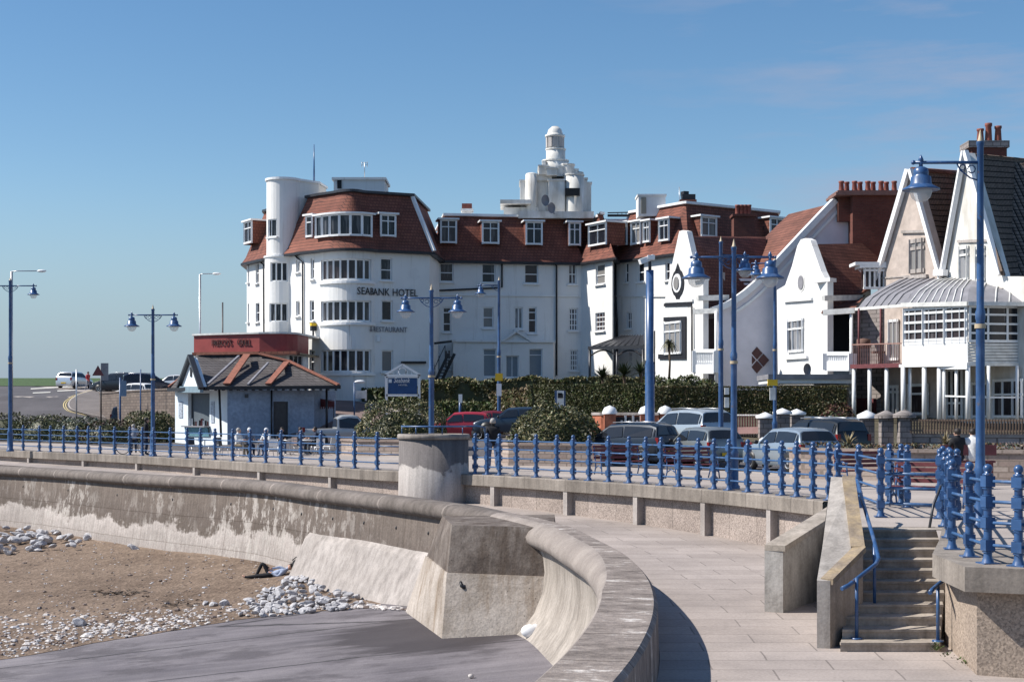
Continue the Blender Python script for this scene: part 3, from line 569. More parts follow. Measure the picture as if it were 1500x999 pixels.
while n < 218:
    x, y = random.uniform(355, 532), random.uniform(836, 904)
    if inpoly(x, y, P1):
        p = sandpix(x, y) + Vector((random.uniform(-.25, .25), random.uniform(-.25, .25), 0)); ce = max(0, 1 - ((x - 455) / 70) ** 2 - ((y - 872) / 34) ** 2)
        rock(p, random.uniform(0.09, 0.215), 'pale grey limestone rock lying in the heap beside the slipway', 'rocks heaped beside the apron', up=ce * random.uniform(0, .15)); n += 1
P2 = [(20, 776), (60, 776), (100, 779), (138, 790), (130, 798), (90, 803), (20, 808)]
n = 0
while n < 75:
    x, y = random.uniform(-10, 140), random.uniform(775, 809)
    if inpoly(x, y, P2) or x < 20: rock(sandpix(x, y + 3) + Vector((random.uniform(-.4, .4), random.uniform(-.6, .3), 0)), random.uniform(0.16, 0.34), 'blue grey rock in the pile at the left foot of the sea wall', 'rocks piled at the left foot of the wall', up=random.uniform(0, .15)); n += 1
for x, y, s, l in ((207, 803, .26, 'single grey rock lying alone against the foot of the sea wall'), (120, 915, .27, 'largest pale rounded rock among the pebbles beside the slipway'), (296, 884, .17, 'small pale rock just right of the dark seaweed on the sand'), (336, 886, .24, 'grey rock at the left tip of the heap, beside the slipway edge'), (315, 888, .2, 'flat pale rock between the seaweed and the large rock heap')):
    rock(sandpix(x, y), s, l, None)
mb = MB(); rnd = random.Random(5)
def pebble(p, s, m):
    a = rnd.random() * 6.28; rows = []
    for z, r in ((-.3, .7), (.1, 1), (.45, .62)): rows.append([(p.x + s * r * math.cos(a + q * 1.2566) * (1.3 if q % 2 else .9), p.y + s * r * math.sin(a + q * 1.2566), p.z + s * z) for q in range(5)])
    mb.grid(rows, m, close=True, smooth=False); mb.face(rows[-1], m)
for k in range(5600):
    i = rnd.randrange(len(sandrows)); w = 1 - abs(rnd.gauss(0, .13)) if rnd.random() < .62 else rnd.random()
    if w < .03 or w > .995: continue
    if w > .45 and 20 < i and CX + sandrows[i][24].x * F / sandrows[i][24].y > 300 and rnd.random() < .72: continue
    r = sandrows[i]; f = w * 24; j = min(int(f), 23); p = r[j].lerp(r[j + 1], f - j) + Vector((rnd.uniform(-.25, .25), rnd.uniform(-.2, .2), 0))
    big = w > .8; pebble(p, rnd.uniform(.022, .062) * (1.2 if big else .8) * (2.1 if rnd.random() < .06 else 1), rnd.choice((0, 1, 1, 1, 2) if big else (2, 2, 1, 2, 0)))
setp(mb.build('pebbles', [M['rock'], M['rockw'], M['rockd']]), 'small grey and pale pebbles strewn over the sand and along the slipway edge', 'pebbles', kind='stuff')
mb = MB()
for cx_, cy_, n_ in ((180, 870, 70), (262, 886, 55), (160, 869, 30)):
    for k in range(n_):
        p = sandpix(cx_ + rnd.gauss(0, 15), cy_ + rnd.gauss(0, 2.2)); p += Vector((rnd.uniform(-.3, .3), rnd.uniform(-.3, .3), .02)); a = rnd.random() * 6.28; s = rnd.uniform(.05, .16)
        mb.face([p + Vector((math.cos(a + q * 1.57) * s * (1 if q % 2 else .3), math.sin(a + q * 1.57) * s * (1 if q % 2 else .3), rnd.uniform(0, .06))) for q in range(4)])
setp(mb.build('seaweed', mat('dark_seaweed', (0.05, 0.035, 0.025), .8, .3, 5)), 'thin dark line of seaweed scraps on the sand', 'seaweed', kind='stuff')
mb = MB(); p = Vector((0.44, 36.45, -3.22)); mb.ball(p, 0.17, 0, 12, (1.35, .8, 1.0)); mb.ball(p + Vector((.13, .02, .05)), 0.12, 0, 8, (1.2, .8, 1.1))
setp(mb.build('plastic_bag', mat('white_plastic', (0.85, 0.85, 0.86), .4, .05, 4)), 'crumpled white bag lying on the slipway against the buttress', 'bag')
mb = MB(); p = slipY(690, 993); p.z = slz(p.x) + .05; mb.ball(p, .07, 0, 6, (1, 1, .7)); setp(mb.build('pebble', M['rockw']), 'small pale stone lying alone on the dark slipway at the bottom', 'stone')

# ---------------------------------------------------------------- stairs and their walls
st = thing('stairs', 'narrow flight of eleven worn concrete steps climbing between two walls to the upper promenade', 'stairs', (5.7, 22.6, -1.5))
for k in range(11):
    t = k / 10; Yk = 22.55 + k * 0.42; xl, xr = lerp(4.93, 6.15, t), lerp(6.42, 7.8, t); z1 = -1.5 + (k + 1) * 1.5 / 11; y2 = Yk + (0.46 if k < 10 else 0.6); dx = 0.12
    mb = MB(); mb.hexa([(xl, Yk, -1.6), (xr, Yk, -1.6), (xr + dx, y2, -1.6), (xl + dx, y2, -1.6), (xl, Yk, z1), (xr, Yk, z1), (xr + dx, y2, z1), (xl + dx, y2, z1)])
    mb.hexa([(xl, Yk - .02, z1 - .035), (xr, Yk - .02, z1 - .035), (xr, Yk + .03, z1 - .035), (xl, Yk + .03, z1 - .035), (xl, Yk - .02, z1 + .003), (xr, Yk - .02, z1 + .003), (xr, Yk + .03, z1 + .003), (xl, Yk + .03, z1 + .003)])
    mb.build('step', M['step'], st)
lichen = concrete('lichened_coping', (0.42, 0.32, 0.20), (0.27, 0.22, 0.18), sc=2.5)
sw2 = thing('stair_wall', 'tapering concrete wall with a broad sloping top on the left side of the stairs', 'wall', (5.3, 24.5, -1.5))
L_, F_, R_, BR, BL = (4.65, 22.9), (4.84, 22.85), (5.61, 24.0), (6.11, 26.9), (5.80, 27.3)
L2_ = (4.99, 24.15)
zl, zr, zb = -0.47, -0.08, 0.92
mb = MB()
def V3(p, z): return Vector((p[0], p[1], z))
top = [V3(L_, zl), V3(F_, zl), V3(R_, zr), V3(BR, zb), V3(BL, zb)]; bot = [V3(q, -1.6) for q in (L_, F_, R_, BR, BL)]
mb.face([top[0], top[1], top[2], V3(L2_, zr)], 0); mb.face([V3(L2_, zr), top[2], top[3], top[4]], 0); mb.face([bot[0], top[0], V3(L2_, zr), top[4]], 0)
for k in range(5): j = (k + 1) % 5; mb.face([bot[k], bot[j], top[j], top[k]], 1 if k == 1 else 0)
q0, q1 = Vector((5.84, 27.2, 0)), Vector((7.62, 35.9, 0)); qn = Vector((.98, -.19, 0)) * .3
mb.hexa([V3(q0, -1.6), V3(q0 + qn, -1.6), V3(q1 + qn, -1.6), V3(q1, -1.6), V3(q0, 0), V3(q0 + qn, 0), V3(q1 + qn, 0), V3(q1, 0)])
mb.build('wall_body', [concrete('streaked_pale_concrete', (0.47, 0.43, 0.395), (0.36, 0.325, 0.295), sc=1.0), M['step']], sw2)
mb = MB()   # lichen-covered edge along the stair side and a lip at the near end
def edge(a, b, w, z0=.03, dz=.03):
    d = (b - a); n = Vector((-d.y, d.x, 0)).normalized() * w; mb.hexa([a + Vector((0, 0, -.06)), b + Vector((0, 0, -.06)), b + n + Vector((0, 0, -.06)), a + n + Vector((0, 0, -.06)), a + Vector((0, 0, dz)), b + Vector((0, 0, dz)), b + n + Vector((0, 0, dz)), a + n + Vector((0, 0, dz))])
edge(top[2] + Vector((.03, 0, 0)), top[3] + Vector((.03, 0, 0)), .22); edge(top[1] + Vector((.04, -.02, 0)), top[2] + Vector((.04, -.02, 0)), .2); mb.build('coping_edge', lichen, sw2)
sw3 = thing('wing_wall', 'low stained wall with sloping dark coping abutting the left of the stair wall', 'wall', (4.8, 26.5, -1.5))
a, b = Vector((4.8, 26.6, 0)), Vector((6.55, 29.6, 0)); n = Vector((-.85, .5, 0)) * .35
za, zb2 = -0.37, 0.12
mb = MB(); mb.hexa([V3(a, -1.6), V3(b, -1.6), V3(b + n, -1.6), V3(a + n, -1.6), V3(a, za), V3(b, zb2), V3(b + n, zb2), V3(a + n, za)]); mb.build('wall_body', concrete('whitewashed_stained_concrete', (0.55, 0.52, 0.49), (0.27, 0.25, 0.23), sc=1.0), sw3)
mb = MB(); o_ = Vector((.03, -.04, 0)); mb.hexa([V3(a + o_, za), V3(b + o_, zb2), V3(b + n, zb2), V3(a + n, za), V3(a + o_, za + .1), V3(b + o_, zb2 + .1), V3(b + n, zb2 + .1), V3(a + n, za + .1)]); mb.build('coping', M['step'], sw3)
# pier on the right with coping
pr = thing('pier_wall', 'tall aggregate faced wall end with thick grey coping right of the stairs', 'wall', (6.4, 20.6, -1.5))
body = [(6.36, 20.55), (8.0, 19.85), (16, 18.9), (16, 30), (8.4, 30), (7.98, 27.3), (6.72, 23.3)]
mb = MB(); m_ag = concrete('exposed_aggregate', (0.38, 0.305, 0.245), (0.27, 0.215, 0.175), grit=0.55, streak=False, bmp=0.6)
for k in range(len(body)): j = (k + 1) % len(body); mb.face([V3(body[k], -1.6), V3(body[j], -1.6), V3(body[j], -.3), V3(body[k], -.3)])
mb.build('wall_panel', m_ag, pr)
cop = [(6.12, 20.3), (8.0, 19.55), (16, 18.6), (16, 22.5), (8.0, 22.8), (7.5, 25.0), (8.05, 27.25), (7.82, 27.3), (7.0, 24.6), (6.20, 22.15)]
mb = MB(); mb.prism([V3(q, -.33) for q in cop], (0, 0, .335)); mb.build('coping', M['coping'], pr)
mb = MB(); mb.prism([V3(q, -.34) for q in [(7.5, 24.9), (8.0, 22.7), (16, 22.4), (16, 30), (8.3, 30), (8.04, 27.2)]], (0, 0, .33)); mb.build('paving_slab', M['upave'], pr)
# hand rails
def handrail(name, pts, posts, label):
    h = thing(name, label, 'handrail', Vector(pts[0]) + Vector((0, 0, -.9))); mb = MB(); mb.tube(pts, .033, 10); mb.build('rail', M['blue'], h)
    for p, z0 in posts:
        mb = MB(); mb.tube([(p[0], p[1], z0), (p[0], p[1], p[2])], .028, 8); mb.lathe([(.001, .02), (.09, .02), (.09, 0)], (p[0], p[1], z0), 10); mb.build('post', M['blue'], h)
hl = [W(1233, 862, 22.7), W(1243, 857, 22.8), W(1283, 826, 23.4), W(1287, 818, 23.5), W(1280, 790, 24.2), W(1264, 735, 26.4), W(1256, 704, 28.2), W(1248, 700, 28.6)]
handrail('handrail', hl, [(W(1255, 846, 22.9), -1.36), (W(1281, 797, 24.0), -1.1)], 'bent blue tubular handrail along the left stair wall')
hr = [W(1362, 868, 22.3), W(1366, 863, 22.4), W(1380, 851, 23.0), W(1398, 780, 25.0), W(1405, 720, 28)]
handrail('handrail', hr[:3] + [W(1384, 846, 23.3)], [(W(1374, 858, 22.65), -1.36)], 'short blue handrail at the foot of the stairs beside the right pier')
mb = MB(); mb.tube([W(1361, 776, 27.2), W(1367, 740, 27.4), W(1378, 712, 27.6), W(1384, 708, 27.6)], .026, 8); setp(mb.build('handrail', M['darkmetal']), 'dark slanting handrail end at the top right of the stairs', 'handrail')
# weeds
mb = MB()
for (x, y, Yd, nn) in ((1372, 953, 22.5, 60), (1388, 962, 22, 10), (1402, 975, 21.6, 10), (1413, 985, 21.3, 12)):
    p = W(x, y, Yd); p.z = -1.48
    for k in range(nn):
        a = rnd.random() * 6.28; r = rnd.uniform(0, .1); q = p + Vector((r * math.cos(a), r * math.sin(a), rnd.uniform(0, .1) if nn > 20 else rnd.uniform(0, .03))); s = .035
        mb.face([q, q + Vector((s * math.cos(a), s * math.sin(a), s)), q + Vector((s * math.cos(a + 1), s * math.sin(a + 1), s * .7))])
setp(mb.build('weeds', M['lf4']), 'small green weeds growing at the foot of the right pier', 'weeds', kind='stuff')
# concrete drum
dc = railpt(637) + Vector((0, -0.75, 0)); zb = -1.0
dr = thing('lookout_drum', 'stained round concrete drum standing in the promenade wall', 'lookout', (dc.x, dc.y, zb))
dm, dt, db = _base('two_tone_drum_concrete', .9, 0, .2); spz = N(dt, 'ShaderNodeSeparateXYZ'); dt.links.new(N(dt, 'ShaderNodeTexCoord').outputs['Object'], spz.inputs[0])
ad = N(dt, 'ShaderNodeMath', operation='MULTIPLY_ADD'); dt.links.new(noise_n(dt, 1.1, 7, rough=.6), ad.inputs[0]); ad.inputs[1].default_value = 1.5; dt.links.new(spz.outputs[2], ad.inputs[2])
mrn = N(dt, 'ShaderNodeMapRange'); mrn.inputs[1].default_value = 0; mrn.inputs[2].default_value = 4; dt.links.new(ad.outputs[0], mrn.inputs[0])
oo = ramp(dt, mrn.outputs[0], [(0.0, (.46, .41, .385)), (.475, (.50, .455, .425)), (.495, (.20, .18, .175)), (1, (.165, .15, .148))])
oo = mixc(dt, 1, oo, ramp(dt, noise_n(dt, 3, 5, stretch=(2, 2, .15)), [(.3, .7), (.62, 1.05)]), 'MULTIPLY'); oo = mixc(dt, 1, oo, ramp(dt, noise_n(dt, 20, 4), [(.3, .8), (.62, 1)]), 'MULTIPLY'); dt.links.new(oo, db.inputs['Base Color']); bump(dt, db, noise_n(dt, 9, 6), .3)
mb = MB(); mb.lathe([(1.22, 0), (1.19, 2.18), (1.0, 2.18), (1.0, 1.2)], dc + Vector((0, 0, zb)), 48); mb.build('drum_wall', dm, dr)
mb = MB(); mb.lathe([(1.2, 2.16), (1.25, 2.18), (1.25, 2.31), (1.21, 2.34), (.98, 2.34), (.98, 2.2)], dc + Vector((0, 0, zb)), 48); mb.build('cap_ring', M['conc'], dr)
mb = MB(); mb.lathe([(.001, 1.2), (1.01, 1.2)], dc + Vector((0, 0, zb)), 30); mb.build('floor_slab', M['conc'], dr)
mb = MB(); zr_ = zb + 2.60; pts = [(dc.x + 1.1 * math.cos(a), dc.y + 1.1 * math.sin(a), zr_) for a in [R(180 + 12 * k) for k in range(0, 16)]]; pts += [(dc.x + 1.55, dc.y - .15, zr_), (dc.x + 1.75, dc.y + .1, zr_ - .04), (dc.x + 1.78, dc.y + .2, zr_ - .5), (dc.x + 1.78, dc.y + .2, 0)]
mb.tube(pts, .03, 8)
for k in (1, 5, 9, 13): mb.tube([pts[k], (pts[k][0], pts[k][1], zb + 2.3)], .02, 6)
mb.build('guard_rail', M['bluel'], dr)

# ---------------------------------------------------------------- railings
RH = (1.14, .86, .57, .26)
def post_mesh():
    mb = MB(); mb.box((0, 0, .012), (.24, .24, .024)); mb.lathe([(.09, .02), (.075, .06), (.06, .1), (.056, 1.2), (.07, 1.22), (.07, 1.245), (.04, 1.26)], n=10); mb.ball((0, 0, 1.315), .068, n=10)
    for z in RH: mb.box((0, 0, z), (.145, .145, .15)); mb.lathe([(.08, z - .1), (.08, z - .085)], n=8); mb.lathe([(.08, z + .085), (.08, z + .1)], n=8)
    o = mb.build('post', M['blue'], loc=(0, 0, 0)); me = o.data; bpy.data.objects.remove(o); return me
PM = post_mesh()
def railing(pts, label, group=None, ext=None, posts=None, rr=.026):
    """pts: list of Vector base points (posts stand on all of them)"""
    r = thing('railing', label, 'railing', pts[len(pts) // 2], group); b = BASE[r.name]
    for k, p in enumerate(pts):
        if posts and k not in posts: continue
        d = (pts[min(k + 1, len(pts) - 1)] - pts[max(k - 1, 0)]); o = bpy.data.objects.new('post', PM); C.objects.link(o); o.parent = r; o.location = p - b; o.rotation_euler = (0, 0, math.atan2(d.y, d.x))
    line = list(pts) + ([ext] if ext else [])
    for z in RH: mb = MB(); mb.tube([p + Vector((0, 0, z)) for p in line], rr, 6); mb.build('rail', M['bluel'], r)
    return r
def atpx(L): return [railpt(x) for x in L]
left_px = [-206, -186, -166, -146, -126, -106, -86, -66, -46, -26, -6, 14, 34, 57.6, 74, 93.4, 113, 129.4, 146.7, 168, 190.3, 208.8, 225, 249.5, 274.2, 293.9, 315, 341, 366.7, 389.4, 412, 441, 470.5, 495, 519.5, 552.5]
railing(atpx(left_px), 'long run of blue railing with ball topped posts left of the concrete drum', ext=railpt(586))
mid_px = [696, 713.6, 731.6, 756.4, 785.4, 815.8, 839.6, 862.9, 891.4, 921.4, 946, 968.5, 994.6, 1023, 1046, 1067.8, 1095.5, 1122.4, 1145.5, 1167, 1191]
railing(atpx(mid_px) + [railpt(1214.5), Vector((7.45, 34.3, 0)), Vector((7.62, 33.0, 0)), W(1290, 757, 30)], 'blue railing with ball topped posts between the concrete drum and the stairs')
def B(px, Y): return Vector(((px - CX) * Y / F, Y, 0))
railing([B(1290, 30.2), B(1377, 29.6)], 'blue barrier of four straight rails across the head of the stairs', posts=[1], rr=.036)
railing([B(1381, 31.8), B(1390, 30.6), B(1402, 29.4)], 'short blue railing clustered behind the near right hand railing')
railing([B(1303, 34.2), B(1320, 34.0), B(1329, 33.0)], 'short blue railing standing behind the stair head barrier')
railing([B(1377, 29.6) + Vector((.12, -.3, 0)), B(1384, 27.5), B(1390, 25.0), B(1394.5, 22.9), B(1420, 21.7), B(1447, 20.75), B(1492, 20.4), B(1545, 20.1), B(1620, 19.8)], 'large near blue railing on the right hand pier above the stairs')
# ---------------------------------------------------------------- wall planes seen through pixels
class Wall:
    def __init__(s, plan):
        s.p = [Vector(((a - CX) * y / F, y, 0)) for a, y in plan]; s.u = [0]
        for a, b in zip(s.p, s.p[1:]): s.u.append(s.u[-1] + (b - a).length)
    def hit(s, px):
        k = (px - CX) / F; best = None
        for i, (a, b) in enumerate(zip(s.p, s.p[1:])):
            d = b - a; den = d.x - k * d.y
            if abs(den) < 1e-9: continue
            t = (k * a.y - a.x) / den; e = max(-t, t - 1, 0)
            if best is None or e < best[0] - 1e-9: best = (e, s.u[i] + t * d.length, a.y + t * d.y)
        return best[1], best[2]
    def seg(s, u):
        for i in range(len(s.p) - 1):
            if u <= s.u[i + 1] or i == len(s.p) - 2: return i
    def pos(s, u, off=0, z=0):
        i = s.seg(u); a, b = s.p[i], s.p[i + 1]; d = (b - a).normalized(); n = Vector((d.y, -d.x, 0)); q = a + d * (u - s.u[i]) + n * off; q.z = z; return q
    def nrm(s, u): i = s.seg(u); d = (s.p[i + 1] - s.p[i]).normalized(); return Vector((d.y, -d.x, 0))
    def z(s, px, py): return EYE - (py - HY) * s.hit(px)[1] / F
    def pt(s, px, py, off=0): u, Y = s.hit(px); return s.pos(u, off, EYE - (py - HY) * Y / F)
    def rect(s, x0, y0, x1, y1): xm = (x0 + x1) / 2; return (s.hit(x0)[0], s.hit(x1)[0], s.z(xm, y1), s.z(xm, y0))
    def build(s, mb, z0, z1, ops=(), dep=0.16, m=0, mrev=0):
        us = sorted(set([round(u, 4) for u in s.u] + [round(q, 4) for o in ops for q in o[:2]])); zs = sorted(set([z0, z1] + [q for o in ops for q in o[2:4]]))
        us = [u for u in us if -1e-3 <= u <= s.u[-1] + 1e-3]
        for a, b in zip(us, us[1:]):
            if b - a < 1e-4: continue
            for c, d in zip(zs, zs[1:]):
                if d - c < 1e-4: continue
                um, zm = (a + b) / 2, (c + d) / 2
                if any(o[0] < um < o[1] and o[2] < zm < o[3] for o in ops): continue
                i = s.seg(um); A, Bv = s.p[i], s.p[i + 1]; dd = (Bv - A).normalized(); P = lambda u, z: A + dd * (u - s.u[i]) + Vector((0, 0, z))
                mb.face([P(a, c), P(b, c), P(b, d), P(a, d)], m)
        for o in ops:
            a, b, c, d = o[:4]; inn = [s.pos(a + 1e-4, -dep), s.pos(b - 1e-4, -dep)]; out = [s.pos(a + 1e-4), s.pos(b - 1e-4)]; up = lambda v, z: Vector((v.x, v.y, z))
            mb.face([up(out[0], c), up(inn[0], c), up(inn[0], d), up(out[0], d)], mrev); mb.face([up(inn[1], c), up(out[1], c), up(out[1], d), up(inn[1], d)], mrev)
            um = [u for u in s.u if a < u < b]; ch = [a + 1e-4] + um + [b - 1e-4]
            for z in (c, d):
                for q, r in zip(ch, ch[1:]): mb.face([up(s.pos(q), z), up(s.pos(r), z), up(s.pos(r, -dep), z), up(s.pos(q, -dep), z)], mrev)
def window(wl, parent, rect, nx=1, rows=(), dep=0.11, fw=0.07, gl=None, frame=None, sill=True, name='window', mull=None, label=None, blind=0, segs=False):
    """rect=(u0,u1,z0,z1). frame with mullions; the pane is a sub-part"""
    u0, u1, z0, z1 = rect; fr = MB(); gm = MB()
    cuts = [u0 + (u1 - u0) * k / nx for k in range(nx + 1)]
    if mull: cuts = [u0] + [u0 + (u1 - u0) * q for q in mull] + [u1]
    fwm = fw * 0.75
    for k in range(len(cuts) - 1):
        a, b = wl.pos(cuts[k] + 1e-4, -dep), wl.pos(cuts[k + 1] - 1e-4, -dep); d = (b - a); n = Vector((d.y, -d.x, 0)).normalized()
        gm.face([V3(a, z0), V3(b, z0), V3(b, z1), V3(a, z1)])
        c = n * 0.03
        for z, w in [(z0 + fw / 2, fw), (z1 - fw / 2, fw)] + [(z0 + (z1 - z0) * r, fwm) for r in rows]: fr.bar(V3(a, z) + c, V3(b, z) + c, .06, w)
    for k, u in enumerate(cuts):
        w = (fw * 1.0 if k in (0, len(cuts) - 1) else fwm * (1.9 if segs else 1)); uu = u + (w / 2 if k == 0 else -w / 2 if k == len(cuts) - 1 else 0)
        p = wl.pos(uu, -dep + .032); fr.bar(V3(p, z0), V3(p, z1), w, .062)
    if sill:
        a, b = wl.pos(u0 - .08, 0.04), wl.pos(u1 + .08, 0.04)
        if not segs: fr.bar(V3(a, z0 - .05), V3(b, z0 - .05), .26, .1)
    if blind:
        a, b = wl.pos(u0 + fw, -dep + .012), wl.pos(u1 - fw, -dep + .012); zb_ = z1 - (z1 - z0) * blind; fr.face([V3(a, zb_), V3(b, zb_), V3(b, z1 - fw), V3(a, z1 - fw)], 1)
    o = fr.build(name, [frame or M['trim'], M['blind']], parent); g = gm.build('pane', gl or M['glass'], o)
    if label: o['label'] = label
    return o
def offset_poly(P, d):   # P ccw plan points, d>0 inward
    out = []; n = len(P)
    for i in range(n):
        a, b, c = P[i - 1], P[i], P[(i + 1) % n]; e1 = (b - a).normalized(); e2 = (c - b).normalized(); n1 = Vector((-e1.y, e1.x, 0)); n2 = Vector((-e2.y, e2.x, 0))
        m_ = n1 + n2; l = m_.length
        if l < 1e-3: out.append(b + n1 * d)
        else: m_ /= l; out.append(b + m_ * min(abs(d) / max(m_.dot(n1), .35), abs(d) * 2.2) * (1 if d > 0 else -1))
    return out
def px2(plan): return [Vector(((a - CX) * y / F, y, 0)) for a, y in plan]
def mansard(P, ze, zt, parent, out=.38, inn=1.3, tile=None, cap=True, face=None):
    tile = tile or M['tile']; a = offset_poly(P, -out); m_ = offset_poly(P, -out * .2); b = offset_poly(P, inn); mb = MB(); n = len(P)
    per = [0]
    for i in range(n): per.append(per[-1] + (a[(i + 1) % n] - a[i]).length)
    zk = ze + .45
    for i in range(n):
        j = (i + 1) % n; h = zt - ze; uv = [(per[i], 0), (per[i + 1], 0), (per[i + 1], h), (per[i], h)]
        mb.face([V3(a[i], ze), V3(a[j], ze), V3(m_[j], zk), V3(m_[i], zk)], 0, [(per[i], 0), (per[i + 1], 0), (per[i + 1], .6), (per[i], .6)])
        mb.face([V3(m_[i], zk), V3(m_[j], zk), V3(b[j], zt), V3(b[i], zt)], 0, [(per[i], .6), (per[i + 1], .6), (per[i + 1], .6 + h), (per[i], .6 + h)])
    mb.build('mansard_roof', tile, parent)
    mb = MB(); c = offset_poly(P, inn - .22)
    for i in range(n):
        j = (i + 1) % n
        mb.face([V3(b[i], zt - .06), V3(b[j], zt - .06), V3(c[j], zt - .03), V3(c[i], zt - .03)]); mb.face([V3(c[i], zt - .03), V3(c[j], zt - .03), V3(c[j], zt + .14), V3(c[i], zt + .14)])
    mb.face([V3(q, zt + .14) for q in c]); mb.build('roof_edge', face or M['trim'], parent)
    mb = MB(); g0 = offset_poly(P, -out - .06); g1 = offset_poly(P, .0)
    for i in range(n):
        j = (i + 1) % n
        mb.face([V3(g0[i], ze - .14), V3(g0[j], ze - .14), V3(g0[j], ze + .02), V3(g0[i], ze + .02)]); mb.face([V3(g0[i], ze - .14), V3(g0[j], ze - .14), V3(g1[j], ze - .14), V3(g1[i], ze - .14)]); mb.face([V3(g0[i], ze + .02), V3(g0[j], ze + .02), V3(a[j], ze + .025), V3(a[i], ze + .025)])
    mb.build('gutter', M['black'], parent)
def backwall(P, k, z0, z1, parent):  # plan points P[k:] plus back to P[0]
    mb = MB(); L = P[k:] + [P[0]]
    for a, b in zip(L, L[1:]): mb.face([V3(a, z0), V3(b, z0), V3(b, z1), V3(a, z1)])
    mb.build('rear_wall', M['white'], parent)
def dormer(wl, parent, x0, y0, x1, y1, off=-.12, back=1.6, nx=2, row=(0.68,), ov=.18, cheek=None, gl=None, segs=False):
    r = wl.rect(x0, y0, x1, y1); u0, u1, z0, z1 = r; n = len([u for u in wl.u if u0 < u < u1]); L = [u0] + [u for u in wl.u if u0 < u < u1] + [u1]; mb = MB()
    f = .09
    for s_, u in ((1, u0), (-1, u1)):
        a = wl.pos(u, off); b = wl.pos(u, off - back); mb.face([V3(a, z0 - .1), V3(b, z0 - .1), V3(b, z1), V3(a, z1)], 1); mb.bar(V3(wl.pos(u + s_ * f / 2, off + .01), z0 - .1), V3(wl.pos(u + s_ * f / 2, off + .01), z1), f * 1.5, .1, 0)
    ro = []
    for z in (z1, z1 + .12): ro.append([V3(wl.pos(u + (-ov if k == 0 else ov if k == len(L) - 1 else 0), off + ov), z) for k, u in enumerate(L)]); ro.append([V3(wl.pos(u + (-ov if k == 0 else ov if k == len(L) - 1 else 0), off - back), z) for k, u in enumerate(L)])
    mb.grid([ro[0], ro[1]], 0); mb.grid([ro[2], ro[3]], 2); mb.grid([ro[0], ro[2]], 0)
    for e in (0, -1): mb.face([ro[0][e], ro[1][e], ro[3][e], ro[2][e]], 0)
    N_ = nx
    for k in range(N_):
        a, b = wl.pos(lerp(u0, u1, k / N_) + 1e-4, off - .02), wl.pos(lerp(u0, u1, (k + 1) / N_) - 1e-4, off - .02)
        for z, w in [(z0, .13), (z1 - .05, .11)] + [(z0 + (z1 - z0) * q, .07) for q in row]: mb.bar(V3(a, z), V3(b, z), .1 if z > z0 else .2, w, 0)
        if k: mb.bar(V3(a, z0), V3(a, z1), .17 if segs else .08, .1, 0)
    o = mb.build('dormer', [M['trim'], cheek or M['tile'], M['lead']], parent); g = MB()
    for k in range(N_):
        a, b = wl.pos(lerp(u0, u1, k / N_) + 1e-4, off - .05), wl.pos(lerp(u0, u1, (k + 1) / N_) - 1e-4, off - .05); g.face([V3(a, z0), V3(b, z0), V3(b, z1), V3(a, z1)])
    g.build('pane', gl or M['glass'], o); return o
def pipe(parent, wl, pts, r=.06):
    mb = MB(); mb.tube([wl.pt(x, y, .1) for x, y in pts], r, 6); return mb.build('drainpipe', M['black'], parent)
def rings(P, zs): pass

# ---------------------------------------------------------------- hotel
HG, EZ = 3.2, 13.07
H = thing('hotel', 'large white hotel with red mansard roof, curved corner bay and stepped white tower', 'hotel', (-4, 104, HG))
# block with the curved bay
arc = [(468 + 80 * k / 12, 102.75 - .03 * k - 1.25 * (1 - ((k - 6) / 6.2) ** 2) ** 0.8) for k in range(13)]
plan2 = [(419, 105.4), (447, 103.6)] + arc + [(549, 102.3), (629, 103.9)]
w2 = Wall(plan2); P2 = px2(plan2) + [Vector((-4.9, 114, 0)), Vector((-13.5, 114, 0))]
ops = []; wins = []
for y0, y1, gl in ((379, 409.5, 'glass'), (440, 470.5, 'glass'), (512, 544.5, 'glass')):
    r = w2.rect(470, y0, 544, y1); ops.append(r); wins.append((r, 7, (), 'bay', gl))
for x0, y0, x1, y1 in ((557.5, 378, 574.5, 411), (559, 440, 575, 470), (559, 513, 576, 545)): r = w2.rect(x0, y0, x1, y1); ops.append(r); wins.append((r, 1, (.47,) if y0 < 400 else (), 's', 'glass'))
for x0, y0, x1, y1 in ((433.5, 381, 439, 399), (455, 379, 460, 409), (433.5, 441, 439, 463), (453.5, 440, 460, 470), (453, 512, 461, 548)): r = w2.rect(x0, y0, x1, y1); ops.append(r); wins.append((r, 1, (.5,) if y1 - y0 > 25 else (), 's', 'glass'))
mb = MB(); w2.build(mb, HG - 1, EZ, ops, .22); o = mb.build('wall', M['white'], H); o['label'] = 'curved white wall with rows of bow windows'
backwall(P2, len(plan2) - 1, HG - 1, EZ, H)
for r, nx, rows, ty, gl in wins: window(w2, H, r, nx, rows, dep=.17, fw=.09, segs=ty == 'bay', gl=M['glass'], name='bow_window' if ty == 'bay' else 'window')
mansard(P2, EZ, 17.15, H, inn=1.35, face=M['darkmetal'])
dormer(w2, H, 464, 313.5, 543, 344.5, off=.12, nx=6, row=(), segs=True); dormer(w2, H, 446, 316, 456, 346, nx=1); dormer(w2, H, 558, 314, 581, 345)
for y in (411.5, 472.5, 546.5):
    mb = MB(); L = [u for u in w2.u if w2.hit(468)[0] - .01 <= u <= w2.hit(548)[0] + .01]; mb.grid([[V3(w2.pos(u, o_), z) for u in L] for o_, z in ((0, w2.z(508, y)), (.14, w2.z(508, y)), (.14, w2.z(508, y) - .16), (0, w2.z(508, y) - .16))]); mb.build('window_sill', M['trim'], H)
pipe(H, w2, [(434, 374), (437, 378), (445, 384), (445.5, 548)]); 
mb = MB()     # verge on the roof corner
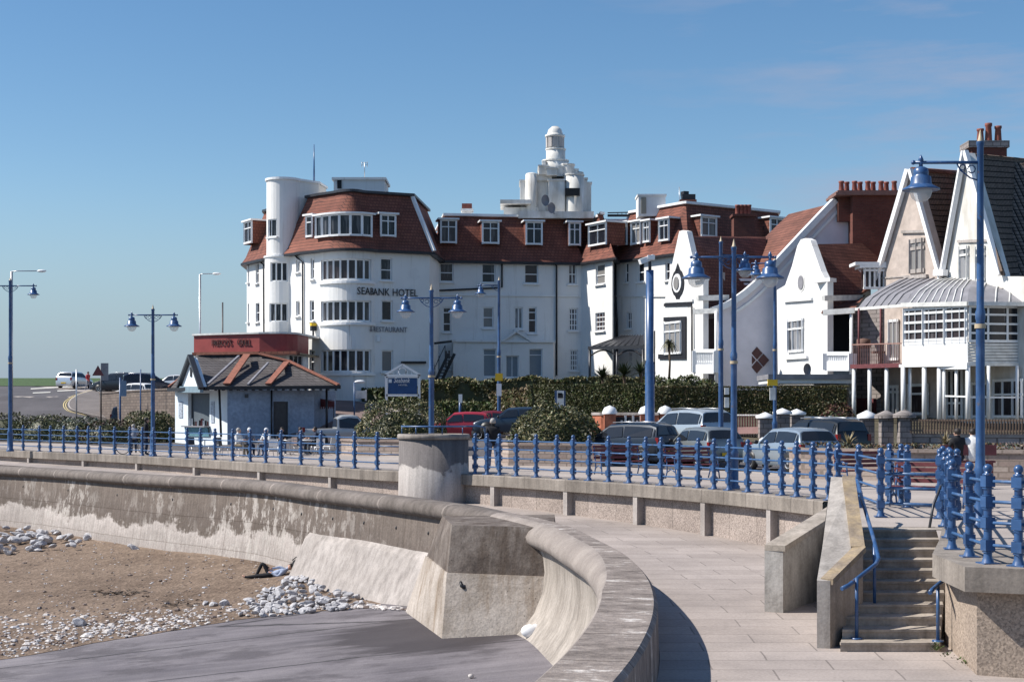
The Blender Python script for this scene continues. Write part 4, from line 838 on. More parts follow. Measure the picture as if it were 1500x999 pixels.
mb.bar(V3(offset_poly(P2, -.36)[len(plan2) - 1], EZ + .1), V3(offset_poly(P2, 1.3)[len(plan2) - 1], 17.1), .22, .22); mb.build('verge_board', M['trim'], H)
lt = MB(); uS, uE = w2.hit(523)[0], w2.hit(611.5)[0]; zS = w2.z(567, 433.5)
put_text(lt, 'SEABANK HOTEL', (uE - uS, .50), lambda x, z, o_: w2.pos(uS + x, .05 + o_, zS + z)); lt.build('sign_letters', M['black'], H)['label'] = 'black letters SEABANK HOTEL'
lt = MB(); uS2, uE2 = w2.hit(541)[0], w2.hit(596)[0]; zS2 = w2.z(567, 486.5)
put_text(lt, '& RESTAURANT', (uE2 - uS2, .36), lambda x, z, o_: w2.pos(uS2 + x, .05 + o_, zS2 + z)); lt.build('sign_letters', mat('faded_grey', (.25, .25, .27), .7), H)['label'] = 'grey letters & RESTAURANT'
mb = MB(); p = w2.pt(462, 479, .2); mb.box(p, (.35, .3, .55), .5); mb.box(p + Vector((0, 0, -.5)), (.1, .1, .5), .5); o = mb.build('alarm_box', M['black'], H); mb = MB(); mb.box(p + Vector((0, 0, .16)), (.37, .32, .2), .5); mb.build('alarm_lamp', M['yellow'], o)
mb = MB(); a, b = w2.pt(587, 531, .12), w2.pt(623, 531, .12); mb.bar(a, b, .14, .16); mb.build('wall_beam', M['black'], H)
mb = MB(); mb.box(w2.pt(554, 496, .06), (.22, .12, .42)); mb.build('vent_box', M['trim'], H)
# left wing with the round white turret
plan1 = [(361.5, 111.0), (391, 107.6)]
w1 = Wall(plan1); P1_ = px2(plan1 + [(446, 104.6)]) + [Vector((-12.5, 114, 0)), Vector((-20, 118, 0))]
ops = [w1.rect(*q) for q in ((374.5, 385, 379, 415), (374.5, 444, 380, 472), (363, 386, 365, 414), (363, 445, 365, 472))]
mb = MB(); w1.build(mb, HG - 1, EZ, ops, .18); mb.build('wall', M['white'], H); backwall(P1_, 1, HG - 1, EZ, H)
for r in ops: window(w1, H, r, 1, (.5,), dep=.14)
mansard(P1_, EZ - .05, 16.9, H, inn=1.3, face=M['darkmetal']); dormer(w1, H, 363.5, 325, 375, 356, nx=2, off=.3); pipe(H, w1, [(379, 381), (388, 388), (388.5, 488)])
tcx = Vector(((415.5 - CX) * 106.2 / F, 106.2, 0)); tr = 1.2
def turret_plan(r, n=14): return [(CX + (tcx.x + r * math.cos(a)) * F / (tcx.y + r * math.sin(a)), tcx.y + r * math.sin(a)) for a in [R(185 + (345 - 185) * k / n) for k in range(n + 1)]]
wt = Wall(turret_plan(tr)); ops = [wt.rect(392.5, 321, 405.5, 347)]; zt1 = W(415, 264, 105.4).z
mb = MB(); wt.build(mb, EZ - .15, zt1, ops, .16)
ob = [wt.p[-1], Vector((tcx.x + 2.35, 107.2, 0)), Vector((tcx.x + 2.6, 109.5, 0)), Vector((tcx.x - .9, 109.5, 0)), wt.p[0]]
for a, b in zip(ob, ob[1:]): mb.face([V3(a, EZ - 1), V3(b, EZ - 1), V3(b, zt1), V3(a, zt1)])
mb.build('turret', M['white'], H); mb = MB(); allp = wt.p[:-1] + ob[:-1]; q = offset_poly(allp, -.1)
mb.prism([V3(a, zt1) for a in q], (0, 0, .16)); mb.build('turret_cap', M['trim'], H); window(wt, H, ops[0], 2, (), dep=.12, mull=(.42,))
wb = Wall(turret_plan(tr + .12)); opb = [wb.rect(396, 384, 422, 412), wb.rect(394.5, 444, 422, 471)]
mb = MB(); wb.build(mb, HG - 1, EZ - .1, opb, .18); mb.build('bow_wall', M['white'], H)
for r in opb: window(wb, H, r, 3, (), dep=.14, segs=True, name='bow_window')
mb = MB(); mb.prism([V3(a, EZ - .15) for a in offset_poly(wb.p + [Vector((tcx.x + .9, 108, 0)), Vector((tcx.x - .9, 108, 0))], -.08)], (0, 0, .12)); mb.build('bow_cap', M['trim'], H)
# main block
plan3 = [(630, 109.2), (852, 111.0)]; w3 = Wall(plan3); P3 = px2(plan3) + [Vector((5.15, 122, 0)), Vector((-7.3, 121, 0))]
L3 = [(644, 385, 664.5, 413, 1, (.48,)), (705.5, 386, 726, 414.5, 1, (.48,)), (768, 387, 788.5, 415.5, 1, (.48,)), (832.5, 387, 844.5, 416.5, 2, (.5,)),
      (648.5, 450, 661, 486.5, 1, (.33, .78)), (707, 450, 723, 480.5, 1, (.5,)), (753.5, 450, 766, 482, 2, ()), (773.5, 450, 786, 488, 1, (.5, .8)), (833.5, 451.5, 846.5, 484.5, 3, (.25, .5, .75)),
      (650, 512, 661.5, 541, 2, (.5,)), (686.5, 510, 695, 543, 1, (.5,)), (835, 512.5, 846.5, 543, 3, (.25, .5, .75))]
ops = [w3.rect(*q[:4]) for q in L3]; mb = MB(); w3.build(mb, HG - 1, EZ - .05, ops, .2); mb.build('wall', M['white'], H); backwall(P3, 1, HG - 1, EZ - .05, H)
for q, r in zip(L3, ops): window(w3, H, r, q[4], q[5], dep=.15, fw=.09, gl=M['glasslight'] if q[4] > 1 else M['glass'])
mansard(P3, EZ - .03, 16.55, H, inn=1.25, tile=M['tile'])
for q in ((645, 322, 669, 355), (706, 325, 731, 356), (770, 325, 794.5, 357.5), (833, 326, 850.5, 358.5)): dormer(w3, H, *q, off=.02)
for pts in ([(735, 386), (735, 421), (727, 422), (640, 426)], [(812, 386), (815, 390), (815, 550)], [(855, 386), (856, 550)]): pipe(H, w3, pts, .07)
mb = MB(); a, b = w3.pt(631, 432, .05), w3.pt(850, 434, .05); mb.bar(a, b, .1, .12); mb.build('string_course', M['white'], H)
pw = Wall([(664, 108.4), (811, 109.6)]); r4 = [pw.rect(708, 511, 727, 552), pw.rect(741, 521, 760, 553), pw.rect(775, 511, 794.5, 552)]; zt_ = pw.z(740, 500)
mb = MB(); pw.build(mb, HG - .5, zt_, r4, .25)
for a, b in ((pw.p[0], w3.pt(663, 500)), (w3.pt(813, 500), pw.p[-1])): mb.face([V3(a, HG - .5), V3(b, HG - .5), V3(b, zt_), V3(a, zt_)])
mb.face([V3(pw.p[0], zt_), V3(pw.p[-1], zt_), V3(w3.pt(813, 500), zt_ + .1), V3(w3.pt(663, 500), zt_ + .1)])
mb.bar(V3(pw.pos(-.1, .08), zt_), V3(pw.pos(pw.u[-1] + .1, .08), zt_), .2, .16); mb.prism([pw.pt(737, 500, .02), pw.pt(776, 500, .02), pw.pt(756, 486, .02)], -pw.nrm(.1) * .5); pa = pw.pt(756, 486, .1)
for x in (735, 778): mb.bar(pw.pt(x, 500, .1), pa, .3, .12)
mb.box(pw.pt(757, 490, -.2), (.35, .3, .9)); mb.build('entrance_porch', M['white'], H)
for r, b in zip(r4, (0, 0, 0)): window(pw, H, r, 1 if r is not r4[1] else 2, (.78,) if r is not r4[1] else (), dep=.2, gl=mat('frosted_pane', (.22, .25, .28), .3, .1), name='door' if r is r4[1] else 'window', sill=False)
# angled wing
plan4 = [(852, 111.0), (897, 107.4)]; w4 = Wall(plan4); P4 = px2(plan4 + [(899, 109)]) + [Vector((8.3, 119, 0)), Vector((5.2, 120, 0))]
L4 = [(872.5, 387, 886, 416.5, 1, (.45,)), (872, 458, 886, 485, 3, (.25, .5, .75))]; ops = [w4.rect(*q[:4]) for q in L4]
mb = MB(); w4.build(mb, HG - 1, EZ - .06, ops, .18); mb.build('wall', M['white'], H); backwall(P4, 1, HG - 1, EZ - .06, H)
for q, r in zip(L4, ops): window(w4, H, r, q[4], q[5], dep=.14, fw=.08)
mansard(P4, EZ - .04, 16.5, H, inn=1.2); dormer(w4, H, 864, 328, 890, 358.5, off=.1)
plan5 = [(900, 110.4), (986, 104.9), (1008, 104.2), (1165, 110)]; w5 = Wall(plan5); P5 = px2(plan5) + [Vector((22, 122, 0)), Vector((8, 122, 0))]
L5 = [(915.5, 385, 920.5, 414, 1, (.5,)), (934, 385, 943.5, 413, 1, (.5,)), (974.5, 384, 981, 411, 1, (.5,)), (918, 457, 925, 481.5, 2, (.5,)), (921, 516, 926, 536, 2, (.33, .66))]; ops = [w5.rect(*q[:4]) for q in L5]
mb = MB(); w5.build(mb, HG - 1, EZ, ops, .18); mb.build('wall', M['white'], H); backwall(P5, 3, HG - 1, EZ, H)
for q, r in zip(L5, ops): window(w5, H, r, q[4], q[5], dep=.14, fw=.08)
mansard(P5, EZ, 16.75, H, inn=1.25)
for q in ((905.5, 327, 919.5, 358), (925, 325, 939.5, 357), (943, 324, 953, 354), (966, 321, 981, 352)): dormer(w5, H, *q, off=.05, nx=2)
for q in ((1026, 318, 1049, 346), (1127, 320, 1148, 350)): dormer(w5, H, *q, off=.05)
for pts in ([(899.5, 384), (900.5, 550)], [(903, 388), (903, 440), (905, 470), (905, 500)]): pipe(H, w5, pts, .09)
mb = MB(); mb.bar(w5.pt(900, 434, .05), w5.pt(985, 434, .05), .1, .1); mb.build('string_course', M['white'], H)
mb = MB(); mb.box(((W(838, 0, 113).x + W(918, 0, 113).x) / 2, 116.2, (EZ + 16.4) / 2), (W(918, 0, 113).x - W(838, 0, 113).x, 7, 16.4 - EZ)); mb.box(((W(838, 0, 113).x + W(918, 0, 113).x) / 2, 116.2, 16.45), (4.4, 7.4, .16), 0, 1); mb.build('valley_roof', [M['tile'], M['trim']], H)
# canopy at the side door
cn = thing('canopy', 'dark metal hipped canopy on posts with arches over the hotel side door', 'canopy', W(902, 552, 105.5))
ca, cb_, cc, cd = W(863, 510, 106.0), W(943, 508, 103.0), W(942, 492, 105.5), W(880, 506, 109)
mb = MB(); mb.face([W(863, 508, 105.6), W(943, 506, 103.0), W(942, 491, 105.5), W(912, 492, 107.2)]); mb.face([W(863, 508, 105.6), W(912, 492, 107.2), W(884, 502, 109.5)])
for k in range(9): t = k / 8; mb.bar(W(863, 508, 105.6).lerp(W(943, 506, 103), .06 + .94 * t) + Vector((0, 0, .03)), W(912, 492, 107.2).lerp(W(942, 491, 105.5), t) + Vector((0, 0, .03)), .06, .06)
mb.bar(W(862, 510, 105.5), W(943.5, 508, 102.9), .14, .22); mb.build('canopy_roof', M['darkmetal'], cn)
for x, Y in ((864, 105.6), (904, 104.3), (942, 103.0)): mb = MB(); mb.tube([W(x, 511, Y), (W(x, 511, Y).x, Y, HG - .3)], .09, 8); mb.build('post', M['darkmetal'], cn)
mb = MB()
for x0, x1, Y0, Y1 in ((864, 904, 105.6, 104.3), (904, 942, 104.3, 103)):
    pts = [W(lerp(x0, x1, k / 10), 522 - 9 * math.sin(math.pi * k / 10), lerp(Y0, Y1, k / 10)) for k in range(11)]; mb.tube(pts, .06, 5)
mb.build('arch_brace', M['black'], cn)
# tower: stepped stack
T = Vector((W(813, 318, 114).x, 114, 0)); k_ = 114 / F
def zz(py): return EYE - (py - HY) * k_
def ww(w): return w * k_
tw_ = MB()
def drum_(r0, y0, y1, dx=0, dy=0, n=24, r1=None, ang=0): tw_.lathe([(ww(r0), zz(y0)), (ww(r1 or r0), zz(y1)), (.001, zz(y1) + .001)], (T.x + ww(dx), T.y + dy, 0), n, smooth=n > 12)
def lobe(r, dx, dy, y0, y1, lip=1): drum_(r, y0, y1, dx, dy); (tw_.lathe([(ww(r + .8), zz(y1 + 2)), (ww(r + .8), zz(y1)), (ww(r), zz(y1))], (T.x + ww(dx), T.y + dy, 0), 24) if lip else None)
def cyl(x, r, y0, y1, dy=0, n=20, cap=1, smooth=None):
    tw_.lathe([(ww(r), zz(y0)), (ww(r), zz(y1)), (.001, zz(y1) + .001)], (T.x + ww(x - 813), T.y + dy, 0), n, smooth=(n > 16) if smooth is None else smooth)
    if cap: tw_.lathe([(ww(r), zz(y1 + 2.2)), (ww(r + 1), zz(y1 + 2)), (ww(r + 1), zz(y1)), (ww(r - 1), zz(y1) + .01)], (T.x + ww(x - 813), T.y + dy, 0), n, smooth=False)
def blk(x0, x1, y0, y1, yf, d, cap=1): a, b = T.x + ww(x0 - 813), T.x + ww(x1 - 813); tw_.box(((a + b) / 2, T.y + yf + d / 2, (zz(y0) + zz(y1)) / 2), (b - a, d, zz(y1) - zz(y0))); (tw_.box(((a + b) / 2, T.y + yf + d / 2, zz(y1) - .02), (b - a + .14, d + .14, .12)) if cap else None)
blk(762, 772, 322, 268, -1.2, 3); cyl(778, 8.5, 322, 260, -1.3, 20, 0); tw_.ball((T.x + ww(778 - 813), T.y - 1.3, zz(260)), ww(8.5), 0, 16, (1, 1, .35)); blk(786, 804, 322, 268, -1.0, 3); blk(803, 826, 322, 269, -1.9, 4)
cyl(839.5, 14.5, 322, 260, -1.3, 24); blk(852, 859, 322, 264, -.9, 3); blk(858, 865.5, 322, 269, -.5, 2.6); blk(784, 808, 268, 259, -1.2, 2.6); cyl(846, 8, 262, 252, .2, 10)
blk(789, 802, 260, 247, -1.4, 3); blk(800, 815, 262, 251, -1.7, 3); cyl(813, 24, 262, 247, 0, 12); cyl(830, 11, 260, 243, -.6, 12); blk(838, 846, 258, 250, -.6, 2); blk(846, 853, 260, 255, -.4, 2)
cyl(813.5, 19, 248, 235.5, 0, 24); blk(794, 799, 248, 238, -.8, 1.2, 0); cyl(814, 14, 236, 218.5, 0, 24); cyl(814, 12.2, 219, 201, 0, 10, 0)
tw_.lathe([(ww(12.5), zz(202)), (ww(14.6), zz(201.5)), (ww(14.6), zz(198.5)), (ww(11.5), zz(198)), (ww(11.2), zz(195.5)), (ww(9.6), zz(190.5)), (ww(6.5), zz(187.6)), (ww(6), zz(187.5)), (ww(5), zz(186)), (.001, zz(185.6))], (T.x, T.y, 0), 20)
tw_.box((T.x + ww(-50), T.y, (zz(308) + zz(322)) / 2), (ww(50), 3.2, zz(308) - zz(322))); tw_.box((T.x + ww(-58), T.y - .4, zz(301.5)), (ww(44), 3.6, .3)); tw_.box((T.x + ww(0), T.y - .6, (zz(318) + zz(326)) / 2), (ww(108), 4.6, .5))
to = tw_.build('tower', M['white_old'], H); to['label'] = 'white tower of stepped round tiers ending in a small domed lantern'
mb = MB()
for k in range(10): a = .6283 * k + .314; c = Vector((T.x + ww(12.1) * math.cos(a), T.y + ww(12.1) * math.sin(a), zz(209.5))); mb.box(c, (.12, .3, .8), a)
mb.build('louvre', mat('pale_louvre', (.45, .42, .40), .8), to)
mb = MB(); mb.box((T.x + ww(24), T.y - 1.3 - ww(13.6), zz(287.5)), (ww(21), .5, .55)); mb.build('tower_window', M['dark'], to)
for x, y, r in ((801, 295, .42), (810, 306, .4)):
    mb = MB(); c = W(x, y, 110.4); mb.lathe([(.001, 0), (r * .6, .05), (r, .16)], (0, 0, 0), 16); mb.v = [(c.x + vx * .7 - vz * .7, c.y - .3 + vx * .3 - vz * .9, c.z + vy) for vx, vy, vz in mb.v]; mb.tube([c, c + Vector((.1, .6, -.3))], .04, 6); mb.build('satellite_dish', mat('grey_dish', (.28, .26, .27), .6), H)
# roof boxes, masts and stacks
mb = MB(); a = W(487, 281, 105.5); mb.box((W(527, 281, 107).x, 108.2, (W(527, 262, 106).z + 16.9) / 2), (3.6, 3.4, W(527, 262, 106).z - 16.9)); mb.box((W(527, 281, 107).x, 108.2, W(527, 260.5, 106).z), (3.85, 3.65, .18)); mb.box((W(497, 270, 106.4).x, 106.48, W(497, 270, 106.4).z), (.3, .1, .6), 0, 1); mb.build('roof_house', [M['white'], M['dark']], H)
mb = MB(); mb.tube([W(460, 279, 107.5), W(460, 245, 107.5), W(460, 212, 107.5)], [.09, .06, .03], 6, 0); mb.build('mast', M['blue'], H)
mb = MB(); mb.tube([W(534, 260, 107), W(534, 238, 107)], .03, 5); [mb.tube([W(530, y, 107), W(538, y, 107)], .02, 4) for y in (239, 242)]; [mb.tube([W(x, 237, 107), W(x, 245, 107)], .02, 4) for x in (530, 538)]; mb.build('aerial', M['silver'], H)
def stack(x0, x1, y0, y1, Y, mt, npots=0, d=1.0, ph=16, white=False, name='chimney', capm=None):
    mb = MB(); a, b = W(x0, y0, Y), W(x1, y1, Y); c = (a + b) / 2; w = abs(b.x - a.x); z0_, z1_ = b.z, a.z
    mb.box((c.x, Y + d / 2, (z0_ + z1_) / 2), (w, d, z1_ - z0_)); o = mb.build(name, mt, H)
    mb = MB(); mb.box((c.x, Y + d / 2, z1_ + .07), (w + .22, d + .22, .18)); mb.build('chimney_cap', capm or mt, o)
    for k in range(npots):
        mb = MB(); x = lerp(a.x + .2, b.x - .2, (k + .5) / npots); h = ph * Y / F; mb.lathe([(.17, z1_ + .15), (.15, z1_ + .15 + h * .8), (.18, z1_ + .15 + h * .85), (.18, z1_ + .15 + h), (.12, z1_ + .15 + h), (.11, z1_ + .4)], (x, Y + d / 2, 0), 10); mb.build('chimney_pot', M['pot'], o)
    return o
stack(677, 691, 309, 318, 113, M['trimdirty'], 0, .9); mb = MB(); mb.box(W(684, 304, 113.4), (.75, .7, .5)); mb.build('chimney_cowl', M['pot'], H)
mb = MB(); c = W(955, 300, 108); mb.box((c.x, 109.0, c.z - .1), (1.95, 2, W(955, 285, 108).z - W(955, 314, 108).z)); mb.box((W(955, 286, 108).x, 109, W(955, 286, 108).z), (2.1, 2.15, .14)); mb.box((W(943, 301, 107.9).x, 107.97, W(943, 301, 107.9).z), (.36, .08, 1.15), 0, 1); mb.build('roof_house', [M['white'], mat('beige_door', (.3, .27, .22), .6)], H)
stack(998, 1018, 296, 314, 107, M['white_old'], 0, 1.0, capm=M['brick']); mb = MB(); mb.box(W(1008, 290.5, 107.5), (.95, .9, .45)); mb.box(W(1003, 284, 107.5), (.4, .5, .3), .4); mb.build('chimney_cowl', M['black'], H)
mb = MB(); mb.tube([W(995.5, 316, 107), W(995, 274, 107)], .025, 5); mb.build('aerial', M['silver'], H)
stack(1075, 1106, 317, 352, 103.6, M['brick'], 4, 1.1, ph=15)
mb = MB()
for k in range(7): mb.bar(W(905 + 6 * k, 317, 111), W(905 + 6 * k, 311, 111), .04, .04)
mb.bar(W(890, 312, 111), W(945, 311, 111), .05, .08); mb.bar(W(890, 316, 111), W(945, 316, 111), .3, .15); mb.build('roof_railing', M['black'], H)
# fire escape
fe = thing('fire_escape', 'black metal fire escape stair in the shaded corner of the hotel', 'stairs', W(645, 570, 106)); mb = MB()
for k in range(9): mb.bar(W(637 + 2.2 * k, 560 - 4.6 * k, 106.5), W(646 + 2.2 * k, 560 - 4.6 * k, 106.5), .25, .06)
mb.build('tread', M['black'], fe); mb = MB(); mb.bar(W(636, 562, 106.3), W(657, 518, 106.3), .07, .2); mb.bar(W(645, 562, 106.8), W(666, 518, 106.8), .07, .2); mb.bar(W(636, 503, 106.3), W(662, 500, 106.3), .1, .16)
for x, y in ((637, 560), (643, 545), (652, 530)): mb.bar(W(x, y, 106.3), W(x, y - 24, 106.3), .05, .05)
mb.bar(W(637, 538, 106.3), W(652, 506, 106.3), .05, .05); mb.build('stair_frame', M['black'], fe)
# ---------------------------------------------------------------- white villas in the middle
def pane_on(wl, parent, px0, py0, px1, py1, nx, rows, off=.06, fw=.09, gl='glass', name='window', fm=None, mull=None):
    r = wl.rect(px0, py0, px1, py1); return window(wl, parent, r, nx, rows, dep=-off, fw=fw, gl=M[gl], frame=fm, name=name, sill=False, mull=mull)
def shape(mb, wl, pts, th=.3, m=0, off=0):
    n = wl.nrm(.1); mb.prism([wl.pt(x, y, off) for x, y in pts], -n * th, m)
def slab(parent, pts, mt, th=.12, name='roof'):   # pts (px,py,Y)
    P = [W(*p) for p in pts]; n = (P[1] - P[0]).cross(P[2] - P[0]).normalized(); n = n if n.z > 0 else -n
    mb = MB(); a0 = P[0]; ax = (P[1] - P[0]).normalized(); ay = n.cross(ax); uv = [((p - a0).dot(ax), (p - a0).dot(ay)) for p in P]
    mb.face(P, 0, uv); mb.face([p - n * th for p in P], 0, uv)
    for k in range(len(P)): j = (k + 1) % len(P); mb.face([P[k], P[j], P[j] - n * th, P[k] - n * th], 0)
    return mb.build(name, mt, parent)
V = thing('villa', 'white villa with two tapering shaped gables, brown tiled roof and a swept party wall with brown diamond tiles', 'house', W(1090, 600, 86))
V['label'] = 'white villa with two tapering gables, brown roofs and swept wall with brown diamond'
g1 = Wall([(957, 90.0), (1031, 84.6)]); mb = MB()
shape(mb, g1, [(960, 580), (957, 520), (972, 478), (974, 440), (985, 385), (995, 339), (1000, 337.5), (1006, 339), (1013, 370), (1020, 398), (1030, 411), (1030, 580)], .35); mb.build('gable_wall', M['white'], V)
mb = MB(); shape(mb, g1, [(972, 440), (1016, 438), (1016, 442), (972, 444)], .12, off=.12); mb.build('string_course', M['trim'], V); mb = MB(); shape(mb, g1, [(974, 445), (1014, 443), (1014, 448), (974, 449)], .08, off=.08); mb.build('black_band', M['black'], V)
mb = MB()
for a in (((974, 465), (1006, 463.5), (1006, 470), (974, 471)), ((1001, 470), (1006, 470), (1006, 519), (1001, 520)), ((966, 519), (1006, 519), (1006, 526), (966, 526))): shape(mb, g1, a, .1, off=.1)
mb.build('window_surround', M['black'], V); pane_on(g1, V, 976, 471, 1001, 519, 3, (.7,), off=.12, fw=.12, gl='glasslight')
mb = MB(); c = g1.pt(993.5, 415, .06); d = (g1.p[1] - g1.p[0]).normalized(); R1 = lambda rx, rz, k=14, o=0: [c + d * (rx * math.cos(6.2832 * q / k)) + Vector((0, 0, rz * math.sin(6.2832 * q / k))) + g1.nrm(.1) * o for q in range(k)]
mb.prism(R1(.72, .82), -g1.nrm(.1) * .1, 0); mb.prism(R1(.5, .55, o=.05), -g1.nrm(.1) * .1, 1); mb.prism(R1(.3, .38, o=.1), -g1.nrm(.1) * .1, 2)
mb.prism([c + d * x + Vector((0, 0, z)) for x, z in ((-.3, .7), (0, 1.15), (.3, .7))], -g1.nrm(.1) * .1, 0); mb.prism([c + d * x + Vector((0, 0, z)) for x, z in ((-.3, -.7), (0, -1.15), (.3, -.7))], -g1.nrm(.1) * .1, 0)
mb.build('oval_window', [M['black'], M['trim'], M['glasslight']], V)
mb = MB(); mb.box(g1.pt(1024, 409, -.1), (.9, .6, .2), math.atan2(d.y, d.x)); mb.build('pier_cap', M['trim'], V)
mb = MB(); mb.tube([g1.pt(1016, 449, .12), g1.pt(1016.5, 545, .12)], .06, 6); mb.build('drainpipe', M['black'], V)
# brown roof between, hipped roof behind
slab(V, [(1009, 347, 87.3), (1122, 350, 94), (1122, 440, 88.5), (1027, 436, 85.9)], M['tilebrown']); slab(V, [(1116, 352, 95), (1155, 314, 96), (1216, 299, 92), (1150, 400, 86.6), (1100, 432, 87)], M['tilebrown'])
slab(V, [(1009, 350, 87.2), (1008, 346, 87.5), (1122, 347, 94.4), (1122, 351, 94)], M['tile'], .2, 'ridge_tiles'); slab(V, [(1018, 456, 85.5), (1025, 437, 86.3), (1064, 432, 87), (1062, 452, 85)], M['tilebrown'])
mb = MB(); mb.bar(W(1021, 437, 84.3), W(1066, 436, 85.5), .25, .3); mb.bar(W(1016, 457, 84.0), W(1052, 455, 83.4), .25, .28); mb.build('gutter', M['trimdirty'], V)
bw_ = MB(); bw_.box(W(1034, 500, 87.5), (2.2, .2, 8)); bw_.build('rear_wall', M['beige'], V); mb = MB(); mb.box(W(1042, 505, 87.2), (.5, .1, 3)); mb.build('door', mat('brown_door', (.14, .08, .07), .5), V)
def balus(x0, x1, y0, y1, Y0, Y1, parent):
    mb = MB(); a0, a1, b0, b1 = W(x0, y0, Y0), W(x1, y0, Y1), W(x0, y1, Y0), W(x1, y1, Y1); mb.bar(a0, a1, .22, .2); mb.bar(b0 + Vector((0, 0, .2)), b1 + Vector((0, 0, .2)), .22, .5); mb.bar((a0 + b0) / 2, (a1 + b1) / 2, .1, .12)
    for k in range(13): t = k / 12; mb.bar(a0.lerp(a1, t), b0.lerp(b1, t), .11 if k % 12 else .4, .12 if k % 12 else .3)
    return mb.build('balustrade', M['trim'], parent)
balus(1019, 1050, 514, 546, 84.4, 83.2, V)
mb = MB(); [mb.tube([W(x, 456, Y), W(x, 575, Y)], .09, 8) for x, Y in ((1049, 83.3),)]; mb.build('porch_post', M['trim'], V)
# swept party wall with the diamond
g3 = Wall([(1040, 84.4), (1260, 85.6)]); mb = MB()
curve = [(1044, 452), (1054, 449), (1066, 444), (1078, 437), (1092, 427), (1106, 415), (1120, 401), (1140, 380), (1180, 337), (1223, 292)]
shape(mb, g3, [(1052, 600)] + [(1052, 452)] + curve[1:] + [(1256, 292), (1256, 600)], .35); mb.build('party_wall', M['white_shaded'], V)
mb = MB(); P = [g3.pt(x, y + 2, -.1) for x, y in curve]; ds = 0
for a, b in zip(P, P[1:]): mb.bar(a, b, .62, .34)
P2_ = [g3.pt(x + 6, y + 16, .03) for x, y in curve[2:]]
for a, b in zip(P2_, P2_[1:]): mb.bar(a, b, .1, .14)
mb.build('parapet_coping', M['trim'], V)
mb = MB()
for dx, dy in ((0, -.27), (-.42, 0), (.42, 0), (0, .27)):
    c = g3.pt(1108.5, 527.5, .04); mb.prism([c + Vector((dx * .9 + x, 0, dy * 1.45 + z)) for x, z in ((0, -.36), (.32, 0), (0, .36), (-.32, 0))], (0, .08, 0))
mb.build('diamond_tiles', mat('brown_tile_ornament', (.10, .04, .035), .6), V)
# second gable
g2 = Wall([(1138, 84.0), (1214, 78.5)]); mb = MB()
shape(mb, g2, [(1140, 600), (1138, 425), (1150, 418), (1160, 390), (1168, 360), (1173, 351), (1180, 349), (1187, 352), (1195, 375), (1203, 398), (1209, 410), (1212, 412), (1212, 600)], .35); mb.build('gable_wall', M['white'], V)
mb = MB(); shape(mb, g2, [(1150, 439), (1191, 436), (1191, 440), (1150, 443)], .15, off=.15); mb.build('string_course', M['trim'], V); mb = MB(); shape(mb, g2, [(1152, 523), (1184, 521), (1184, 525), (1152, 527)], .15, off=.15); mb.build('window_sill', M['trim'], V); mb = MB(); mb.box(g2.pt(1205, 411, -.1), (1.1, .6, .2), -.8); mb.build('pier_cap', M['trim'], V)
pane_on(g2, V, 1155, 467, 1178, 516, 3, (.7,), off=.04, fw=.13, gl='glasslight')
mb = MB(); c = g2.pt(1174, 414, .03); d = (g2.p[1] - g2.p[0]).normalized(); mb.prism(R1(.42, .5), -g2.nrm(.1) * .08, 0); c = g2.pt(1174, 414, .07); mb.prism(R1(.3, .38), -g2.nrm(.1) * .06, 1); mb.build('oval_window', [M['trimdirty'], M['lead']], V)
slab(V, [(1190, 358, 81.6), (1302, 356, 86), (1262, 432, 81), (1211, 437, 79.6)], M['tilebrown']); slab(V, [(1256, 432, 80.2), (1300, 356, 86), (1322, 322, 88), (1300, 405, 80)], M['tilebrown'])
slab(V, [(1204, 458, 79), (1210, 437, 79.6), (1268, 432, 80.5), (1252, 452, 78)], M['tilebrown']); mb = MB(); mb.bar(W(1206, 437, 77.8), W(1262, 436, 80.2), .2, .28); mb.bar(W(1206, 458, 78.0), W(1252, 455, 77.4), .25, .28); mb.build('gutter', M['trimdirty'], V)
mb = MB(); mb.box(W(1235, 500, 82.5), (3, .2, 8)); mb.build('rear_wall', M['trimdirty'], V); mb = MB(); mb.box(W(1234, 492, 81.8), (1.1, .3, 2.6)); mb.build('door', M['dark'], V); balus(1210, 1248, 518, 542, 78.2, 77.2, V)
mb = MB(); mb.tube([W(1247, 456, 77.5), W(1247, 600, 77.5)], .09, 8); mb.build('porch_post', M['trim'], V)
mb = MB(); mb.box(((W(1125, 0, 76.5).x + W(1250, 0, 76.5).x) / 2, 78.2, W(0, 552, 76.5).z), (4.35, 3.6, .26)); mb.box(((W(1125, 0, 76.5).x + W(1250, 0, 76.5).x) / 2, 78.2, W(0, 558, 76.5).z), (4.2, 3.4, .24), 0, 1); mb.build('porch_roof', [M['lead'], M['trim']], V)
mb = MB(); mb.box((W(1190, 0, 79).x, 79.2, 2.2), (3.7, 2.2, 2.6)); mb.build('garage', M['trim'], V)
mb = MB(); c = W(1184, 541, 76.6); mb.lathe([(.001, 0), (.2, .02), (.31, .1)], (0, 0, 0), 16); mb.v = [(c.x + x * .7 - z * .7, c.y + x * .3 - z * .9, c.z + y) for x, y, z in mb.v]; mb.tube([c, c + Vector((.15, .3, -.1)), c + Vector((.15, .3, -.35))], .03, 5); mb.build('satellite_dish', M['lead'], V)
# little oriel behind the sweep
mb = MB(); mb.box(W(1087, 411, 88.5), (2.6, .9, .14)); mb.box(W(1087, 417, 88.5), (2.2, .8, .12)); mb.box(W(1087, 425, 88.6), (1.7, .6, 1.0), 0, 1); [mb.box(W(x, 425, 88.25), (.12, .1, 1.1)) for x in (1066, 1076, 1088, 1100)]; mb.build('dormer', [M['trim'], M['glass']], V)
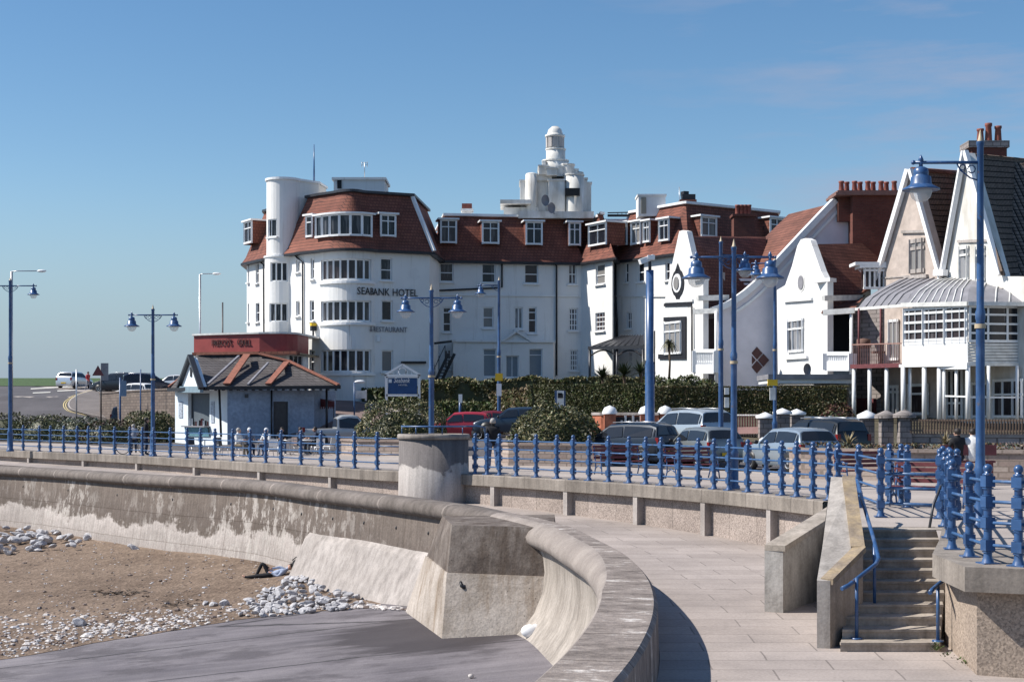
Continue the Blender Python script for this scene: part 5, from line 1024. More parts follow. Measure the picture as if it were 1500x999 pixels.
# great red chimney
def vbox(mb, x0, x1, y0, y1, Y, d, m=0, g=0): a, b = W(x0, y0, Y), W(x1, y1, Y); mb.box(((a.x + b.x) / 2, Y + d / 2, (a.z + b.z) / 2), (abs(b.x - a.x) + g, d + g, abs(a.z - b.z)), 0, m)
mb = MB(); vbox(mb, 1249, 1318, 284, 380, 84.4, 2.2); vbox(mb, 1228, 1249, 284, 324, 85.0, 1.3); ch = mb.build('chimney', M['brick'], V)
mb = MB(); vbox(mb, 1226, 1320, 282, 286, 84.2, 2.6, 0, .12); vbox(mb, 1227, 1319, 279, 282, 84.2, 2.5); mb.build('chimney_cap', mat('chimney_cap_stone', (.22, .12, .10), .8), ch)
for k in range(9): mb = MB(); x = W(1233 + k * 9.7, 280, 85.2).x; z = W(0, 279.5, 85.2).z; mb.lathe([(.16, z), (.13, z + .42), (.16, z + .46), (.16, z + .55), (.1, z + .55), (.09, z + .2)], (x, 85.3 + (.3 if k % 2 else 0), 0), 10); mb.build('chimney_pot', M['pot'], ch)

# ---------------------------------------------------------------- stone house on the right
S = thing('stone_house', 'beige stone house with pantiled double gable, curved lead verandah roof and white glazed bay', 'house', W(1380, 615, 74))
a1 = Wall([(1284, 78.6), (1383, 74.0)]); mb = MB(); shape(mb, a1, [(1286, 620), (1286, 412), (1290, 405), (1334, 252), (1339, 252), (1379, 396), (1383, 404), (1383, 620)], .4); o = mb.build('gable_wall', M['beige'], S)
pane_on(a1, S, 1333, 350, 1355, 400, 2, (.72,), off=.02, fw=.2, gl='glasslight', fm=M['concl'], mull=(.5,))
mb = MB(); shape(mb, a1, [(1322, 338), (1362, 337), (1362, 341), (1322, 342)], .12, off=.12); shape(mb, a1, [(1327, 404), (1360, 402), (1360, 407), (1327, 409)], .15, off=.15); shape(mb, a1, [(1286, 407), (1326, 404), (1326, 406), (1286, 409)], .06, off=.05); mb.build('string_course', M['concl'], S)
mb = MB(); mb.bar(a1.pt(1334.5, 249, .2), a1.pt(1287, 411, .2), .22, .26); mb.bar(a1.pt(1338, 249, .2), a1.pt(1380, 400, .2), .22, .2); mb.bar(a1.pt(1376, 400, .25), a1.pt(1392, 400, .3), .3, .3); mb.build('bargeboard', M['trim'], S)
slab(S, [(1336, 250, 76.3), (1424, 256, 85), (1424, 396, 81), (1381, 402, 74)], M['pantile']); slab(S, [(1336, 250, 76.3), (1424, 256, 85), (1330, 405, 86), (1286, 408, 78.6)], M['pantile'])
mb = MB(); mb.tube([W(1336, 249, 76.2), W(1424, 255, 85)], .14, 8); mb.build('ridge_tiles', M['tilebrown'], S)
b1 = Wall([(1383, 74.0), (1560, 66.0)]); mb = MB(); shape(mb, b1, [(1383, 620), (1384, 405), (1413, 240), (1418, 224), (1424, 240), (1470, 405), (1560, 405), (1560, 620)], .4); mb.build('gable_wall', M['white_old'], S)
mb = MB(); mb.bar(b1.pt(1417, 222, .2), b1.pt(1384, 403, .2), .22, .28); mb.bar(b1.pt(1419, 222, .2), b1.pt(1470, 403, .2), .22, .2); mb.build('bargeboard', M['trim'], S)
pane_on(b1, S, 1406, 361, 1420, 412, 1, (.75,), off=.03, fw=.14, gl='glasslight', fm=M['trimdirty']); pane_on(b1, S, 1430, 361, 1444, 412, 1, (.75,), off=.03, fw=.14, gl='glasslight', fm=M['trimdirty'])
mb = MB(); shape(mb, b1, [(1404, 352), (1456, 350), (1456, 354), (1404, 356)], .1, off=.1); shape(mb, b1, [(1384, 424), (1470, 422), (1470, 425), (1384, 427)], .1, off=.1); mb.build('string_course', M['concl'], S)
slab(S, [(1418, 224, 72.8), (1500, 232, 82), (1530, 420, 78), (1470, 402, 69.5)], M['pantile']); slab(S, [(1418, 224, 72.8), (1500, 232, 82), (1430, 405, 84), (1384, 404, 74)], M['pantile'])
slab(S, [(1446, 240, 80), (1600, 232, 80), (1600, 430, 72), (1478, 430, 72)], M['pantile'])
mb = MB(); vbox(mb, 1424, 1475, 215, 300, 80, 1.4); ch = mb.build('chimney', M['brick'], S); mb = MB(); vbox(mb, 1419, 1479, 206, 216, 79.9, 1.6); vbox(mb, 1421, 1477, 236, 240, 79.9, 1.5); mb.build('chimney_cap', M['stone'], ch)
for x, h in ((1436, .65), (1448, .95), (1462, .8)): mb = MB(); p = W(x, 207, 80.7); mb.lathe([(.2, 0), (.16, h * .8), (.2, h * .86), (.2, h), (.13, h), (.12, .2)], p, 10); mb.build('chimney_pot', M['pot'], ch)
mb = MB(); mb.tube([b1.pt(1382, 402, .3), b1.pt(1382, 415, .3), b1.pt(1382, 447, .3)], .06, 6); mb.build('drainpipe', M['trim'], S)
# dormer on the left slope
mb = MB(); c = W(1279, 386, 78.2); mb.box(W(1275, 388, 78.6), (1.9, 1.4, .16)); mb.box(W(1277, 392, 78.5), (1.5, 1.2, .14)); mb.box(W(1279, 408, 78.8), (.98, 1.2, 1.0), 0, 1)
for x in (1266.5, 1274, 1281, 1288, 1295): mb.box(W(x, 408, 78.1), (.09, .1, 1.1))
for y in (396, 422): mb.box(W(1281, y, 78.1), (1.15, .16, .12))
mb.build('dormer', [M['trim'], M['glass']], S)
# verandah roof: curved lead sheets
def canopy(rows, parent, mt, name='verandah_roof', ribs=0, rm=None):
    mb = MB(); mb.grid([[W(*p) for p in r] for r in rows], 0, smooth=True); o = mb.build(name, mt, parent)
    if ribs:
        r0 = rows
        for k in range(1, ribs):
            t = k / ribs; P = []
            for r in rows:
                q = t * (len(r) - 1); i = min(int(q), len(r) - 2); P.append(W(*r[i]).lerp(W(*r[i + 1]), q - i) + Vector((0, -.02, .03)))
            mb = MB(); mb.tube(P, .035, 5); mb.build('roof_rib', rm or M['trimdirty'], o)
    return o
canopy([[(1318, 409, 76.6), (1384, 405, 74.5)], [(1288, 424, 75.6), (1356, 418, 73.3)], [(1268, 437, 74.8), (1334, 431, 72)], [(1256, 452, 74.4), (1322, 447, 71.4)]], S, M['lead'], ribs=6, rm=M['lead'])
canopy([[(1384, 405, 74.4), (1440, 404, 73.4)], [(1360, 413, 73.0), (1426, 412, 71.6)], [(1338, 427, 71.7), (1419, 424, 69.6)], [(1322, 446, 71.2), (1417, 444, 68.4)]], S, M['lead'], ribs=9)
canopy([[(1440, 404, 73.4), (1560, 402, 74)], [(1426, 412, 71.6), (1560, 412, 72)], [(1419, 424, 69.6), (1560, 424, 70)], [(1417, 444, 68.4), (1560, 444, 68.6)]], S, M['lead'], ribs=7)
mb = MB(); mb.bar(W(1254, 453, 74.3), W(1322, 448, 71.3), .16, .14); mb.bar(W(1321, 447, 71.1), W(1418, 445, 68.3), .2, .2); mb.bar(W(1417, 445, 68.3), W(1560, 446, 68.5), .2, .18); mb.build('verandah_gutter', M['trimdirty'], S)
by = Wall([(1322, 71.2), (1418, 68.4)]); mb = MB(); n_ = by.nrm(.1)
r = by.rect(1323, 449, 1417, 504); window(by, S, r, 3, (.12, .36, .6, .84), dep=.02, fw=.14, sill=False, name='bay_window', segs=True, gl=M['glass'])
mb = MB()
for x in (1332, 1341, 1361, 1372, 1395, 1406): mb.bar(by.pt(x, 450, .03), by.pt(x, 503, .03), .04, .04)
mb.build('glazing_bars', M['trim'], S)
mb = MB(); shape(mb, by, [(1322, 503), (1418, 501), (1418, 533), (1322, 535)], .15, off=.03); mb.bar(by.pt(1320, 536, .08), by.pt(1419, 534, .08), .18, .14); mb.build('bay_panel', M['trim'], S)
by2 = Wall([(1418, 68.4), (1560, 69.4)]); r = by2.rect(1419, 448, 1560, 502); window(by2, S, r, 5, (.25, .5, .75), dep=.04, fw=.12, sill=False, name='bay_window')
mb = MB()
for k in range(7): mb.bar(by2.pt(1418, 505 + k * 4.3, .0), by2.pt(1560, 505 + k * 4.3, .0), .06, .11)
mb.bar(by2.pt(1418, 534, .03), by2.pt(1560, 534, .03), .14, .14); mb.build('slatted_panel', M['trimdirty'], S)
mb = MB(); mb.face([W(1322, 536, 71.3), W(1418, 535, 68.5), W(1560, 535, 69.5), W(1560, 535, 75), W(1322, 536, 77.5)]); mb.build('balcony_floor', M['trimdirty'], S)
# lower verandah
for x, Y in ((1323, 71.0), (1333, 71.0), (1354, 70.2), (1376, 69.6), (1383, 69.5), (1401, 69), (1418, 68.3), (1448, 68.4), (1490, 68.6)):
    mb = MB(); mb.tube([W(x, 536, Y), W(x, 617, Y)], .11 if x in (1323, 1354, 1376, 1418) else .08, 8); mb.build('verandah_post', M['trim'], S)
mb = MB(); mb.bar(W(1378, 536, 69.6), W(1418, 536, 68.2), .16, .3); mb.bar(W(1385, 580, 69.4), W(1418, 581, 68.3), .06, .07); mb.bar(W(1418, 582, 68.3), W(1560, 582, 68.9), .06, .08); mb.build('verandah_rail', M['trim'], S)
pane_on(a1, S, 1331, 562, 1362, 608, 1, (.68,), off=.05, fw=.14, gl='glass'); pane_on(a1, S, 1302, 564, 1318, 615, 2, (.8,), off=.05, fw=.16, gl='glasslight', name='door')
pane_on(b1, S, 1388, 540, 1412, 612, 3, (.3,), off=.05, fw=.12, gl='glass'); pane_on(b1, S, 1424, 560, 1450, 612, 2, (.6,), off=.05, fw=.12, gl='glasslight'); pane_on(b1, S, 1456, 555, 1500, 612, 3, (.6,), off=.05, fw=.12)
pane_on(a1, S, 1303, 468, 1318, 528, 2, (), off=.06, fw=.13, gl='glass', name='door')
st_ = Wall([(1246, 80.0), (1286, 78.2)]); mb = MB(); shape(mb, st_, [(1246, 640), (1246, 450), (1290, 445), (1290, 640)], .4); mb.build('stone_wall', M['stone'], S); mb = MB(); shape(mb, st_, [(1256, 583), (1284, 584), (1284, 605), (1256, 605)], .1, off=.06); mb.build('garage_door', M['maroon'], S)
mb = MB(); mb.bar(W(1247, 537, 74.0), W(1320, 535, 71.3), .16, .2); mb.face([W(1247, 535, 74.2), W(1320, 534, 71.5), W(1320, 534, 77), W(1247, 535, 79.7)]); mb.build('balcony_floor', M['maroon'], S)
mb = MB()
for k in range(27): t = k / 26; x = lerp(1250, 1318, t); Y = lerp(73.9, 71.4, t); mb.bar(W(x, 505, Y), W(x, 534, Y), .025, .025)
mb.bar(W(1248, 505, 74), W(1320, 503, 71.3), .06, .06); mb.build('balcony_railing', mat('rusty_red_iron', (.32, .18, .15), .7), S)
for x, Y in ((1258, 73.7), (1290, 72.5)): mb = MB(); mb.tube([W(x, 452, Y), W(x, 534, Y)], .05, 6); mb.build('balcony_post', M['maroon'], S)
for x, Y in ((1251, 73.9), (1274, 73.1), (1299, 72.2)): mb = MB(); mb.tube([W(x, 538, Y), W(x, 618, Y)], .1, 8); mb.build('verandah_post', M['trim'], S)
mb = MB()
for ya in (0,): mb.lathe([(.001, .5), (.35, .45), (.36, .05), (.3, 0)], W(1265, 510, 76), 10); mb.box(W(1287, 516, 75), (.6, .4, .1)); mb.box(W(1287, 522, 75), (.06, .06, .5))
setp(mb.build('table', mat('rattan', (.16, .09, .07), .8)), 'rattan seat and small pale table on the red railed balcony', 'chair')

# ---------------------------------------------------------------- restaurant and kiosk on the left
Rn = thing('restaurant', 'low restaurant with a rounded dark red fascia behind the kiosk', 'restaurant', W(380, 570, 98))
plan = [(284, 98.5), (330, 97.2), (380, 96.1), (405, 96.0)] + [(410 + 30 * math.sin(R(a)), 96.0 + 2.2 * (1 - math.cos(R(a)))) for a in (0, 20, 40, 60, 80)] + [(452, 100.0)]
wr = Wall(plan); zf1, zf0 = W(0, 489, 96).z, W(0, 515.5, 96).z; mb = MB(); wr.build(mb, zf0, zf1, ()); P = px2(plan) + [Vector((-13.2, 103, 0)), Vector((-21, 103, 0))]
mb.face([V3(p, zf0) for p in P]); mb.build('fascia', M['red'], Rn)
mb = MB(); mb.prism([V3(p, zf1) for p in offset_poly(P, -.12)], (0, 0, .12)); mb.prism([V3(p, zf0 - .1) for p in offset_poly(P, -.04)], (0, 0, .1), 1); mb.build('roof_edge', [M['trimdirty'], mat('buff_strip', (.3, .24, .16), .7)], Rn)
lt = MB(); u0 = wr.hit(311)[0]; zl_ = wr.z(330, 506.5)
put_text(lt, "FRESCO'S", (wr.hit(340)[0] - u0, .42), lambda x, z, o_: wr.pos(u0 + x, .03 + o_, zl_ + z)); u1 = wr.hit(348)[0]
put_text(lt, "GRILL", (wr.hit(368)[0] - u1, .42), lambda x, z, o_: wr.pos(u1 + x, .03 + o_, zl_ + z)); lt.build('sign_letters', mat('dark_sign_red', (.07, .03, .03), .6), Rn)
wr2 = Wall([(286, 99.2), (420, 97.2), (449, 100.2), (452, 101)]); r = wr2.rect(424, 520, 444, 558); mb = MB(); wr2.build(mb, 2.0, zf0, (r,), .15); mb.build('wall', M['white'], Rn); window(wr2, Rn, r, 3, (), dep=.1, sill=False)
mb = MB(); mb.bar(W(284, 519, 97.6), W(437, 517, 95.6), .5, .22); mb.build('tile_strip', M['tile'], Rn)
K = thing('kiosk', 'pale blue seafront kiosk with a hipped slate roof, orange ridge tiles and a small gabled serving front', 'kiosk', W(360, 648, 87))
K['label'] = 'pale blue seafront kiosk with hipped slate roof, orange ridge tiles and serving hatch'
kb = mat('shade_tinted_blue_wall', (0.29, 0.375, 0.50), .75, .18, 1, fine=6); kwm = mat('bluish_white_wall', (0.72, 0.78, 0.82), .7, .08, 2)  # first one darker and bluer: the long wall's shade is in its colour
kp = [(256.5, 90.6), (333, 85.6), (460, 87.4)]; kw = Wall(kp); zk0, zk1 = 0.1, W(0, 571, 86).z
r1 = kw.rect(275.5, 576, 307, 624); r2 = kw.rect(400.5, 588, 422, 645); mb = MB(); a = Wall(kp[:2]); b = Wall(kp[1:]); ra = a.rect(275.5, 576, 307, 624); rb = b.rect(400.5, 588, 422, 645)
a.build(mb, zk0, zk1, (ra,), .3, 1, 1); b.build(mb, zk0, zk1, (rb,), .12, 0, 0); bk = [kw.p[2], Vector((-10.8, 92, 0)), Vector((-19.5, 95.5, 0)), kw.p[0]]
for p, q in zip(bk, bk[1:]): mb.face([V3(p, zk0), V3(q, zk0), V3(q, zk1), V3(p, zk1)], 0)
mb.build('wall', [kb, kwm], K)
o = window(a, K, ra, 1, (), dep=.28, gl=M['blind'], frame=M['darkmetal'], name='serving_hatch', sill=False)
mb = MB(); c0 = a.hit(291)[0]
for k in range(11): u = lerp(ra[0] + .12, ra[1] - .12, k / 10); h = random.uniform(.25, .5); mb.box(a.pos(u, -.2, ra[2] + h / 2), (random.uniform(.07, .14), .1, h), .2, k % 3)
mb.build('goods', [M['trim'], M['dark'], M['maroon']], K); mb = MB(); p, q = a.pos(ra[0] - .1, .15), a.pos(ra[1] + .1, .15); mb.bar(V3(p, ra[2] - .02), V3(q, ra[2] - .02), .5, .07); mb.build('counter', M['lead'], K)
mb = MB(); mb.face([a.pos(ra[0] - .1, .2, ra[2] - .05), a.pos(ra[1] + .1, .2, ra[2] - .05), a.pos(ra[1] + .1, .08, ra[2] - .6), a.pos(ra[0] - .1, .08, ra[2] - .6)]); mb.build('counter_front', mat('teal_panel', (.16, .34, .42), .6, .5, 9), K)
window(b, K, rb, 1, (), dep=.08, gl=M['darkmetal'], frame=M['darkmetal'], name='door', sill=False)
for x0, x1, y0, y1 in ((262.5, 268, 588, 612), (309.5, 314.5, 588, 619)):
    mb = MB(); mb.prism([a.pt(x, y, .04) for x, y in ((x0, y0), (x1, y0), (x1, y1), (x0, y1))], a.nrm(.1) * -.03); mb.build('poster', mat('poster_print', (.45, .5, .58), .5, .6, 12), K)
mb = MB(); mb.tube([b.pt(325, 571, .0) + Vector((-.15, 0, 0)), b.pt(327, 640, .0) + Vector((-.1, -.1, 0))], .07, 6); mb.tube([b.pt(397.5, 571, .08), b.pt(397.5, 645, .08)], .05, 6); mb.build('drainpipe', M['black'], K)
mb = MB(); mb.box(b.pt(361, 580, .03), (.2, .08, .2)); mb.build('wall_vent', M['darkmetal'], K)
# roof planes
E0, E1, E2, E3 = (249, 569, 91.0), (305, 567, 85.0), (498, 566, 86.4), (470, 560, 95)
slab(K, [(305, 567.5, 85.0), (498, 566, 86.6), (423, 530, 89.6), (380, 519, 90.3), (288, 520, 91.5)], M['slatetile'], .1, 'roof'); slab(K, [(247, 569, 90.4), (305, 567.5, 85.0), (288, 520, 91.5)], M['slatetile'], .1, 'roof')
slab(K, [(498, 566, 86.6), (470, 560, 94), (423, 530, 89.6)], M['slatetile'], .1, 'roof'); slab(K, [(247, 569, 90.4), (288, 520, 91.5), (380, 519, 90.3), (423, 530, 89.6), (470, 560, 94), (280, 560, 98)], M['slatetile'], .1, 'roof')
ot = mat('orange_ridge_tiles', (.30, .115, .075), .75, .3, 5)
def strip(parent, p0, p1, w, mt, h=.1, name='ridge_tiles', lift=.06): mb = MB(); mb.bar(W(*p0) + Vector((0, -.02, lift)), W(*p1) + Vector((0, -.02, lift)), w, h); return mb.build(name, mt, parent)
strip(K, (362, 521, 89.9), (332, 564, 85.5), .42, ot); strip(K, (420, 532, 89.2), (393, 564, 86.0), .36, ot); strip(K, (380, 519.5, 90.1), (423, 530, 89.4), .3, ot); strip(K, (423, 530, 89.3), (496, 565, 86.6), .22, ot); strip(K, (289, 519.5, 91.3), (380, 518.5, 90.2), .25, ot, .16); strip(K, (247, 568, 90.3), (277, 546, 91), .2, ot)
strip(K, (350, 523, 89.8), (305, 564, 85.2), .14, M['lead']); strip(K, (393, 533, 88.9), (363, 565, 85.8), .12, M['lead'])
mb = MB(); mb.bar(W(303, 568.5, 84.9), W(499, 567, 86.5), .2, .2)
for k in range(17): x = 316 + k * 11; mb.box(W(x, 570.5, 85.3 + k * .07), (.1, .5, .12))
mb.bar(W(247, 571, 90.3), W(304, 569, 84.9), .2, .2); mb.build('eaves', M['black'], K)
ga = Wall([(268, 89.6), (304, 84.9)]); mb = MB(); shape(mb, ga, [(271, 568), (287.5, 524), (302, 567)], .3, off=.25); mb.build('gable', kwm, K); mb = MB(); shape(mb, ga, [(285.5, 538), (288, 538), (288, 552), (285.5, 552)], .1, off=.3); mb.build('gable_slit', M['black'], K)
mb = MB(); mb.bar(ga.pt(287.5, 521, .35), ga.pt(269.5, 570, .35), .3, .16); mb.bar(ga.pt(287.5, 521, .35), ga.pt(303.5, 569, .35), .3, .16); mb.build('bargeboard', M['darkmetal'], K)
mb = MB(); shape(mb, ga, [(270, 566), (303, 566), (303, 575), (270, 575)], .2, off=.4); mb.build('awning_box', mat('sea_green_grey', (.2, .28, .33), .5), K)
mb = MB(); mb.tube([W(478.5, 569, 87.5), W(478.5, 645, 87.5)], .07, 8); mb.build('porch_post', M['black'], K)
mb = MB(); mb.lathe([(.001, 0), (.2, .03), (.28, .1)], (0, 0, 0), 12); c = W(278, 534, 90.4); mb.v = [(c.x - z, c.y - x * .6, c.z + y) for x, y, z in mb.v]; mb.build('floodlight', M['trim'], K)
Aw = thing('awning', 'small dark scalloped awning beside the kiosk', 'awning', W(475, 600, 88.5)); mb = MB(); mb.face([W(461, 582, 89), W(461, 581, 91), W(490, 587, 91), W(490, 589, 88)]); mb.face([W(461, 582, 89), W(490, 589, 88), W(490, 596, 88), W(461, 596, 89)])
for k in range(9): x = 463 + k * 3.1; mb.box(W(x, 597, 88.6), (.07, .04, .14))
mb.build('awning_cloth', M['maroon'], Aw); mb = MB(); mb.tube([W(489, 590, 88.1), W(489, 640, 88.1)], .03, 6); mb.build('awning_pole', M['darkmetal'], Aw)

# ---------------------------------------------------------------- foliage
def leaves(name, fn, n, size, mats, parent=None, label=None, cat=None, wts=None, seed=1, group=None, dens=None, kind=None, flat=0.0):
    rnd_ = random.Random(seed); mb = MB(); cum = wts or [1] * len(mats)
    idx = rnd_.choices(range(len(mats)), cum, k=n)
    for k in range(n):
        p, nn = fn(rnd_); a = Vector((rnd_.gauss(0, 1), rnd_.gauss(0, 1), rnd_.gauss(0, 1))) + nn * 1.2; a.normalize(); b = a.orthogonal().normalized(); c = a.cross(b); t = rnd_.random() * 6.28; x = b * math.cos(t) + c * math.sin(t); y = a.cross(x); s = size * rnd_.uniform(.6, 1.3)
        mb.face([p - x * s, p + y * s * .45, p + x * s, p - y * s * .45], idx[k])
    o = mb.build(name, mats, parent, shade='keep')
    if label: setp(o, label, cat, group, kind)
    return o
def hedge_fn(path, w, z0, z1, rough=.12, top=.35, sd=0):
    """path (px,Y) list; leaves on the surface of a box hedge"""
    P = px2(path); L = [0]
    for a, b in zip(P, P[1:]): L.append(L[-1] + (b - a).length)
    def f(r):
        u = r.random() * L[-1]; i = max(k for k in range(len(L) - 1) if L[k] <= u); a, b = P[i], P[i + 1]; d = (b - a).normalized(); n = Vector((d.y, -d.x, 0)); q = a + d * (u - L[i]); zt_ = (z1(u / L[-1]) if callable(z1) else z1); zt_ += rough * 1.3 * noise.noise(Vector((u * .6, sd, 0)))
        if r.random() < top: o_ = r.uniform(-w, .0); p = q + n * o_; p.z = zt_ - abs(r.gauss(0, rough * .4)); nn = Vector((0, 0, 1))
        else: z = r.uniform(z0, zt_); e = .25 * rough / .12 * noise.noise(Vector((u * .8, z * 1.1, sd + 5))); p = q + n * (e - abs(r.gauss(0, rough))); p.z = z; nn = n
        return p, nn
    return f, P, L
def hedge(name, path, w, z0, z1, n, size, mats, wts, label, cat='hedge', rough=.12, top=.3, seed=1, core=None):
    f, P, L = hedge_fn(path, w, z0, z1, rough, top, seed); r = thing(name, label, cat, P[len(P) // 2] + Vector((0, 0, z0))); mb = MB(); nr_ = normals(P); rows = []
    for k, p in enumerate(P):
        zt_ = (z1(L[k] / L[-1]) if callable(z1) else z1) - .18; c = nr_[k]; rows.append([V3(p - c * .2, z0), V3(p - c * .2, zt_), V3(p - c * (w - .1), zt_), V3(p - c * (w - .1), z0)])
    mb.grid(rows); mb.face(rows[0]); mb.face(rows[-1]); mb.build('inner_twigs', core or M['lf1'], r); leaves('foliage', f, n, size, mats, r, wts=wts, seed=seed); return r
def Z(px, py, Y): return W(px, py, Y).z
hedge('hedge', [(612, 98), (680, 97), (760, 97), (860, 97), (962, 96)], 2.5, 2.0, lambda t: Z(0, 556 - 5 * t, 97), 17000, .12, [M['lf1'], M['lf2'], M['lf3'], M['lf4']], (4, 3, 2.4, 1), 'long shaggy variegated hedge in front of the hotel entrance', rough=.3, seed=2)
hedge('hedge', [(772, 84.5), (800, 83), (952, 80)], 2, .4, lambda t: Z(0, 563, 82), 20000, .065, [M['lfc'], M['lf4'], M['lf1']], (4, 1, 1.5), 'tall clipped green hedge behind the orange brick wall', rough=.05, seed=3)
hedge('hedge', [(956, 76.5), (1100, 75.5), (1240, 74.2)], 2, .4, lambda t: Z(0, 565 + (t > .35) * 1.0, 75), 26000, .065, [M['lfc'], M['lf1'], M['lf5']], (3, 2, 1), 'tall dark clipped hedge in front of the white villa', rough=.05, seed=4)
hedge('hedge', [(717, 92), (740, 88.5), (772, 85)], 1.8, .6, lambda t: Z(0, 575 - 8 * t, 88), 2600, .12, [M['lf5'], M['lf2'], M['lfc']], (3, 2, 1), 'brownish sloping end of the clipped hedge', rough=.12, seed=5)
hedge('hedge', [(528, 101), (560, 100), (620, 98.5)], 1.2, 2.2, lambda t: Z(0, 568, 100), 1300, .14, [M['lf1'], M['lf4'], M['lf2']], (2, 2, 1), 'small green hedge below the curved hotel bay', rough=.15, seed=6)
hedge('shrub_bed', [(640, 93), (700, 92), (735, 91)], 1.6, 1.2, lambda t: Z(0, 588 + 2 * t, 92), 1500, .12, [M['lf4'], M['lf2']], (2, 2), 'low green shrubs below the shaggy hedge behind the red car', 'shrubs', rough=.15, seed=7)
def bush(c, rx, ry, h, n, size, mats, wts, label, cat='bush', seed=1, name='bush', sup=2.6, parent=None):
    r = thing(name, label, cat, c); cz = c.z
    def f(q):
        while True:
            v = Vector((q.gauss(0, 1), q.gauss(0, 1), abs(q.gauss(0, 1)))); v.normalize(); s_ = (abs(v.x) ** sup + abs(v.y) ** sup + abs(v.z) ** sup) ** (-1 / sup); v2 = v * s_
            w = 1 + .16 * noise.noise(v2 * 2.1 + Vector((seed, 0, 0))) + .10 * noise.noise(v2 * 6 + Vector((seed, 3, 0))) - abs(q.gauss(0, .06)); return Vector((c.x + v2.x * rx * w, c.y + v2.y * ry * w, cz + v2.z * h * w)), v
    mb = MB(); mb.ball((c.x, c.y, cz), 1, 0, 12, (rx * .84, ry * .84, h * .84)); mb.build('inner_twigs', M['lf1'], r); leaves('foliage', f, n, size, mats, r, wts=wts, seed=seed); return r
VL = [M['lf1'], M['lf2'], M['lf3'], M['lf4']]
p = B(586, 70); p.z = .1; bush(Vector((p.x, 71.4, .25)), 2.12, 1.7, 2.3, 12500, .066, VL, (4, 3, 1.5, 1), 'large rounded variegated bush left of the lamp post behind the drum', seed=11, sup=3.2)
bush(Vector((B(815, 60).x, 60.2, .3)), 1.95, 1.5, 2.05, 12000, .062, VL, (4, 3, 1.6, 1), 'domed variegated bush right of the walking man', seed=12, sup=2.4)
bush(Vector((B(222, 92).x, 92, .2)), 1.85, 1.5, 1.95, 5200, .08, VL, (4, 3, 1.4, 1), 'variegated bush left of the kiosk', seed=13, sup=2.6)
for k, (x, y, rx, s_, l) in enumerate(((70, 606, 1.6, 31, 'low dark shrub at the left edge behind the railing'), (118, 611, 1.4, 32, 'low greyish shrub in the middle of the left bed'), (160, 616, 1.5, 33, 'low reddish tinged shrub at the right of the left bed'), (10, 606, 1.7, 34, 'low shrub at the far left end of the bed'))):
    Y = 93 - k * 1.5 if k < 3 else 94; bush(Vector((B(x, Y).x, Y, .1)), rx * 1.25, 1.0, Z(x, y, Y) - .1, 1900, .085, [M['lf1'], M['lf2'], M['lf6'], M['lfr']], ((3, 2, .5, 0), (2, 1, 4, 0), (3, 2, .5, 1.3), (3, 2, 0, 0))[k], l, 'shrub', seed=s_, name='shrub')
bush(Vector((B(1225, 74).x, 73.4, 1.0)), .9, .7, 1.5, 900, .09, [M['lfr'], M['lf5'], M['lf1']], (3, 1, 1), 'dark red shrub at the right end of the clipped hedge', 'shrub', seed=15, name='shrub')
for x, y, Yd, rx, h, sd, l in ((968, 552, 80, .9, 1.1, 21, 'green shrub at the foot of the left white gable'), (1008, 549, 79.5, .8, 1.2, 22, 'spiky green shrub below the left villa balcony'), (1036, 556, 79, .7, .9, 23, 'pale green shrub beside the villa drainpipe'), (988, 556, 78.6, .7, .8, 26, 'round shrub under the small palm')):
    bush(Vector((B(x, Yd).x, Yd, Z(x, y, Yd) - h)), rx, .7, h, 700, .1, [M['lf4'], M['lf2'], M['lf1']], (2, 2, 1), l, 'shrub', seed=sd, name='shrub')
def yucca(c, h, n, ln, label, trunk=.1, seed=1, name='palm', droop=.25, mats=None, wid=.05):
    rr = random.Random(seed); r = thing(name, label, 'palm' if name == 'palm' else 'plant', c); mb = MB()
    if h > .05: mb.tube([c, c + Vector((.05, 0, h * .5)), c + Vector((0, 0, h))], [trunk, trunk * .8, trunk * .9], 8); mb.build('trunk', M['bark'], r); mb = MB()
    for k in range(n):
        a = rr.random() * 6.28; e = rr.uniform(-.25, 1.25); d = Vector((math.cos(a) * math.cos(e), math.sin(a) * math.cos(e), math.sin(e))); o_ = c + Vector((0, 0, h)); l_ = ln * rr.uniform(.75, 1.1); s_ = Vector((-math.sin(a), math.cos(a), 0)) * wid
        p1 = o_ + d * l_ * .5; p2 = o_ + d * l_ + Vector((0, 0, -droop * l_ * math.cos(e))); mb.face([o_ - s_ * .5, o_ + s_ * .5, p1 + s_, p1 - s_]); mb.face([p1 - s_, p1 + s_, p2])
    mb.build('fronds', mats or M['lf4'], r, shade='keep'); return r
dk = leafm('frond_dark', (.035, .05, .02))
for x, y, s_, l in ((882, 553, .85, 'leftmost spiky palm above the hotel hedge'), (914, 549, .9, 'middle spiky palm of the three in front of the canopy'), (938, 546, .9, 'right spiky palm of the three, touching the camera post')):
    c = W(x, y, 90); yucca(Vector((c.x, 90, c.z - 1.2)), 1.2, 110, s_, l, seed=x, droop=.1, mats=dk, wid=.045)
c = W(980, 506, 81); yucca(Vector((c.x, 81, c.z - 1.9)), 1.9, 60, .62, 'small palm with drooping fronds under the black framed window', .07, seed=4, droop=.9, mats=leafm('palm_olive', (.16, .15, .08)), wid=.05)
straw = leafm('straw_leaf', (.30, .24, .13))
c = W(1243, 650, 48.5); yucca(Vector((c.x, 48.5, c.z - .1)), .05, 60, .55, 'straw coloured spiky plant behind the railing near the black car', seed=8, name='spiky_plant', mats=straw, wid=.03)
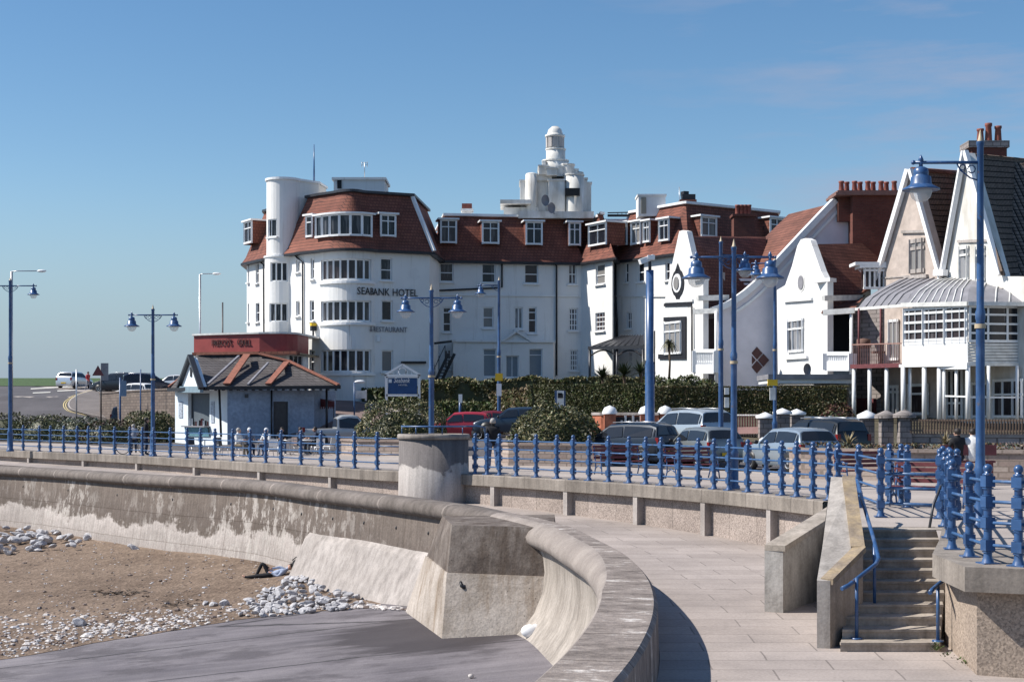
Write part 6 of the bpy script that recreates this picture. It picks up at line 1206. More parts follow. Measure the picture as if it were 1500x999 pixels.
c = W(1385, 648, 46.5); yucca(Vector((c.x, 46.5, c.z - .45)), .4, 50, .5, 'straw coloured spiky plant in the planter above the stairs', .04, seed=9, name='spiky_plant', mats=straw, wid=.028)
# ---------------------------------------------------------------- garden walls, planters, fences
def wallbox(name, path, z0, z1, th, mt, label, cat='wall', cap=None, capm=None):
    P = px2(path); r = thing(name, label, cat, P[0] + Vector((0, 0, z0))); nr_ = normals(P)
    def ring(a, b, c, d): return [[V3(p - n * a, c), V3(p - n * a, d), V3(p - n * b, d), V3(p - n * b, c)] for p, n in zip(P, nr_)]
    mb = MB(); R4 = ring(0, th, z0, z1); mb.grid(R4, close=True); mb.face(R4[0]); mb.face(R4[-1]); mb.build('wall_body', mt, r)
    if cap: mb = MB(); R4 = ring(-.06, th + .06, z1, z1 + cap); mb.grid(R4, close=True); mb.face(R4[0]); mb.face(R4[-1]); mb.build('wall_cap', capm or M['concl'], r)
    return r
wallbox('planter_wall', [(500, 71.5), (524, 69.6), (640, 68.0)], -.05, .72, .35, M['planter'], 'low pinkish stone planter wall left of the concrete drum', 'planter', .1, M['planter'])
wallbox('planter_wall', [(716, 60), (745, 58.6), (880, 57.6), (900, 59)], -.05, .78, .35, M['planter'], 'low pinkish stone planter wall under the domed bush', 'planter', .1, M['planter'])
wallbox('planter_wall', [(1156, 48.2), (1170, 47.4), (1300, 45.9), (1540, 44.5)], -.05, .86, .35, M['planter'], 'low pinkish stone planter wall behind the stairs', 'planter', .1, M['planter'])
mb = MB(); mb.face([V3(p, .8) for p in px2([(1170, 47.8), (1300, 46.2), (1540, 44.8), (1560, 48.4), (1300, 49.6), (1160, 50.2)])]); setp(mb.build('planter_soil', M['soil']), kind='structure')
f, P, L = hedge_fn([(1168, 48.2), (1300, 46.8), (1540, 45.5)], .9, .8, 1.1, .1, .6, 3)
leaves('flower_bed', f, 1500, .06, [M['lf6'], M['lfr'], M['lf5'], M['lf2']], label='low dry bedding plants growing on top of the stone planter wall', cat='plants', wts=(2, 2, 3, 1), seed=44, kind='stuff')
mb = MB(); mb.face([V3(p, .7) for p in px2([(524, 69.8), (640, 68.3), (640, 73.5), (524, 74)])]); mb.face([V3(p, .76) for p in px2([(745, 58.8), (880, 57.8), (890, 62), (740, 62.5)])]); setp(mb.build('planter_soil', M['soil']), kind='structure')
ow = wallbox('brick_wall', [(868, 68), (880, 67.3), (965, 66.3)], .5, Z(0, 608, 66.8), .3, M['orange'], 'orange brick garden wall with pierced panels and white domed pier caps', 'wall', .12, M['concl'])
for x in (893, 946, 974): c = B(x, 66.7); mb = MB(); mb.box((c.x, c.y - .1, 1.15), (.5, .5, 1.7)); mb.build('brick_pier', M['orange'], ow); mb = MB(); mb.lathe([(.34, 0), (.34, .08), (.24, .28), (.001, .38)], (c.x, c.y - .1, 2.0), 12); mb.build('pier_cap', M['trim'], ow)
mb = MB(); c0 = W(911, 619, 66.4); [mb.box((c0.x + .17 * k, 66.55, 1.66 + .12 * (k % 2)), (.09, .1, .3 if k % 2 else .12)) for k in range(9)]; mb.box((c0.x + .68, 66.6, 1.65), (1.9, .06, .44), 0, 1); mb.build('pierced_panel', [M['trimdirty'], M['dark']], ow)
def fence(path, z0, h, step, label, mt, rail=None, w=.03):
    P = px2(path); r = thing('fence', label, 'fence', P[0] + Vector((0, 0, z0))); mb = MB()
    for a, b in zip(P, P[1:]):
        n = int((b - a).length / step)
        for k in range(n): p = a.lerp(b, k / n); mb.box((p.x, p.y, z0 + h / 2), (w, w, h))
    mb.build('pickets', mt, r)['kind'] = 'stuff'; mb = MB()
    for a, b in zip(P, P[1:]):
        for z in (z0 + .12, z0 + h - .05): mb.bar(V3(a, z), V3(b, z), .05, .06)
    mb.build('fence_rail', rail or mt, r); return r
fence([(1050, 68), (1114, 67)], .95, 1.05, .12, 'dark red picket fence with a pale top rail behind the parked hatchbacks', M['maroon'], M['trimdirty'], .045)
mb = MB(); mb.bar(W(1052, 631, 67.6), W(1114, 630, 66.8), .3, .3); setp(mb.build('kerb_wall', mat('pink_painted_wall', (.5, .3, .27), .8)), 'low pink painted wall under the dark red picket fence', 'wall')
for x, y, Yd, w, l in ((1121, 612, 66.5, 19, 'leftmost grey stone gate pier with a white cap'), (1146, 606, 67.5, 19, 'middle grey stone gate pier with a pointed white cap'), (1167, 607, 68.5, 18, 'right grey stone gate pier of the three white capped ones')):
    c = W(x, y, Yd); r = thing('gate_pier', l, 'pier', (c.x, Yd, .7)); mb = MB(); ww_ = w * Yd / F; mb.box((c.x, Yd, (c.z + .7) / 2), (ww_, ww_, c.z - .7)); mb.build('pier_body', M['stone'], r); mb = MB(); mb.lathe([(ww_ * .85, -.02), (ww_ * .88, .08), (.06, .24), (.001, .26)], (c.x, Yd, c.z), 4); mb.v = [((v[0] - c.x) * .75 - (v[1] - Yd) * .75 + c.x, (v[0] - c.x) * .75 + (v[1] - Yd) * .75 + Yd, v[2]) for v in mb.v]; mb.build('pier_cap', M['trim'], r)
for x, y, Yd, w, l, cm in ((1270, 612, 62, 21, 'grey stone gate pier with a white pyramid cap', 'trim'), (1298, 612, 61, 21, 'rubble stone gate pier with a dark rounded cap, nearest the white capped one', 'stone'), (1325, 611, 60.5, 21, 'rubble stone gate pier with a dark cap at the fence end', 'stone')):
    c = W(x, y, Yd); r = thing('gate_pier', l, 'pier', (c.x, Yd, .4)); mb = MB(); ww_ = w * Yd / F * .85; mb.box((c.x, Yd, (c.z + .4) / 2), (ww_, ww_, c.z - .4)); mb.build('pier_body', M['stone'], r); mb = MB(); mb.lathe([(ww_ * .95, -.02), (ww_ * .95, .12), (.05, .3), (.001, .32)], (c.x, Yd, c.z), 4 if cm == 'trim' else 8); mb.v = [((v[0] - c.x) * .72 - (v[1] - Yd) * .72 + c.x, (v[0] - c.x) * .72 + (v[1] - Yd) * .72 + Yd, v[2]) for v in mb.v]; mb.build('pier_cap', M[cm], r)
wallbox('garden_wall', [(1330, 60.5), (1560, 58)], .2, Z(0, 640, 60), .35, M['stone'], 'low rubble garden wall carrying the brown picket fence', 'wall', .14, M['concl'])
fence([(1331, 60.3), (1560, 57.9)], Z(0, 635, 60), .58, .11, 'brown picket fence on the low garden wall of the stone house', mat('brown_wood', (.16, .11, .08), .8), None, .06)
mb = MB(); [mb.bar(W(1172, y, 70), W(1262, y + 2, 70), .1, .1) for y in (611, 618)]; [mb.bar(W(x, 609, 70), W(x, 640, 70), .1, .12) for x in (1176, 1216, 1258)]; setp(mb.build('ranch_fence', M['trim']), 'white two rail fence behind the black car', 'fence')
mb = MB(); mb.face([W(1240, 574, 76), W(1252, 574, 76), W(1252, 577, 76), W(1240, 577, 76)]); mb.bar(W(1251, 578, 76.2), W(1251, 612, 76.2), .18, .18); mb.bar(W(1240, 575, 76.2), W(1251, 575, 76.2), .1, .15); setp(mb.build('gate_post', M['trim']), 'white post with a short arm at the right end of the clipped hedge', 'post')
wallbox('boundary_wall', [(146, 118), (175, 108), (230, 98), (258, 94)], 0.3, Z(0, 574, 104), .4, M['retain'], 'brown stone retaining wall beside the uphill car park on the left', 'wall', .12, M['retain'])
# ---------------------------------------------------------------- street lamps
def lantern(parent, c, s=1.0):
    mb = MB(); mb.tube([c + Vector((0, 0, .05 * s)), c + Vector((0, 0, -.1 * s))], .035 * s, 8); mb.lathe([(.001, 0), (.06, -.02), (.13, -.05), (.135, -.14), (.17, -.16), (.175, -.30), (.19, -.32), (.30, -.40), (.315, -.42), (.31, -.44), (.20, -.43), (.19, -.4), (.001, -.38)] and [(r * s, z * s) for r, z in ((.001, -.06), (.07, -.08), (.12, -.11), (.13, -.2), (.12, -.22), (.17, -.25), (.18, -.37), (.2, -.39), (.315, -.455), (.32, -.475), (.2, -.46), (.001, -.44))], c, 16); mb.lathe([(.001, .14 * s), (.025 * s, .1 * s), (.05 * s, .04 * s), (.03 * s, 0)], c, 8)
    o = mb.build('lantern', M['blue'], parent); mb = MB(); mb.lathe([(r * s, z * s) for r, z in ((.185, -.45), (.19, -.52), (.16, -.6), (.09, -.665), (.001, -.68))], c, 14); mb.build('lamp_glass', M['lampglass'], o); return o
def lamp(px, base_py, top_py, sides, arm_px, label, base_z=0.0, thick=1.0, Y=None, arm_drop=None, lan=1.0, group=None, rot=0.0, bracket=True):
    Y = Y or F * (EYE - base_z) / (base_py - HY); X = (px - CX) * Y / F; top = EYE - (top_py - HY) * Y / F; r = thing('street_lamp', label, 'street lamp', (X, Y, base_z), group)
    h = top - base_z; k = thick; mb = MB(); mb.lathe([(.20 * k, 0), (.20 * k, .08), (.15 * k, .12), (.15 * k, .95), (.17 * k, 1.0), (.12 * k, 1.1), (.105 * k, 1.3), (.10 * k, h * .52), (.115 * k, h * .525), (.115 * k, h * .54), (.085 * k, h * .55), (.075 * k, h - .3), (.09 * k, h - .28), (.09 * k, h - .22)], (X, Y, base_z), 12); mb.build('column', M['blue'], r)
    mb = MB(); mb.lathe([(.001, 0), (.02, -.06), (.045, -.18), (.075 * k, -.22), (.075 * k, -.25)], (X, Y, top), 10); mb.build('finial', M['gold'], r)
    mb = MB(); mb.lathe([(.105 * k + .02, h * .5), (.105 * k + .02, h * .5 + .08)], (X, Y, base_z), 12); mb.build('collar', M['gold'], r)
    za = top - (arm_drop if arm_drop is not None else .5)
    for s_, ap in zip(sides, arm_px if isinstance(arm_px, (list, tuple)) else [arm_px] * len(sides)):
        xe = X + s_ * abs(ap) * Y / F * math.cos(rot); ye = Y + s_ * abs(ap) * Y / F * math.sin(rot); e = Vector((xe, ye, za)); o = Vector((X, Y, za)); d = (e - o).normalized(); mb = MB(); mb.tube([o, e + d * .12], .03, 8); mb.ball(e + d * .14, .045, 0, 8)
        if bracket:
            mb.tube([o + Vector((0, 0, -.32)) + d * .05, o + d * .18 + Vector((0, 0, -.28)), o + d * .36 + Vector((0, 0, -.14)), o + d * .42 + Vector((0, 0, -.03))], .016, 5)
            for cx_, cz_, rr in ((.16, -.12, .07), (.32, -.09, .05)): mb.tube([o + d * (cx_ + rr * math.cos(a)) + Vector((0, 0, cz_ + rr * math.sin(a))) for a in [.63 * q for q in range(10)]], .012, 4)
        mb.build('arm', M['blue'], r); lantern(r, e, lan)
    return r
LG = 'blue Victorian style promenade lamps'
lamp(224, 668, 446, (-1, 1), 31, 'double armed blue lamp beside the person in dark clothes on the left', group=LG, thick=.95, lan=1.15)
lamp(632, 690, 416, (-1, 1), 38, 'double armed blue lamp post directly behind the concrete drum', group=LG, thick=.95, lan=1.05)
lamp(731, 0, 405, (-1,), 27, 'slim single armed lamp with a yellow plate in front of the hotel porch', base_z=.6, Y=84, group=LG, lan=1.0); lamp(1075, 716, 350, (-1, 1), (55, 53), 'nearest double armed blue lamp in the middle, with lanterns over the brown roofs', group=LG, thick=.85, lan=1.22)
lamp(1056, 681, 346, (1,), 37, 'tall single armed blue lamp just behind the nearest double lamp', group=LG, thick=.95, arm_drop=.75, lan=1.3, rot=.2)
lamp(1135, 0, 374, (-1,), 28, 'thin single armed lamp with a yellow bus stop plate near the gate piers', base_z=.6, Y=64.5, group=LG, thick=.75, arm_drop=.35, lan=1.1)
lamp(1436, 0, 190, (-1,), 87, 'large single armed blue lamp at the right above the near railing', base_z=0, Y=27.3, thick=.8, arm_drop=.60, lan=1.06, group=LG)
lamp(15, 661, 405, (-1, 1), 34, 'double armed blue lamp at the far left edge', group=LG, thick=1.0)
# CCTV column
c = thing('cctv_column', 'thick blue column topped by a white security camera', 'post', (WD(952, 674, EYE).x, WD(952, 674, EYE).y, 0)); b0 = BASE[c.name]; Yc = b0.y; zt_ = W(952, 396, Yc).z
mb = MB(); mb.lathe([(.27, 0), (.27, .1), (.21, .15), (.21, zt_ * .5), (.165, zt_ * .52), (.165, zt_), (.001, zt_)], b0, 14); mb.build('column', M['blue'], c); mb = MB(); mb.tube([(b0.x, Yc, zt_), (b0.x, Yc, zt_ + .45)], .07, 8); mb.build('mount', M['darkmetal'], c)
mb = MB(); q = Vector((b0.x, Yc - .05, zt_ + .5)); mb.bar(q + Vector((-.45, -.1, -.16)), q + Vector((.14, .1, .08)), .24, .22); mb.box(q + Vector((.05, 0, .04)), (.3, .3, .2)); mb.build('camera_housing', M['trim'], c)
mb = MB(); mb.tube([b0 + Vector((.2, -.05, z)) for z in (3.3, 4.3, 5.6)], .03, 5); mb.build('cable', M['black'], c)
# modern lamps and thin poles
def pole(px, Y, y0, y1, r, mt, name, label, cat, extra=None, base=None):
    p0, p1 = W(px, y0, Y), W(px, y1, Y); p1.z = base if base is not None else G(px, Y) - .1; t = thing(name, label, cat, p1); mb = MB(); mb.tube([p1, p0], [r, r * .8], 8); mb.build('pole', mt, t)
    if extra: extra(t, p0, Y)
    return t
def head(dx, tilt=0.0):
    def f(t, p, Y): mb = MB(); e = p + Vector((dx, 0, .04)); mb.tube([p, p + Vector((dx * .2, 0, .04)), e], .035, 6); mb.build('arm', M['silver'], t); mb = MB(); mb.ball(e + Vector((.0 if dx > 0 else 0, 0, 0)), .3, 0, 10, (1.1, .55, .33)); mb.build('lamp_head', M['trim'], t)
    return f
pole(293, 108, 402, 570, .09, M['silver'], 'street_light', 'tall modern street light with a white head behind the red fascia', 'street light', head(1.2)); pole(17, 100, 398, 570, .1, M['silver'], 'street_light', 'modern street light with a pale head at the far left', 'street light', head(2.0))
pole(326, 104, 443, 570, .07, M['darkmetal'], 'pole', 'short plain dark pole rising behind the red fascia', 'pole'); pole(112, 112, 541, 586, .06, M['silver'], 'bollard_post', 'thin grey post on the kerb of the bend', 'post')
def tri(t, p, Y): mb = MB(); c = p + Vector((-.2, -.08, -.35)); mb.face([c + Vector((-.42, 0, -.35)), c + Vector((.42, 0, -.35)), c + Vector((0, 0, .4))]); mb.face([c + Vector((.2, .02, -.7)), c + Vector((.75, .02, -.7)), c + Vector((.75, .02, .55)), c + Vector((.2, .02, .55))], 1); mb.build('sign_plate', [M['maroon'], M['lead']], t)
pole(148, 108, 536, 594, .06, M['darkmetal'], 'road_sign', 'dark pole with a triangular warning sign at the bend', 'road sign', tri)
def plate(w, h, mt, dz=0, dx=0):
    def f(t, p, Y): mb = MB(); mb.box(p + Vector((dx, -.1, dz - h / 2)), (w, .05, h)); mb.build('sign_plate', mt, t)
    return f
sgb = mat('blue_grey_plate', (.13, .2, .3), .5)
pole(176, 92, 553, 632, .07, M['blue'], 'signpost', 'blue post with a grey blue plate left of the bush', 'signpost', plate(.38, .95, sgb, -.2, .22)); pole(206, 96, 541, 600, .05, M['blue'], 'pole', 'thin blue pole in front of the dark parked cars', 'pole')
pole(519, 90, 560, 604, .05, M['bluel'], 'pole', 'short blue pole at the driveway beside the parked silver truck', 'pole', head(.35)); pole(674, 88, 580, 600, .09, M['blue'], 'ticket_machine', 'small blue and white sign box behind the red car', 'sign', plate(.22, .5, M['trim'], .1, .02))
for nm, px, Y, ys, l in (('column_plate', 731, 83.9, ((547, 558, .42, 'yellow'), (562, 580, .28, 'trim')), 'yellow and white notice plates fixed on the slim lamp in front of the porch'), ('column_plate', 1131, 64.3, ((556, 565, .42, 'yellow'), (568, 586, .24, 'trimdirty')), 'yellow bus stop plate with a pale timetable near the gate piers'), ('column_plate', 1064, 57, ((568, 578, .16, 'trimdirty'), (582, 597, .16, 'trimdirty')), 'two narrow pale notices on the tall lamp behind the nearest one')):
    r = thing(nm, l, 'sign', W(px, ys[-1][1], Y))
    for y0, y1, w, m_ in ys: mb = MB(); a, b = W(px, y0, Y), W(px, y1, Y); mb.box(((a.x + b.x) / 2, Y - .12, (a.z + b.z) / 2), (w, .1, abs(a.z - b.z))); mb.build('plate', M[m_], r)
r = thing('bus_stop_sign', 'blue framed bus stop sign with a white panel in front of the clipped hedge', 'sign', W(820, 604, 74)); mb = MB(); a, b = W(813, 572, 74), W(828, 610, 74); mb.box(((a.x + b.x) / 2, 74, (a.z + b.z) / 2), (.52, .16, a.z - b.z)); mb.build('frame', mat('navy_panel', (.03, .07, .17), .4), r)
mb = MB(); mb.box((W(821, 582, 74).x, 73.9, W(0, 585, 74).z), (.34, .05, .85)); mb.build('panel', M['trimdirty'], r); mb = MB(); q = W(821, 580, 73.8); mb.box((q.x, 73.85, q.z), (.26, .04, .2)); mb.box((q.x - .02, 73.85, q.z + .1), (.2, .04, .1)); mb.build('bus_symbol', M['black'], r)
# hotel board
r = thing('hotel_sign', 'blue hotel board in a white gabled frame on two posts', 'sign', W(590, 590, 93)); mb = MB(); Y = 93; q0, q1, q2, q3 = W(566, 551, Y), W(614, 551, Y), W(614, 579, Y), W(566, 579, Y)
mb.bar(q0, Vector((q0.x, Y, 1.2)), .16, .14); mb.bar(q1, Vector((q1.x, Y, 1.2)), .16, .14); mb.bar(q0, q1, .14, .22); mb.bar(q3, q2, .14, .14); ap_ = W(589.5, 534, Y); e0, e1 = W(563, 550, Y), W(616, 550, Y); mb.bar(e0, ap_, .2, .13); mb.bar(e1, ap_, .2, .13); mb.bar(e0, e1, .2, .12); c = W(589.5, 544, Y)
mb.tube([c + Vector((.24 * math.cos(a), -.05, .24 * math.sin(a))) for a in [.524 * k for k in range(13)]], .05, 6); [mb.bar(W(x, 549, Y), W(x, 542, Y), .06, .06) for x in (576, 582, 597, 603)]; mb.build('sign_frame', M['trim'], r)
mb = MB(); mb.face([W(568.5, 553.5, Y), W(611, 553.5, Y), W(611, 577, Y), W(568.5, 577, Y)]); mb.build('board', mat('blue_board', (.02, .075, .21), .4, .1), r)
lt = MB(); o0 = W(577, 560.5, Y - .06); put_text(lt, 'Seabank', (1.0, .30), lambda x, z, o_: o0 + Vector((x, -o_, z)), shear=.35); o1 = W(584, 565, Y - .06); put_text(lt, 'HOTEL', (.55, .09), lambda x, z, o_: o1 + Vector((x, -o_, z))); mb_ = lt; mb_.box(W(571.5, 558, Y - .05), (.2, .03, .22)); mb_.build('sign_letters', M['trim'], r)
mb = MB(); mb.box(W(529, 578, 97), (.7, .2, .5)); mb.box(W(536, 579, 97), (.12, .12, .7)); setp(mb.build('notice_box', M['trimdirty']), 'small white notice frame at the top of the driveway', 'sign')
# ---------------------------------------------------------------- benches
def bench(c, rz, label, wood='maroon'):
    r = thing('bench', label, 'bench', (0, 0, 0)); w = 1.7
    mb = MB(); [mb.box((0, -.05 - .11 * k, .43), (w, .09, .035)) for k in range(4)]; mb.build('seat', M[wood], r); mb = MB(); [mb.box((0, .09 + .03 * k, .56 + .12 * k), (w, .03, .09)) for k in range(4)]; mb.build('backrest', M[wood], r)
    for s in (-1, 1):
        mb = MB(); x = s * (w / 2 - .05); T_ = lambda *p: mb.tube([Vector((x, a, b)) for a, b in p], .022, 6)
        T_((-.5, 0), (-.46, .2), (-.42, .42), (-.4, .62), (-.44, .66)); T_((.14, 0), (.05, .2), (.05, .42), (.2, .98)); T_((-.42, .63), (-.2, .68), (.1, .66)); T_((-.44, .4), (.06, .4)); T_((-.46, .2), (-.2, .3), (.05, .2)); mb.build('bench_end', M['blue'], r)
    r.location = c; r.rotation_euler = (0, 0, rz); return r
bench(B(905, 50.8), .35, 'maroon slatted bench behind the railing in front of the black estate car'); bench(B(1010, 47.6), .45, 'dark maroon bench between the camera column and the nearest double lamp'); bench(B(1352, 32.8) + Vector((.35, .6, 0)), -.5, 'bench with ornate blue iron ends behind the stair head barrier'); bench(B(1262, 43), .4, 'red slatted bench seen through the railing left of the stairs')
# ---------------------------------------------------------------- cars
def car(c, head_, kind, col, label, L=4.1, Wd=1.72, Hh=1.48, name='parked_car', metal=.55, group='cars parked along the seafront'):
    r = thing(name, label, 'car' if kind != 'pickup' else 'pickup', (0, 0, 0), None); hl, hw = L / 2, Wd / 2
    pm = mat('car_paint', col, .28, .05, 3, metal=metal, spec=.6)
    ST = {'hatch': [(-1, .36, .37, .86), (-.99, .58, .60, .95), (-.96, .66, .68, .98), (-.84, .66, .93, 1), (-.7, .65, .985, 1), (-.25, .64, 1, 1), (.1, .63, .97, 1), (.42, .62, .64, 1), (.8, .54, .56, .97), (.95, .45, .47, .9), (1, .3, .32, .8)],
          'mpv': [(-1, .36, .37, .88), (-.99, .6, .61, .96), (-.96, .63, .66, .98), (-.9, .63, .93, 1), (-.75, .62, .99, 1), (-.2, .61, 1, 1), (.2, .6, .97, 1), (.62, .57, .6, 1), (.85, .5, .52, .96), (.95, .42, .44, .9), (1, .3, .32, .82)],
          'saloon': [(-1, .38, .39, .86), (-.98, .6, .62, .94), (-.72, .66, .68, .98), (-.45, .66, .96, 1), (-.2, .66, 1, 1), (.1, .65, .97, 1), (.4, .64, .66, 1), (.8, .56, .58, .97), (.95, .47, .49, .9), (1, .32, .34, .8)],
          'pickup': [(-1, .4, .41, .9), (-.99, .56, .57, .97), (-.25, .58, .59, 1), (-.24, .58, .9, 1), (-.12, .58, .99, 1), (.1, .58, 1, 1), (.2, .58, .98, 1), (.45, .57, .6, 1), (.85, .52, .54, .97), (.95, .44, .46, .92), (1, .3, .32, .85)]}[kind]
    rows = []
    for x, bl_, tp, wf in ST:
        w = hw * wf; be, to = bl_ * Hh, tp * Hh; hr_ = min(1, max(0, to - be) / (.3 * Hh)); zb_ = .2 if abs(x) < .97 else .27; half = [(0, zb_), (.9 * w, zb_), (w, zb_ + .12), (w, lerp(zb_ + .12, be, .7)), (.965 * w, be), (w * (.955 - .2 * hr_), to - .06 * hr_), (w * (.85 - .22 * hr_), to), (0, to + .015)]
        rows.append([Vector((x * hl, y, z)) for y, z in half] + [Vector((x * hl, -y, z)) for y, z in reversed(half[1:-1])])
    mb = MB(); mb.grid(rows, 0, smooth=True, close=True); mb.face(rows[0]); mb.face(rows[-1]); body_ = mb.build('body', pm, r); md = body_.modifiers.new('b', 'EDGE_SPLIT'); md.split_angle = R(38)
    K_ = [i for i in range(len(ST)) if ST[i][2] - ST[i][1] > .2]; k0, k1 = K_[0], K_[-1]
    xr0, xf0 = ST[k0][0] * hl, ST[k1][0] * hl
    def sidept(i, f, s): a, b = rows[i][4 if s > 0 else 10], rows[i][5 if s > 0 else 9]; return a.lerp(b, f) + Vector((0, s * .012, .0))
    def sp(x, f, s):
        for i in range(len(ST) - 1):
            if ST[i][0] * hl <= x <= ST[i + 1][0] * hl: t = (x - ST[i][0] * hl) / ((ST[i + 1][0] - ST[i][0]) * hl); return sidept(i, f, s).lerp(sidept(i + 1, f, s), t)
    xb0, xb1 = ST[k0 - 1][0] * hl, ST[k1 + 1][0] * hl
    n = 2 if kind != 'pickup' else 1
    for s in (1, -1):
        spans = ([(xr0 + .12, -.18 * hl), (-.13 * hl, xf0 * 1 + .02)] if n == 2 else [(xr0 + .1, xf0 + .02)])
        for q, (a, b) in enumerate(spans):
            last = q == len(spans) - 1; ab, bb = a - (.05 if q else .0), b + ((xb1 - b) * .72 if last else 0); mb = MB(); pts = [sp(ab, .1, s), sp(bb, .1, s), sp(b, .88, s), sp((a + b) / 2, .88, s), sp(a, .88, s)]
            mb.face([p + Vector((0, s * .015, 0)) for p in pts]); mb.build('side_window', M['carglass'], r)
        if kind in ('mpv', 'hatch'): mb = MB(); a, b = xr0 - .08, xr0 + .04; pts = [sp(max(xb0 + .1, a - .1), .18, s), sp(b, .12, s), sp(b, .86, s), sp(xr0, .8, s)]; mb.face([p + Vector((0, s * .015, 0)) for p in pts]); mb.build('quarter_window', M['carglass'], r)
    for nm, i, j in (('rear_window', k0 - 1, k0), ('windscreen', k1 + 1, k1)):
        A, B_ = rows[i], rows[j]; mb = MB(); P = []
        for q in (5, 6, 7, 8, 9): a, b = A[q], B_[q]; P.append((a.lerp(b, .12), a.lerp(b, .92)))
        o_ = Vector(((-.02 if i < j else .02), 0, .015)); mb.grid([[Vector((p.x, p.y * .93, p.z)) + o_ for p, _ in P], [Vector((p.x, p.y * .93, p.z)) + o_ for _, p in P]]); mb.build(nm, M['carglass'], r)
    wr_ = .31 if kind != 'pickup' else .36; wx = (-.62 * hl, .63 * hl)
    for x in wx:
        for s in (1, -1): mb = MB(); mb.lathe([(.001, 0), (wr_ * 1.17, 0), (wr_ * 1.17, .12)], (0, 0, 0), 20); mb.v = [(x + v[0], s * (hw + .004 - v[2]), wr_ + .04 + v[1]) for v in mb.v]; mb.build('wheel_arch', M['black'], r)
    for x in wx:
        for s in (1, -1):
            mb = MB(); mb.lathe([(wr_ * .62, .0), (wr_ * .93, 0), (wr_, .04), (wr_, .18), (wr_ * .9, .2)], (0, 0, 0), 20); mb.v = [(x + v[0], s * (hw + .02 - v[2]), wr_ + v[1]) for v in mb.v]; w_ = mb.build('wheel', M['rubber'], r)
            mb = MB(); mb.lathe([(.001, -.005), (.05, -.005), (.06, .02), (wr_ * .6, .015), (wr_ * .64, .0)], (0, 0, 0), 10, smooth=False); mb.v = [(x + v[0], s * (hw + .02 - v[2]), wr_ + v[1]) for v in mb.v]; mb.build('rim', M['rim'], w_)
    for s in (1, -1):
        mb = MB(); zt_ = .6 * Hh; mb.box((-hl * .972, s * hw * .87, zt_ - .08), (.13, .17, .26 if kind != 'saloon' else .16)); mb.build('tail_light', mat('tail_lamp_red', (.2, .012, .012), .25), r)
        mb = MB(); mb.ball((hl * .93, s * hw * .72, .42 * Hh), .14, 0, 8, (1, 1.2, .65)); mb.build('headlight', M['rim'], r)
        mb = MB(); mb.ball((ST[k1 + 1][0] * hl * .82, s * (hw + .09), .66 * Hh), .1, 0, 8, (.6, 1.1, .75)); mb.build('wing_mirror', M['black'], r)
    mb = MB(); bm_ = mat('bumper_grey', tuple(q * .6 for q in col), .5); mb.box((-hl * 1.0, 0, .36), (.12, Wd * .88, .2)); mb.build('bumper', bm_, r); mb = MB(); mb.box((hl * .985, 0, .33), (.12, Wd * .8, .2)); mb.build('bumper', bm_, r)
    mb = MB(); mb.box((-hl * 1.0 - .07, 0, .5 if kind == 'hatch' else .42), (.02, .5, .11)); mb.build('number_plate', M['yellow'], r)
    if kind == 'mpv': mb = MB(); [mb.tube([(-.7 * hl, s * hw * .68, Hh + .02), (-.2 * hl, s * hw * .68, Hh + .05), (.15 * hl, s * hw * .68, Hh + .02)], .02, 6) for s in (1, -1)]; mb.build('roof_rail', M['silver'], r)
    r.location = c; r.rotation_euler = (0, 0, head_); return r
def cb(px, Y, z=None): p = B(px, Y); p.z = (G(px, Y) + .02) if z is None else z; return p
SV = (.42, .46, .50)
car(cb(1156, 53.2), R(113), 'hatch', (.36, .42, .47), 'silver blue hatchback parked nearest, right of the motorcycle', 3.9, 1.7, 1.52)
car(cb(1026, 57.6), R(114), 'hatch', (.26, .28, .28), 'grey hatchback with a red rear lamp in front of the silver people carrier', 3.8, 1.65, 1.5)
car(cb(1008, 62.6), R(118), 'mpv', (.50, .54, .56), 'silver people carrier with roof rails parked by the orange wall', 4.5, 1.8, 1.72)
car(cb(1198, 60), R(120), 'mpv', (.015, .018, .022), 'black estate car with tinted windows in front of the gate piers', 4.2, 1.8, 1.6, metal=.2)
car(cb(920, 59.5), R(140), 'mpv', (.02, .03, .045), 'very dark blue car behind the maroon bench', 4.0, 1.75, 1.5, metal=.3)
car(cb(507, 81, .15), R(15), 'pickup', (.45, .45, .44), 'silver pickup truck beside the kiosk', 4.9, 1.8, 1.78, metal=.4)
car(cb(672, 79), R(175), 'hatch', (.36, .03, .045), 'bright red hatchback behind the drum railing', 3.6, 1.6, 1.48, metal=.1); car(cb(712, 82), R(178), 'saloon', (.16, .02, .03), 'dark red car behind the bright red one', 4.2, 1.7, 1.4, metal=.2)
car(cb(752, 76.5), R(175), 'hatch', (.03, .05, .08), 'dark blue car half hidden by the walking man', 4.0, 1.7, 1.45, metal=.3)
car(cb(110, 146), R(75), 'hatch', (.62, .64, .66), 'silver hatchback seen from behind at the top of the hill road', 4.1, 1.8, 1.6)
car(cb(172, 136), R(165), 'mpv', (.02, .025, .035), 'black car parked first right of the road sign', 4.4, 1.8, 1.75, metal=.2); car(cb(216, 132), R(20), 'mpv', (.025, .03, .05), 'dark blue car parked behind the white car', 4.5, 1.8, 1.8, metal=.2)
car(cb(256, 137), R(160), 'hatch', (.5, .52, .53), 'silver car parked at the top right of the hill car park', 4.2, 1.8, 1.6); car(cb(196, 124), R(155), 'hatch', (.75, .75, .75), 'small white car parked behind the retaining wall', 3.8, 1.7, 1.6, metal=0); car(cb(252, 112), R(165), 'hatch', (.78, .78, .78), 'white car with its bonnet showing left of the kiosk roof', 4.0, 1.7, 1.5, metal=0)
